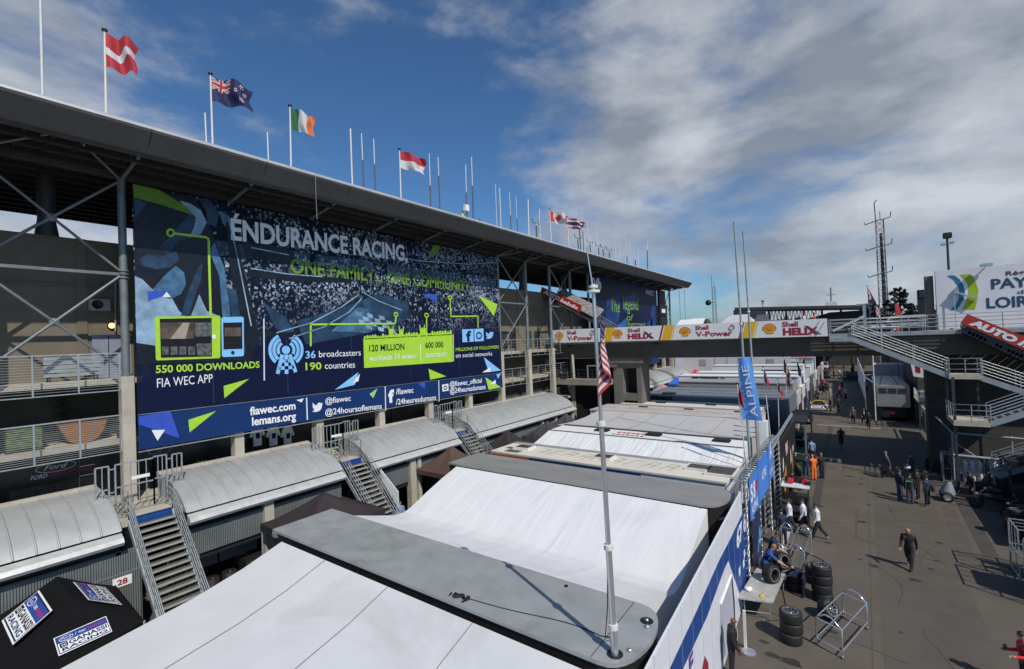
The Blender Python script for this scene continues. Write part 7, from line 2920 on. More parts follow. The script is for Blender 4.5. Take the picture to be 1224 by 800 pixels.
for i, (pts, lb) in enumerate((([(-3.0, 19.2), (-2.4, 19.8), (-2.55, 21), (-2.9, 22.4), (-3.5, 23.2)], 'black air hose curling from the work table towards the scaffold'), ([(-3.3, 24.6), (-2.2, 24.2), (-1.4, 24.6), (-1.5, 25.6), (-2.8, 26.6), (-3.4, 27.5)], 'thin dark cable looping out past the tyre trolleys'))):
    t = thing('air_hose', lb, 'hose', (pts[0][0], pts[0][1], 0))
    P3 = [V((a, b, .02)) for a, b in pts]
    sm = []
    for k in range(len(P3) - 1):
        p0, p1, p2, p3 = P3[max(k - 1, 0)], P3[k], P3[k + 1], P3[min(k + 2, len(P3) - 1)]
        for j in range(6):
            f = j / 6
            sm.append(.5 * ((2 * p1) + (p2 - p0) * f + (2 * p0 - 5 * p1 + 4 * p2 - p3) * f * f + (3 * p1 - p0 - 3 * p2 + p3) * f ** 3))
    mb = MB()
    mb.tube(sm, .014, 0, 6)
    mb.build('hose', RUBBER, t)
    mb = MB()
    mb.tube([sm[0], sm[0] + V((-.1, .02, .01))], .022, 0, 6)
    mb.build('coupling', CHROME, t)
for (x, y, n_, wh) in ((-4.35, 22.2, 4, 'of the shaded stack beside the scaffold foot'), (-4.4, 23.4, 3, 'of the lower shaded stack under the blue banners'), (-3.45, 30.6, 3, 'of the stack left of the pit cart')):
    for k in range(n_):
        pos = ('bottom tyre', 'second tyre', 'third tyre', 'top tyre')[k if k < n_ - 1 else 3]
        wheel(pos + ' ' + wh, (x + rnd.uniform(-.03, .03), y + rnd.uniform(-.03, .03), .17 + k * .345), group='tyre stacks under the banners')
# clutter in the garage mouth behind the banners
for i, (x, y, w, d, h, lb) in enumerate(((-4.6, 25.0, .8, 1.2, 1.0, 'black equipment trunk under the ALPINE banner, nearest one'), (-4.7, 27.2, .9, 1.5, 1.5, 'tall black equipment trunk under the ALPINE banner'), (-4.55, 29.3, .8, 1.4, 1.1, 'low black equipment trunk beside the red topped cart'))):
    t = thing('equipment_trunk', lb, 'trunk', (x, y, 0), group='black equipment trunks')
    mb = MB()
    mb.bbox((x - w / 2, y - d / 2, .08), (x + w / 2, y + d / 2, h), .03)
    mb.build('body', BLACK, t)
    mb = MB()
    for z in (.1, h - .06):
        mb.box((x + w / 2 + .001, y - d / 2 + .02, z), (x + w / 2 + .012, y + d / 2 - .02, z + .04))
    mb.build('trim', STEEL, t)
    mb = MB()
    mb.box((x + w / 2 + .001, y - .1, h * .5), (x + w / 2 + .03, y + .1, h * .5 + .12), 0)
    mb.build('handle', RED if i == 1 else STEEL, t)

# ------------------------------------------------------------------ vehicles


def car(label, x, y, yaw, col, L_=4.6, W_=1.9, H_=1.2, name='parked_car', cat='car', low=.12, race=False, rough=.3, group='vehicles in the lane', prof=None, roofcol=None):
    t = thing(name, label, cat, (x, y, 0), yaw, group)
    m_ = mat('car_paint_%s' % name + str(len(MATS)), col, rough, .2, var=.05)
    secs = prof or [(-.50, .30, .62, .86), (-.46, .22, .70, .95), (-.30, .18, .74, 1.0), (-.05, .18, .76, 1.0), (.20, .18, .72, 1.0), (.40, .2, .60, .95), (.49, .28, .50, .82)]
    mb = MB()
    rings = []
    for f, z0, z1, w in secs:
        hw = W_ / 2 * w
        zz0, zz1 = z0 * H_ if not race else z0 * .6, z1 * H_ * (.75 if race else .78)
        rings.append([V((s * hw * k, f * L_, z)) for s, k, z in ((-1, .9, zz0), (-1, 1, zz0 + .3 * (zz1 - zz0)), (-1, .97, zz0 + .75 * (zz1 - zz0)), (-1, .8, zz1), (0, 1, zz1 + .02), (1, .8, zz1), (1, .97, zz0 + .75 * (zz1 - zz0)), (1, 1, zz0 + .3 * (zz1 - zz0)), (1, .9, zz0))])
    n = 9
    vs = [p for r_ in rings for p in r_]
    fs = []
    for i in range(len(rings) - 1):
        for k in range(n):
            k2 = (k + 1) % n
            fs.append((i * n + k, i * n + k2, (i + 1) * n + k2, (i + 1) * n + k))
    mb.add(vs, fs, 0, True)
    mb.add(rings[0], [tuple(range(n))], 0)
    mb.add(rings[-1], [tuple(range(n))[::-1]], 0)
    mb.build('body', m_, t, local=True)
    # cabin
    mb = MB()
    zt, zb = H_, H_ * .70
    b0_, b1_ = (-.36 * L_, .16 * L_) if not race else (-.22 * L_, .12 * L_)
    t0, t1 = (b0_ + .10 * L_, b1_ - .13 * L_)
    wb_, wt_ = W_ * .43, W_ * (.34 if not race else .22)
    A = [V((-wb_, b0_, zb)), V((wb_, b0_, zb)), V((wb_, b1_, zb)), V((-wb_, b1_, zb))]
    B = [V((-wt_, t0, zt)), V((wt_, t0, zt)), V((wt_, t1, zt)), V((-wt_, t1, zt))]
    mb.add(A + B, [(0, 1, 5, 4), (1, 2, 6, 5), (2, 3, 7, 6), (3, 0, 4, 7)], 1)
    mb.add([p + V((0, 0, .01)) for p in B], [(0, 1, 2, 3)], 0)
    for a, b in zip(A, B):
        mb.beam(a, b, .06, .06, 0)
    mb.build('cabin', [mat('roof_' + str(len(MATS)), roofcol, .4) if roofcol else m_, GLASS], t, local=True)
    for fx in (-.31, .31):
        for s in (-1, 1):
            mb = MB()
            r = .33
            mb.lathe((s * (W_ / 2 - .24), fx * L_, r), (s, 0, 0), [(0, .02), (r * .6, .04), (r * .62, .22), (r * .95, .24), (r, .18), (r, 0), (0, 0)], 0, 20, mats=[1, 1, 0, 0, 0, 0])
            mb.build('wheel', [RUBBER, RIM], t, local=True)
    for s in (-1, 1):
        mb = MB()
        mb.ball((s * W_ * .34, L_ * .475, H_ * .48), .13, 0, 8, 6, (1.2, .6, .7))
        mb.build('headlight', CHROME, t, local=True)
    if race:
        mb = MB()
        mb.box((-W_ * .46, -L_ * .50, H_ * .93), (W_ * .46, -L_ * .43, H_ * .97))
        mb.box((-W_ * .2, -L_ * .47, H_ * .5), (-W_ * .17, -L_ * .44, H_ * .93))
        mb.box((W_ * .17, -L_ * .47, H_ * .5), (W_ * .2, -L_ * .44, H_ * .93))
        mb.build('rear_wing', BLACK, t, local=True)
    return t


car('green race car half hidden behind the people at the black wall', -4.1, 42.4, .25, (.015, .12, .03), 4.3, 1.95, 1.1, 'race_car', race=True)
car('dark car in the deep shade of the footbridge with three men', -4.9, 51.6, .1, (.012, .012, .014), 4.4, 1.9, 1.3, 'parked_car')
car('silver race car with yellow details in the sunny part of the lane', -4.0, 74.6, P_ - .05, (.46, .47, .48), 4.6, 1.95, 1.1, 'race_car', race=True, roofcol=(.6, .42, .02))
car('dark open topped car left of the silver race car', -5.0, 63.5, P_, (.05, .05, .055), 4.2, 1.8, 1.1, 'parked_car')
car('small black car far down the lane by the crowd', -5.2, 123, P_ + .1, (.02, .02, .022), 4.2, 1.8, 1.45, 'parked_car')
car('far white van shaped car at the end of the lane', -6.4, 150, P_, (.6, .6, .6), 4.8, 1.9, 1.9, 'parked_car')
car('dark estate car in the far shade before the barrier', -.4, 118, P_ / 2, (.02, .022, .025), 4.6, 1.85, 1.5, 'parked_car')


def cart(label, x, y, yaw, body_c, top_c, bed=True, group='carts in the lane'):
    t = thing('utility_cart', label, 'cart', (x, y, 0), yaw, group)
    mb = MB()
    mb.bbox((-.65, -1.5, .35), (.65, 1.4, .75), .06)
    mb.bbox((-.62, .6, .75), (.62, 1.35, .95), .05)
    mb.build('body', mat('cart_paint' + str(len(MATS)), body_c, .4), t, local=True)
    for s in (-1, 1):
        for yy in (-1.0, .95):
            mb = MB()
            mb.lathe((s * .5, yy, .28), (s, 0, 0), [(0, .02), (.15, .03), (.16, .14), (.27, .16), (.28, .1), (.28, 0), (0, 0)], 0, 16)
            mb.build('wheel', RUBBER, t, local=True)
    if top_c:
        mb = MB()
        mb.bbox((-.7, -.6, 1.72), (.7, 1.0, 1.8), .03)
        mb.build('canopy', mat('cart_top' + str(len(MATS)), top_c, .4), t, local=True)
        for s in (-1, 1):
            for yy in (-.5, .9):
                mb = MB()
                mb.tube([(s * .62, yy, .75), (s * .62, yy, 1.72)], .02, 0, 6)
                mb.build('canopy_post', DSTEEL, t, local=True)
    mb = MB()
    mb.bbox((-.55, -.35, .75), (.55, .15, .9), .04)
    mb.bbox((-.55, -.5, .8), (.55, -.35, 1.25), .04)
    mb.build('seat', BLACK, t, local=True)
    if bed:
        mb = MB()
        mb.box((-.68, -1.6, .75), (-.64, -.6, 1.05))
        mb.box((.64, -1.6, .75), (.68, -.6, 1.05))
        mb.box((-.68, -1.6, .75), (.68, -1.56, 1.05))
        mb.build('load_bed', DSTEEL, t, local=True)
    return t


rc = cart('pit cart with a white canopy under red luggage by the ALPINE banner', -3.0, 31.2, .05, (.02, .02, .022), (.62, .63, .65))
rb = thing('red_luggage', 'red and black load lying on the white canopy of the pit cart', 'luggage', (-3.0, 31.4, 1.8))
mb = MB()
for i in range(7):
    a = V((-3.55 + i * .17, 31.2 + rnd.uniform(-.2, .5), 1.82))
    mb.bbox(a, a + V((.3, .45, rnd.uniform(.12, .26))), .04, 0 if i % 3 else 1)
mb.build('bags', [mat('luggage_red', (.6, .03, .05), .5), BLACK], rb)
mb = MB()
for i in range(9):
    a = V((-3.5 + i * .13, 31.5 + rnd.uniform(-.2, .2), 2.0))
    mb.tube([a, a + V((rnd.uniform(-.1, .1), rnd.uniform(-.2, .2), .15)), a + V((rnd.uniform(-.2, .2), .1, .03))], .025, 0, 5)
mb.build('strap', BLACK, rb)
cart('open backed dark pickup cart behind the silver race car', -4.4, 98, .0, (.05, .05, .05), None)
cart('small dark service cart at the far garages', -5.6, 86, .4, (.1, .1, .1), (.04, .04, .04))
cart('red service cart near the far garages', -5.4, 105, .4, (.4, .03, .03), None)
cart('dark service cart parked in the shade at right', 6.2, 47.5, 1.2, (.03, .03, .035), None)

# scooter with grey hood and the dark motorcycles on the right
sct = thing('mobility_scooter', 'small trailer with a grey pointed hood on two wheels', 'trailer', (4.3, 38.2, 0))
mb = MB()
mb.grid(lambda u, v: V((4.25 + .38 * math.cos(u * 6.283) * (1 - v * .75) + .1 * v, 38.2 + .42 * math.sin(u * 6.283) * (1 - v * .75), .42 + .75 * v ** .8)), 14, 6)
mb.build('hood', mat('hood_grey', (.20, .23, .27), .6), sct)
for dy in (-.4, .4):
    mb = MB()
    mb.lathe((4.2, 38.2 + dy - .06, .3), (0, 1, 0), [(0, 0), (.17, .0), (.18, -.01), (.3, .0), (.3, .12), (.18, .13), (0, .12)], 0, 18, mats=[1, 1, 0, 0, 0, 1])
    mb.build('wheel', [RUBBER, CHROME], sct)
mb = MB()
mb.beam((4.4, 38.2, .4), (6.2, 38.0, .5), .08)
mb.tube([(4.7, 38.5, .4), (5.3, 38.9, 1.1)], .02, 0, 6)
mb.build('draw_bar', DSTEEL, sct)


def moto(label, x, y, yaw):
    t = thing('motorcycle', label, 'motorcycle', (x, y, 0), yaw, 'motorcycles parked on the right')
    for yy in (-.68, .68):
        mb = MB()
        mb.lathe((-.06, yy, .31), (1, 0, 0), [(.18, .02), (.22, .0), (.31, .02), (.31, .10), (.22, .12), (.18, .1), (.0, .08), (0, .04), (.18, .02)], 0, 20)
        mb.build('wheel', RUBBER, t, local=True)
    mb = MB()
    mb.tube([(0, -.68, .31), (0, -.25, .45), (0, .2, .5), (0, .45, .85), (0, .68, .31)], .05, 0, 8)
    mb.bbox((-.16, -.15, .3), (.16, .3, .62), .06, 0)
    mb.build('frame', DSTEEL, t, local=True)
    mb = MB()
    mb.ball((0, .15, .78), .2, 0, 12, 8, (.8, 1.5, .75))
    mb.build('tank', mat('moto_tank', (.03, .03, .035), .25), t, local=True)
    mb = MB()
    mb.bbox((-.13, -.75, .72), (.13, -.08, .82), .04)
    mb.build('saddle', BLACK, t, local=True)
    mb = MB()
    mb.tube([(-.36, .38, 1.02), (0, .48, .98), (.36, .38, 1.02)], .018, 0, 6)
    mb.build('handlebar', CHROME, t, local=True)
    mb = MB()
    mb.ball((0, .62, .82), .1, 0, 10, 6)
    mb.build('headlight', CHROME, t, local=True)
    return t


moto('dark motorcycle with bright chrome nearest the lane', 6.0, 37.2, 1.2)
moto('dark motorcycle parked behind the chrome one', 6.6, 38.6, 1.3)
moto('dark motorcycle at the edge of the picture', 7.0, 35.8, 1.1)

# gas bottles in a rack under the stairs
rk = thing('gas_rack', 'dark frame rack holding a row of gas bottles under the stairs', 'rack', (6.6, 43.2, 0))
mb = MB()
for x in (5.5, 7.8):
    mb.box((x - .04, 43.5, 0), (x + .04, 43.58, 1.7))
for z in (.3, 1.1):
    mb.box((5.5, 43.44, z), (7.8, 43.5, z + .06))
mb.box((5.4, 42.9, 0), (7.9, 43.6, .04))
mb.build('frame', DSTEEL, rk)
BOT = [mat('bottle_white', (.62, .65, .70), .35), mat('bottle_grey', (.10, .12, .15), .35)]
for i in range(6):
    x = 5.75 + i * .36
    g_ = i in (3, 5)
    t = thing('gas_bottle', ('slate grey' if g_ else 'white') + ' gas bottle, number %s from the left in the rack' % ('first', 'second', 'third', 'fourth', 'fifth', 'sixth')[i], 'gas bottle', (x, 43.2, .04), group='gas bottles in the rack')
    t['label'] = ('slate grey' if g_ else 'white') + ' gas bottle, ' + ('first', 'second', 'third', 'fourth', 'fifth', 'sixth')[i] + ' from the left in the rack'
    mb = MB()
    mb.lathe((x, 43.2, .04), (0, 0, 1), [(0, 0), (.13, .0), (.14, .03), (.14, 1.25), (.11, 1.36), (.05, 1.42), (.05, 1.5), (0, 1.5)], 0, 18)
    mb.build('cylinder', BOT[1 if g_ else 0], t)
    mb = MB()
    mb.cyl((x, 43.2, 1.53), .045, .12, 0, 10)
    mb.tube([(x, 43.2, 1.6), (x + .1, 43.15, 1.62)], .02, 0, 6)
    mb.build('valve', BLUE, t)


def cage(label, x0, x1, y0, y1, h, fill=True, name='wire_cage'):
    t = thing(name, label, 'cage', ((x0 + x1) / 2, (y0 + y1) / 2, 0), group='steel cages on the right of the lane')
    mb = MB()
    for x in (x0, x1):
        for y in (y0, y1):
            mb.box((x - .03, y - .03, .0), (x + .03, y + .03, h))
    for z in (.12, h * .5, h):
        for y in (y0, y1):
            mb.box((x0, y - .02, z - .02), (x1, y + .02, z + .02))
        for x in (x0, x1):
            mb.box((x - .02, y0, z - .02), (x + .02, y1, z + .02))
    mb.build('frame', STEEL, t)
    mb = MB()
    k = max(2, int((y1 - y0) / .45))
    for i in range(1, k):
        y = y0 + (y1 - y0) * i / k
        mb.box((x0 - .012, y - .012, .1), (x0 + .012, y + .012, h))
        mb.box((x0, y - .012, h - .012), (x1, y + .012, h + .012))
    k = max(2, int((x1 - x0) / .45))
    for i in range(1, k):
        x = x0 + (x1 - x0) * i / k
        for y in (y0, y1):
            mb.box((x - .012, y - .012, .1), (x + .012, y + .012, h))
    mb.build('mesh_bar', STEEL, t)
    return t


cage('open topped white wire cage full of blue bottles at the right edge', 5.15, 6.6, 27.6, 29.0, 2.1)
cage('second wire cage behind the white one at the right edge', 5.3, 6.8, 25.2, 27.2, 2.4)
cage('small blue grey wire cage beside the bridge foot', 4.6, 5.4, 42.6, 43.5, 1.9)
for i, (x, y, hh, c) in enumerate(((5.55, 28.0, 1.5, 1), (5.95, 28.0, 1.55, 0), (6.3, 28.1, 1.5, 1), (5.6, 28.55, 1.6, 0), (6.0, 28.6, 1.5, 1), (6.35, 28.6, 1.55, 1))):
    t = thing('gas_bottle', ('white' if c == 0 else 'dark') + ' gas bottle inside the white wire cage, ' + ('front left', 'front middle', 'front right', 'rear left', 'rear middle', 'rear right')[i], 'gas bottle', (x, y, .02), group='gas bottles in the cage')
    mb = MB()
    mb.lathe((x, y, .02), (0, 0, 1), [(0, 0), (.15, .0), (.16, .03), (.16, hh - .25), (.12, hh - .12), (.05, hh - .06), (.05, hh), (0, hh)], 0, 16)
    mb.build('cylinder', BOT[c], t)
    mb = MB()
    mb.cyl((x, y, hh + .02), .06, .12, 0, 8)
    mb.build('valve', BLUE, t)
for i, (x0, x1, y0, y1, h, lb) in enumerate(((5.5, 6.7, 25.5, 27.0, 2.2, 'dark wrapped pallet load inside the second wire cage'), (4.75, 5.3, 42.7, 43.4, 1.2, 'grey drums load inside the small blue grey cage'))):
    t = thing('pallet_load', lb, 'load', ((x0 + x1) / 2, (y0 + y1) / 2, .1))
    mb = MB()
    mb.bbox((x0, y0, .15), (x1, y1, h), .06)
    mb.build('wrap', mat('dark_wrap', (.03, .035, .045), .35, var=.5, scale=3), t)
    mb = MB()
    for j in range(3):
        mb.box((x0, y0 + (y1 - y0) * (j + .2) / 3, .02), (x1, y0 + (y1 - y0) * (j + .7) / 3, .15))
    mb.build('pallet', mat('pallet_wood', (.25, .17, .10), .8, var=.3), t)
# pipes frame in front of the stairs
fr = thing('tube_frame_shelter', 'pale tube framed shelter with clear side by the gas bottles', 'shelter', (6.5, 42, 0))
mb = MB()
mb.tube([(5.0, 41.5, 3.55), (9.5, 41.4, 3.4)], .06, 0, 8)
mb.tube([(5.0, 41.5, 2.1), (9.5, 41.4, 2.0)], .09, 0, 8)
mb.tube([(5.0, 41.5, 3.55), (4.4, 43.3, 4.3)], .05, 0, 8)
for x in (5.0, 7.7):
    mb.tube([(x, 41.5, 0), (x, 41.5, 3.55)], .05, 0, 8)
mb.tube([(5.0, 41.5, 3.0), (6.2, 41.5, 2.0)], .03, 0, 8)
mb.build('frame', PSTEEL, fr)
# trucks and awnings on the right, mostly in their own shade
rt1 = trailer('dark team truck on the right bank just past the frame edge', 8.6, 11.2, 30.0, 39.6, 4.1, DSTEEL, BLACK, cat='truck trailer')
rt2 = thing('dark_store_shed', 'dark open store shed among shadows at the right of the lane', 'shed', (7.4, 40.5, 0))
mb = MB()
mb.box((6.9, 38.4, 2.5), (9.5, 40.6, 2.65))
mb.build('roof', BLACK, rt2)
for x, y in ((7.0, 38.5), (9.4, 38.5), (7.0, 40.5)):
    mb = MB()
    mb.box((x - .05, y - .05, 0), (x + .05, y + .05, 2.5))
    mb.build('post', DSTEEL, rt2)
for i, (x, y, w, d, h, lb) in enumerate(((7.3, 39.5, .9, .8, 1.1, 'black crate at the front of the dark store shed'), (7.6, 41.0, 1.1, .9, 1.6, 'tall black crate inside the dark store shed'), (5.9, 39.8, .8, 1.4, .8, 'low dark crate in front of the store shed'), (6.4, 34.0, .9, 1.2, .9, 'dark crate near the motorcycles'), (7.4, 37.4, 1.0, 1.0, 1.5, 'tall dark crate behind the motorcycle row'), (7.9, 42.6, 1.2, .9, 1.3, 'dark crate right of the gas bottle rack'), (5.2, 47.2, 1.0, 1.2, 1.2, 'dark crate in the shade at the fence end'), (4.4, 46.6, .8, .8, .7, 'small dark crate standing out into the bridge shadow'), (7.0, 31.6, 1.2, 1.0, 1.0, 'dark crate behind the white wire cage'))):
    t = thing('dark_crate', lb, 'crate', (x, y, 0), group='dark crates on the right')
    mb = MB()
    mb.bbox((x - w / 2, y - d / 2, .02), (x + w / 2, y + d / 2, h), .04)
    mb.build('body', BLACK, t)
    mb = MB()
    mb.box((x - w / 2 - .02, y - .1, h * .6), (x - w / 2, y + .1, h * .6 + .1))
    mb.build('handle', STEEL, t)

# silver race transporter seen end-on beyond the bridge
sv = thing('silver_transporter', 'brushed silver truck seen end on with louvres, beyond the footbridge', 'truck', (3.4, 73, 0))
SVM = mat('brushed_silver', (.46, .46, .46), .35, .6, var=.08, scale=4, stretch=(4, 1, .4))
mb = MB()
mb.bbox((1.9, 67, 1.65), (4.85, 80.5, 4.05), .06, 0)
mb.build('body', SVM, sv)
mb = MB()
for i in range(3):
    for j in range(4):
        x = 2.15 + i * .85
        mb.box((x, 66.95, 3.2 + j * .15), (x + .7, 66.99, 3.29 + j * .15))
mb.build('louvre', BLACK, sv)
mb = MB()
mb.box((2.3, 67.2, .5), (4.45, 80, 1.65))
mb.build('chassis', BLACK, sv)
for s in (2.3, 4.1):
    for yy in (69, 70.4):
        mb = MB()
        mb.lathe((s, yy, .5), (1, 0, 0), [(0, 0), (.3, 0), (.5, .02), (.5, .33), (.3, .35), (0, .35)], 0, 18)
        mb.build('wheel', RUBBER, sv)
mb = MB()
mb.box((3.2, 67.12, .85), (3.7, 67.19, 1.0))
mb.build('tail_lamp', RED, sv)
mb = MB()
mb.beam((2.3, 68, 4.1), (2.9, 79, 4.12), .08, .06)
mb.beam((3.9, 68, 4.1), (3.9, 79, 4.12), .08, .06)
mb.build('roof_rail', DSTEEL, sv)
wa = thing('white_awning', 'long white fabric awning wall between the lane and the silver truck', 'awning', (.6, 90, 0))
mb = MB()
mb.slab([(1.05, 75, 1.2), (.55, 112, .5), (.55, 112, 5.0), (1.05, 76, 4.3)], (.05, 0, 0), 0)
mb.build('side_sheet', CLOTH2, wa)
mb = MB()
mb.tube([(1.1, 74.8, .1), (1.0, 76, 4.3)], .09, 0, 8)
mb.tube([(1.0, 76, 4.3), (2.0, 70, 3.9)], .07, 0, 8)
mb.tube([(1.0, 76, 4.4), (4.4, 82, 4.6)], .06, 0, 8)
mb.build('frame', ALU, wa)
tp_ = thing('white_mast', 'thin white pole standing beside the silver truck roof', 'pole', (2.2, 69.5, 0))
mb = MB()
mb.tube([(1.75, 66.6, 0.1), (1.75, 66.6, 7.5)], .06, 0, 8)
mb.build('shaft', OFFWHITE, tp_)
mb = MB()
mb.cyl((1.75, 66.6, 0), .2, .1, 0, 12)
mb.build('base', DSTEEL, tp_)
trailer('grey trailer block beyond the silver truck', 2.2, 9.5, 84, 87, 5.4, OFFWHITE, mat('block_grey', (.36, .38, .42), .6))
trailer('white trailer far right beyond the silver truck', 5.6, 8.0, 66, 79, 3.6, WHITE, WHITE)
bl = thing('team_pennant', 'white team pennant with red lettering hung by the platform', 'pennant', tuple(at_y(1096, 455, 62)))
mb = MB()
mb.slab([at_y(1088, 433, 62), at_y(1104, 436, 62), at_y(1105, 452, 62), at_y(1092, 450, 62)][::-1], (0, .03, 0))
mb.build('cloth', WHITE, bl)
mb = MB()
q = at_y(1094, 448, 61.96)
mb.text('TEAM', q, (.15, 0, 1), (-1, 0, .15), w=1.2, h=.4, m=0) if False else mb.slab([at_y(1094, 437, 61.97), at_y(1100, 438, 61.97), at_y(1100.5, 446, 61.97), at_y(1095, 445, 61.97)][::-1], (0, .01, 0))
mb.build('emblem', DRED, bl)
pf = thing('viewing_platform', 'small raised platform with white tube rail beside the dark pier', 'platform', (6.1, 64, 0))
mb = MB()
mb.box((5.1, 62.5, 2.7), (8, 66, 2.9))
mb.build('deck', DSTEEL, pf)
mb = MB()
rail_run(mb, [(5.1, 65.9, 2.9), (5.1, 62.5, 2.9), (8, 62.5, 2.9)], (.5, 1.05), 1.2, .05)
mb.build('railing', OFFWHITE, pf)
for x, y in ((5.2, 62.6), (7.9, 62.6), (5.2, 65.8)):
    mb = MB()
    mb.box((x - .08, y - .08, 0), (x + .08, y + .08, 2.7))
    mb.build('post', DSTEEL, pf)
fz = thing('lane_fence', 'dark panel fence running along the right of the shaded lane', 'fence', (5.2, 54, 0))
for k in range(5):
    y = 48.5 + k * 2.6
    mb = MB()
    mb.box((5.3 - .03, y, .3), (5.3 + .03, y + 2.4, 2.2), 0)
    mb.build('panel', mat('fence_dark', (.04, .042, .045), .6, var=.5, scale=1.5), fz)
    mb = MB()
    mb.box((5.26, y - .1, 0), (5.34, y - .02, 2.5))
    mb.build('post', STEEL, fz)
mb = MB()
mb.beam((5.3, 48.4, 2.6), (5.3, 61.6, 2.6), .1, .1)
mb.build('top_rail', CONCP, fz)
# pale doorways and printed fronts of the far garages on the left side of the lane
for i, (y, c, lb) in enumerate(((60, (.5, .5, .52), 'white printed garage front beyond the blue grey trailer'), (66, (.62, .62, .64), 'white garage front with dark windows farther along'), (73, (.55, .56, .6), 'pale garage front beside the silver race car'), (81, (.12, .12, .13), 'dark garage front in the far row'), (90, (.6, .6, .6), 'far white garage front near the red cart'), (100, (.35, .3, .32), 'far grey garage front with a pink tinge'), (112, (.6, .58, .58), 'farthest white garage front'))):
    t = thing('garage_front', lb, 'garage front', (-5.0, y, 0), group='garage fronts along the lane')
    mb = MB()
    mb.box((-5.2, y - 2.6, 0), (-4.95, y + 2.6, 4.0))
    mb.build('panel', mat('front_paint_%d' % i, c, .5, var=.15), t)
    mb = MB()
    mb.box((-4.95, y - 1.6, .1), (-4.92, y + 1.2, 2.6))
    mb.build('opening', BLACK, t)
    mb = MB()
    mb.box((-4.95, y + 1.5, 1.0), (-4.93, y + 2.3, 3.4))
    mb.build('poster', (DRED, NAVY, PRINTK, WHITE, RED, NAVY, RED)[i], t)
# ------------------------------------------------------------------ aerials on the grandstand roof
AW = mat('aerial_white', (.62, .63, .65), .5)
AD = mat('aerial_dark', (.10, .10, .11), .5)


def aerial(pb, pt, label, r=.03, dark=0.0, cross=0, X=-23.3):
    b_ = at_x(pb[0], pb[1] + 4, X)
    tp = at_x(pt[0], pt[1], X)
    t = thing('roof_aerial', label, 'aerial', (X, b_.y, 19.42), group='aerials on the grandstand roof')
    B = V((X, b_.y, 19.42))
    T_ = V((X, b_.y + (tp.y - b_.y) * 1.0, tp.z))
    mb = MB()
    if dark:
        mb.tube([B, B.lerp(T_, dark)], r * 1.25, 1, 6)
        mb.tube([B.lerp(T_, dark), T_], r * .8, 0, 6)
    else:
        mb.tube([B, T_], r, 0, 6)
    mb.build('rod', [AW, AD], t)
    if cross:
        mb = MB()
        c = T_ if cross == 1 else B.lerp(T_, .6)
        mb.tube([c + V((0, -.7, .35)), c + V((0, -.6, 0)), c + V((0, .7, .0)), c + V((0, .75, .3))], .035, 0, 5)
        mb.build('cross_arm', AD, t)
    else:
        mb = MB()
        mb.cyl(B, r * 2.2, .25, 0, 8)
        mb.build('base', AD, t)
    return t


AER = [((51, 108), (47.5, -30), 'long white rod aerial nearest the left edge of the roof', .045, 0, 0), ((247, 165), (245, 135), 'short white rod aerial beside the navy flag', .035, 0, 0),
       ((321, 188), (319.5, 158), 'short white rod aerial left of the green white and orange flag', .035, 0, 0), ((421, 213), (418.8, 154), 'thick white rod aerial, first of three in a row', .05, 0, 0),
       ((435, 218), (432, 160), 'jointed rod aerial, second of three in a row', .04, .6, 0), ((449, 223), (446.5, 166), 'jointed rod aerial, third of three in a row', .04, .6, 0),
       ((515, 243), (513, 184), 'jointed rod aerial just right of the half red half white flag', .04, .5, 0), ((526, 247), (523.5, 188), 'jointed rod aerial, second right of the half red half white flag', .04, .7, 0),
       ((558, 257), (556.5, 197), 'dark based whip aerial above the yellow jacket worker', .04, .55, 0), ((566, 260), (563.5, 188), 'tallest whip aerial beside the yellow jacket worker', .045, .6, 0),
       ((594, 268), (592, 220), 'thin grey aerial in the middle of the roof', .025, 0, 0), ((599, 270), (597, 225), 'white rod aerial in the middle of the roof', .04, 0, 0), ((611, 273), (609, 230), 'jointed aerial after the middle white rod', .035, .5, 0),
       ((619, 275), (616.5, 235), 'thin jointed aerial before the tall white pole', .03, .5, 0), ((632, 278), (631, 238.5), 'white pole aerial left of the maple leaf flag', .06, 0, 0), ((641.5, 282), (641, 267), 'dark aerial with a bent cross arm', .06, .9, 1),
       ((646, 283), (644.5, 250), 'white whip above the bent cross arm', .04, 0, 0), ((692, 296), (690.5, 285), 'short dark aerial with a cross arm under the farthest flag', .05, .9, 1), ((694.5, 297), (692, 265), 'dark stick aerial behind the farthest flag', .05, .9, 0),
       ((698, 298), (695, 246), 'thin tall grey aerial behind the farthest flag', .035, .5, 2), ((703, 300), (702, 262), 'grey whip aerial after the farthest flag', .03, .3, 0), ((706.5, 301), (705, 290), 'dark T shaped aerial, first of four', .05, .9, 1),
       ((714, 303), (712.5, 272), 'white rod aerial between the T shapes', .04, 0, 0), ((716.5, 304.5), (715, 294), 'dark T shaped aerial, second of four', .05, .9, 1), ((722, 306), (720.5, 296), 'dark T shaped aerial, third of four', .05, .9, 1),
       ((729, 308), (728, 299), 'dark T shaped aerial, fourth of four', .05, .9, 1), ((736, 309), (735, 287), 'thin white aerial after the T shapes', .035, 0, 0), ((741, 311), (739.5, 283), 'white capped aerial far along the roof', .04, 0, 0),
       ((750, 313), (748, 284), 'grey aerial far along the roof with dark base', .04, .4, 0), ((754, 314), (752.5, 289), 'white capped aerial near the roof end', .04, 0, 0), ((760, 317), (759, 307), 'stubby dark aerial near the roof end', .06, .8, 0),
       ((763, 316.5), (762.5, 293), 'white capped rod nearer the roof end', .04, 0, 0), ((774, 319.5), (773.5, 290), 'tall dark aerial with white top near the roof end', .06, .75, 0), ((782.5, 323), (781.5, 301), 'thin last aerial at the roof end', .03, 0, 0)]
for a in AER:
    aerial(*a)
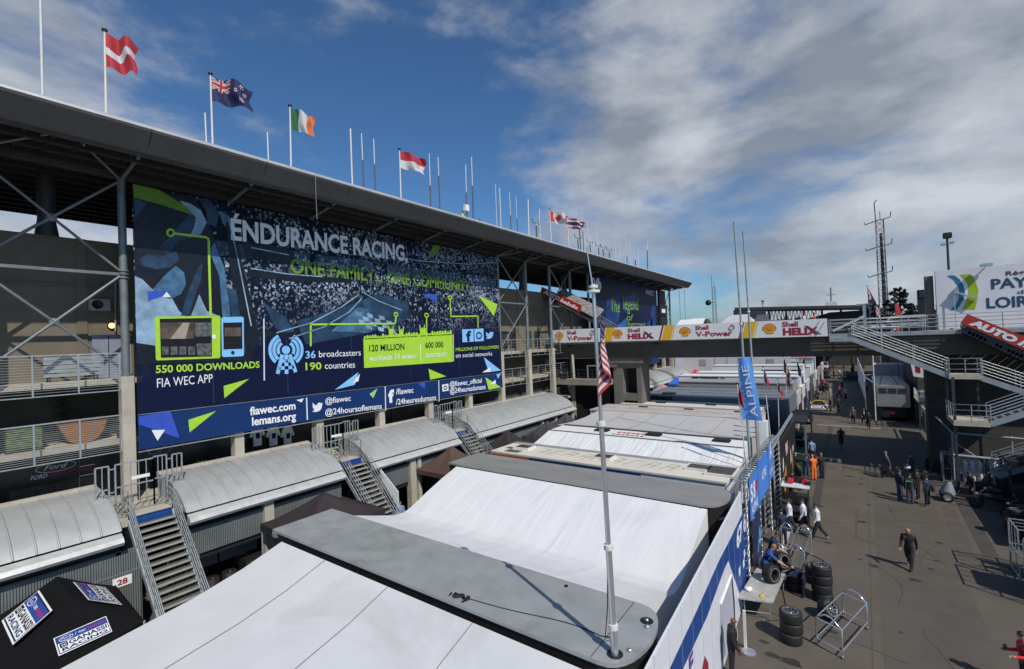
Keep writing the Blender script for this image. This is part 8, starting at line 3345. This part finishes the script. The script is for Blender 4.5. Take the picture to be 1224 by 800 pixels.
wbx = thing('white_aerial_box', 'white box on a stem beside the yellow jacket worker on the roof', 'box', tuple(at_x(557.5, 253, -23.2)))
q = world_loc(wbx)
mb = MB()
mb.bbox(q + V((-.15, -.2, 0)), q + V((.15, .2, .5)), .03)
mb.build('housing', WHITE, wbx)
mb = MB()
mb.tube([V((q.x, q.y, 19.42)), q], .03, 0, 6)
mb.build('stem', AD, wbx)
cbl = thing('roof_cable', 'thin cable hanging from the roof edge in front of the giant banner', 'cable', tuple(at_x(377, 208, -21.5)))
mb = MB()
mb.tube([at_x(377, 208, -21.4), at_x(377.5, 233, -21.6), at_x(379, 262, -22.2)], .02, 0, 5)
mb.build('lead', ALU, cbl)

# ------------------------------------------------------------------ far background
# grandstand roof across the lane
gy = 150.0
g0, g1 = at_y(878, 369, gy), at_y(1052, 366, gy)
gs = thing('far_grandstand', 'low dark grandstand roof on zigzag trusses far behind the footbridge', 'grandstand', ((g0.x + g1.x) / 2, gy, 0))
gz = lambda x: g0.z + (g1.z - g0.z) * (x - g0.x) / (g1.x - g0.x)
GD = mat('grandstand_roof_dark', (.045, .048, .055), .6)
mb = MB()
mb.slab([(g0.x, gy, g0.z - .5), (g1.x, gy, g1.z - .4), (g1.x, gy + 16, g1.z - .4), (g0.x, gy + 16, g0.z - .5)], (0, 0, .8))
mb.build('roof', GD, gs)
mb = MB()
k = 24
xe = g0.x + (g1.x - g0.x) * .62
for i in range(k):
    x = g0.x + (xe - g0.x) * i / k
    x2 = g0.x + (xe - g0.x) * (i + 1) / k
    xm = (x + x2) / 2
    mb.beam((x, gy + .3, gz(x) - .5), (xm, gy + .3, gz(xm) - 3.4), .16)
    mb.beam((xm, gy + .3, gz(xm) - 3.4), (x2, gy + .3, gz(x2) - .5), .16)
mb.beam((g0.x, gy + .3, g0.z - 3.5), (xe, gy + .3, gz(xe) - 3.5), .2)
mb.build('truss', GD, gs)
for i in range(9):
    x = g0.x + (g1.x - g0.x) * i / 8
    mb = MB()
    mb.box((x, gy + 2, 0), (x + .5, gy + 2.5, gz(x) - .5))
    mb.build('column', GD, gs)
mb = MB()
a, b = at_y(982, 386, gy + 1), at_y(1049, 370, gy + 1)
mb.slab([(a.x - 6, gy + 1, a.z - 4), (b.x, gy + 1, a.z - 4), (b.x + 1.4, gy + 1, b.z + .1), (a.x + 2, gy + 1, gz(a.x) - 1.5), (a.x - 6, gy + 1, a.z + .5)], (0, .5, 0))
mb.build('side_wall', mat('dark_brown_cladding', (.020, .015, .014), .8), gs)
mb = MB()
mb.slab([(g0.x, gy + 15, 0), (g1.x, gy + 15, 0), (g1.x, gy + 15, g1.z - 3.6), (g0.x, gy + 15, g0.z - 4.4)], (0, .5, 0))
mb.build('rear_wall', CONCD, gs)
mb = MB()
mb.box((g0.x - .4, gy + .1, g0.z - 3.5), (g0.x + 8, gy + 1, g0.z - .5))
mb.build('end_bay', GD, gs)


def marquee(label, pxl_, pxr_, ybot, ytop, Y, col, dark=None):
    a, b = at_y(pxl_, ybot, Y), at_y(pxr_, ybot, Y)
    top = at_y((pxl_ + pxr_) / 2, ytop, Y)
    t = thing('peaked_marquee', label, 'marquee', ((a.x + b.x) / 2, Y, 0), group='peaked marquees behind the footbridge')
    zt, zb, d = top.z, a.z, (b.x - a.x)
    mb = MB()
    x0_, x1_ = a.x, b.x
    mb.add([(x0_, Y, zb), (x1_, Y, zb), (x1_ - d * .25, Y + d * .35, zt), (x0_ + d * .25, Y + d * .35, zt), (x0_, Y + d * .7, zb), (x1_, Y + d * .7, zb)],
           [(0, 1, 2, 3), (1, 5, 2), (5, 4, 3, 2), (4, 0, 3)], 0)
    mb.build('roof', col, t)
    mb = MB()
    mb.box((x0_ + .2, Y + .2, 0), (x1_ - .2, Y + d * .7 - .2, zb - .05))
    mb.build('wall', dark or WHITE, t)
    return t


BRN_ = mat('dark_brown_roof', (.07, .06, .05), .8)
marquee('white peaked roof at the left just above the fuel advert', 804, 832, 394, 382, 105, WHITE, WHITE)
marquee('white peaked roof right of the dark gable above the fuel advert', 815, 850, 395, 380.5, 95, WHITE, WHITE)
marquee('pale grey peaked marquee left of the far grandstand', 860, 902, 388, 376, 140, mat('pale_marquee', (.5, .5, .52), .7), mat('pale_marquee_wall', (.4, .4, .42), .7))
marquee('dark gabled roof under the far grandstand truss', 899, 922, 390, 376, 130, mat('slate_roof', (.09, .10, .11), .8), CONCD)
gb = thing('small_gable', 'small dark brown gable end beside the white peaked roof', 'building', tuple(at_y(841, 392, 94)))
mb = MB()
a, b, c = at_y(837, 396, 94), at_y(853, 396, 94), at_y(843, 381, 94)
mb.slab([a, b, c], (0, 3, 0))
mb.build('roof', BRN_, gb)
mb = MB()
mb.box((a.x + .1, 94.1, 0), (b.x - .1, 96.9, a.z))
mb.build('wall', CONC, gb)
REDM, WHM = mat('mast_red', (.20, .10, .095), .6), mat('mast_white', (.30, .29, .29), .6)


def lattice(label, px_b, px_t, Y, w0, w1, dark=False, arms=()):
    b_, tp = at_y(px_b[0], px_b[1], Y), at_y(px_t[0], px_t[1], Y)
    t = thing('lattice_mast', label, 'mast', (b_.x, Y, 0))
    H_ = tp.z
    mb = MB()
    n = 26
    drift = (tp.x - b_.x)

    def C(k, sx, sy):
        f = k / n
        w = w0 + (w1 - w0) * f
        return V((b_.x + drift * f * .0 + sx * w, Y + sy * w, H_ * f))
    for k in range(n):
        m_ = 1 if (k // 3) % 2 else 0
        for sx, sy in ((-1, -1), (1, -1), (1, 1), (-1, 1)):
            mb.beam(C(k, sx, sy), C(k + 1, sx, sy), w1 * .22 + .03, None, m_)
        for (p, q_) in (((-1, -1), (1, -1)), ((1, -1), (1, 1)), ((1, 1), (-1, 1)), ((-1, 1), (-1, -1))):
            mb.beam(C(k, *p), C(k + 1, *q_), .05, None, m_)
            mb.beam(C(k, *q_), C(k + 1, *p), .05, None, m_)
    mb.build('lattice', [REDM, WHM] if dark else [PSTEEL, PSTEEL], t)
    if dark:
        mb = MB()
        mb.tube([(b_.x + .2, Y - w0, 0), (b_.x + .1, Y - .1, H_ * .92)], [.5, .22], 0, 8)
        mb.build('feeder', DSTEEL, t)
    for f, ln in arms:
        mb = MB()
        c = V((b_.x, Y, H_ * f))
        mb.tube([c + V((-ln, 0, .5)), c + V((-ln, 0, 0)), c + V((-.3, 0, .6)), c + V((.3, 0, .6)), c + V((ln * .7, 0, .9)), c + V((ln * .75, 0, 1.9))], .09, 0, 5)
        mb.build('aerial_arm', DSTEEL, t)
    mb = MB()
    mb.tube([(b_.x - .6, Y, H_), (b_.x - .7, Y, H_ + 3.6), (b_.x - .3, Y, H_ + 4.2)], .09, 0, 5)
    mb.tube([(b_.x + .1, Y, H_), (b_.x + .1, Y, H_ + 1.8)], .06, 0, 5)
    mb.build('aerial', DSTEEL, t)
    return t


lattice('tall red and white lattice aerial mast with a dark feeder at right', (1057.5, 388), (1050, 264), 118, .75, .6, True, ((.985, 2.4), (.82, 2.4), (.65, 2.2)))
lattice('faint thin lattice mast beyond the grandstand end', (855, 392), (852.5, 342), 190, .8, .5, False, ())
bx_ = thing('mast_dish', 'black drum aerial on the faint thin mast', 'aerial', tuple(at_y(847, 362, 189)))
q = world_loc(bx_)
mb = MB()
mb.lathe(q, (0, -1, 0), [(0, 0), (1.0, 0), (1.1, .5), (0, .7)], 0, 14)
mb.build('drum', BLACK, bx_)
mb = MB()
mb.tube([q, q + V((1.8, 1, 0))], .12, 0, 6)
mb.build('bracket', BLACK, bx_)
for i, x in enumerate((814, 820)):
    a = at_y(x, 396, 160)
    tt_ = at_y(x - 4, 345, 160)
    t = thing('thin_mast', ('left' if i == 0 else 'right') + ' one of two thin grey masts beyond the pit building end', 'mast', (a.x, 160, 0), group='thin masts beyond the pit building')
    mb = MB()
    mb.tube([(a.x, 160, 0), (a.x, 160, tt_.z)], .09, 0, 6)
    mb.build('shaft', PSTEEL, t)
    mb = MB()
    mb.cyl((a.x, 160, 0), .4, .5, 0, 8)
    mb.build('base', CONC, t)


def lamp_post(label, px_b, px_t, Y):
    a, b = at_y(px_b[0], px_b[1], Y), at_y(px_t[0], px_t[1], Y)
    t = thing('floodlight_post', label, 'lamp post', (a.x, Y, 0))
    mb = MB()
    mb.tube([(a.x, Y, 0), (a.x, Y, b.z)], [.16, .09], 0, 8)
    mb.build('post', DSTEEL, t)
    mb = MB()
    mb.bbox((a.x - .3, Y - .25, b.z - .1), (a.x + .35, Y + .25, b.z + .45), .05)
    mb.build('camera_head', BLACK, t)
    mb = MB()
    mb.bbox((a.x - .5, Y - .2, b.z - .75), (a.x - .1, Y + .2, b.z - .5), .04)
    mb.bbox((a.x + .15, Y - .2, b.z - .65), (a.x + .5, Y + .2, b.z - .45), .04)
    mb.build('flood_head', ALU, t)
    return t


lamp_post('slim dark lamp post with two heads behind the white regional board', (1134, 322), (1131.3, 284), 62)
lamp_post('small far lamp post above the grandstand roof', (912, 372), (911, 361), 170)
wt = thing('roof_mast', 'short pale aerial cluster standing on the far grandstand roof', 'aerial', tuple(at_y(994, 366, 152)))
q = world_loc(wt)
mb = MB()
mb.tube([q + V((0, 0, -.5)), q + V((0, 0, 5.0))], .25, 0, 6)
mb.tube([q + V((-1, 0, 3.0)), q + V((1, 0, 3.0))], .1, 0, 5)
mb.build('shaft', PSTEEL, wt)
mb = MB()
mb.bbox(q + V((-1.3, -.4, -.4)), q + V((1.3, .4, 1.2)), .1)
mb.build('cabinet', OFFWHITE, wt)


def bushy(name, label, px, ytop, ybot, Y, w_px, cols, n=900, conifer=False, seed=1, group='trees behind the footbridge', leaf=.35):
    a, b = at_y(px, ybot, Y), at_y(px, ytop, Y)
    wl, wr = at_y(px - w_px / 2, ybot, Y), at_y(px + w_px / 2, ybot, Y)
    W_ = wr.x - wl.x
    z0, z1 = max(1.0, a.z - 1.5), b.z
    r = random.Random(seed)
    t = thing(name, label, 'tree', (a.x, Y, 0), group=group)
    mb = MB()
    mb.tube([(a.x, Y, 0), (a.x, Y, z0 + (z1 - z0) * .4), (a.x + .2, Y, z1 * .96)], [.3, .22, .06], 0, 8)
    blobs = []
    for i in range(16 if not conifer else 70):
        f = r.random()
        if conifer:
            rad_ = W_ / 2 * (1 - f) ** .55 * r.uniform(.3, 1.1)
            an = r.uniform(0, 6.283)
            c = V((a.x + rad_ * math.cos(an), Y + rad_ * math.sin(an), z0 + (z1 - z0) * f))
            blobs.append((c, V((W_ * .12 * (1.15 - f), W_ * .12, (z1 - z0) * .035))))
        else:
            an, rad_ = r.uniform(0, 6.283), W_ / 2 * math.sqrt(r.random()) * .8
            c = V((a.x + rad_ * math.cos(an), Y + rad_ * math.sin(an), z0 + (z1 - z0) * (.25 + .6 * f)))
            blobs.append((c, V((W_ * .2, W_ * .2, (z1 - z0) * .16))))
        mb.tube([(a.x, Y, max(z0 * .8, c.z - 1.2)), c], [.09, .02], 0, 5)
    mb.build('trunk', mat('bark', (.06, .045, .032), .9, var=.3), t)
    mb = MB()
    for i in range(n):
        c, s = r.choice(blobs)
        d = V((r.gauss(0, 1), r.gauss(0, 1), r.gauss(0, 1))).normalized() * r.random() ** .4
        p = c + V((d.x * s.x, d.y * s.y, d.z * s.z))
        u_ = V((r.gauss(0, 1), r.gauss(0, 1), r.gauss(0, .5))).normalized() * leaf
        w_ = u_.cross(V((r.gauss(0, 1), r.gauss(0, 1), r.gauss(0, 1)))).normalized() * leaf * .6
        mb.add([p - u_ * .5, p + w_ * .5, p + u_ * .5, p - w_ * .5], [(0, 1, 2, 3)], r.randrange(2))
    mb.build('crown', [mat('leaf_dark_' + name, cols[0], .7, var=.3), mat('leaf_mid_' + name, cols[1], .7, var=.3)], t)
    return t


bushy('cedar_tree', 'dark spreading cedar beside the red and white lattice mast', 1076, 344, 388, 110, 62, ((.010, .018, .012), (.018, .030, .018)), 6500, True, 3, leaf=.38)
for i, (px, yt_, w, lb) in enumerate(((1060, 364, 26, 'dark green round tree at the left of the cedar'), (1092, 360, 28, 'dark green round tree just right of the cedar'), (1109, 363, 24, 'dark green tree behind the white flag'), (1118, 364, 18, 'green tree at the edge of the white board'), (1017, 386, 20, 'low bush behind the walkway rail'))):
    bushy('round_tree', lb, px, yt_, 392, 125 + i * 3, w, ((.018, .032, .012), (.035, .055, .02)), 1100, False, 10 + i, leaf=.45)
for i, (px, yt_, w, lb) in enumerate(((960, 378, 22, 'dark tree glimpsed under the far grandstand roof, right one'), (935, 381, 26, 'dark tree glimpsed under the far grandstand roof, left one'))):
    bushy('far_tree', lb, px, yt_, 396, 185, w, ((.015, .025, .012), (.025, .04, .018)), 700, False, 30 + i, leaf=.8)
# tower sign, flags and feather flag by the trees
tw = thing('tower_sign', 'narrow black tower with a glazed top behind the trees', 'tower', tuple(at_y(1103, 390, 95)))
a, b = at_y(1099, 388, 95), at_y(1107.5, 346, 95)
mb = MB()
mb.box((a.x, 95, 0), (b.x, 96.5, b.z))
mb.build('shaft', BLACK, tw)
mb = MB()
mb.box((a.x + .15, 94.9, b.z - 1.2), (b.x - .15, 95, b.z - .15))
mb.build('glazed_top', GLASS, tw)
w0 = at_y(1108, 359, 80)
flag('white flag with a small emblem on a pole beside the black tower', (w0.x - .2, 80, 0), (w0.x - .2, 80, w0.z + .2), 1.35, .95, (1, -.1, 0), [FW_, PRINTK], lambda u, v: 1 if abs(u - .5) < .1 and abs(v - .5) < .1 else 0, .5, .05)
f0 = at_y(1071, 392, 75)
f1 = at_y(1073, 363, 75)
ff = thing('feather_flag', 'narrow red feather flag above the walkway rail', 'flag', (f0.x, 75, 0))
mb = MB()
mb.grid(lambda u, v: V((f1.x - .25 + (.1 + .62 * math.sin(math.pi * min(1, .18 + .82 * (1 - v)) * .55)) * u, 75 + .05 * math.sin(v * 6), f0.z - .5 + (f1.z - f0.z + .5) * v)), 6, 16)
mb.build('flag_cloth', mat('feather_red', (.62, .07, .07), .7), ff)
mb = MB()
mb.tube([(f1.x - .27, 75, 0), (f1.x - .27, 75, f1.z)], .04, 0, 6)
mb.build('pole', DSTEEL, ff)
u0, u1 = at_y(1042, 380, 60), at_y(1038, 342, 60)
flag('union flag hanging from a white pole above the walkway', (u0.x, 60, 8), (u0.x - .25, 60, u1.z), 2.6, 1.9, (1, -.1, 0), [FB_, FW_, FR_], jack, .3, 1.3, drape=.55)
# things on the terrace behind the walkway rail
for i, (px, py, w, h, c, lb) in enumerate(((1050, 388, 2.6, 1.4, (.5, .5, .5), 'white vehicle roof behind the walkway rail, left one'), (1085, 377, 3.4, 1.3, (.55, .55, .54), 'pale canopy behind the walkway rail near the cedar'), (1098, 386, 3.0, 1.6, (.10, .10, .11), 'dark parked van behind the walkway rail'), (1028, 389, 2.2, 1.2, (.45, .44, .42), 'pale low cabin behind the bridge stair head'))):
    q = at_y(px, py, 66)
    t = thing('terrace_vehicle' if i != 3 else 'terrace_cabin', lb, 'vehicle' if i != 3 else 'cabin', (q.x, 66, q.z - h))
    mb = MB()
    mb.bbox((q.x - w / 2, 65.4, q.z - h), (q.x + w / 2, 67.4, q.z), .25)
    mb.build('body', mat('terrace_paint_%d' % i, c, .4), t)
    mb = MB()
    mb.box((q.x - w * .4, 65.36, q.z - h * .55), (q.x + w * .4, 65.4, q.z - h * .2))
    mb.build('window', GLASS, t)
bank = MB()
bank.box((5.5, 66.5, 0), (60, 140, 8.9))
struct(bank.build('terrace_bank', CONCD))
cp = thing('lighting_gantry', 'short grey gantry post with an angled strut above the bridge stair head', 'gantry', tuple(at_y(1034, 386, 46)))
mb = MB()
a, b = at_y(1034, 388, 46), at_y(1033, 364, 46)
mb.beam((a.x, 46, 10.2), (a.x, 46, b.z), .2)
mb.beam((a.x - .5, 46, b.z), (a.x + .5, 46, b.z), .12)
mb.build('post', PSTEEL, cp)
mb = MB()
mb.beam((a.x, 46, b.z - .9), (at_y(995, 396, 44).x, 44.1, at_y(995, 396, 44).z), .14)
mb.build('strut', PSTEEL, cp)
mb = MB()
mb.bbox((a.x + .25, 45.8, b.z + .1), (a.x + .6, 46.1, b.z + .35), .04)
mb.build('lamp_head', DSTEEL, cp)
for i, (px, lb, c) in enumerate(((961, 'white shirted person crossing the footbridge, only the head and shoulders showing', (.6, .6, .6)), (973, 'person in red crossing the footbridge behind the advert', (.5, .05, .05)))):
    q = at_y(px, 380, 45.5)
    person(q.x, 45.5, -P_ / 2, lb, 1.75, c, K_, hair='dark', z=10.2)
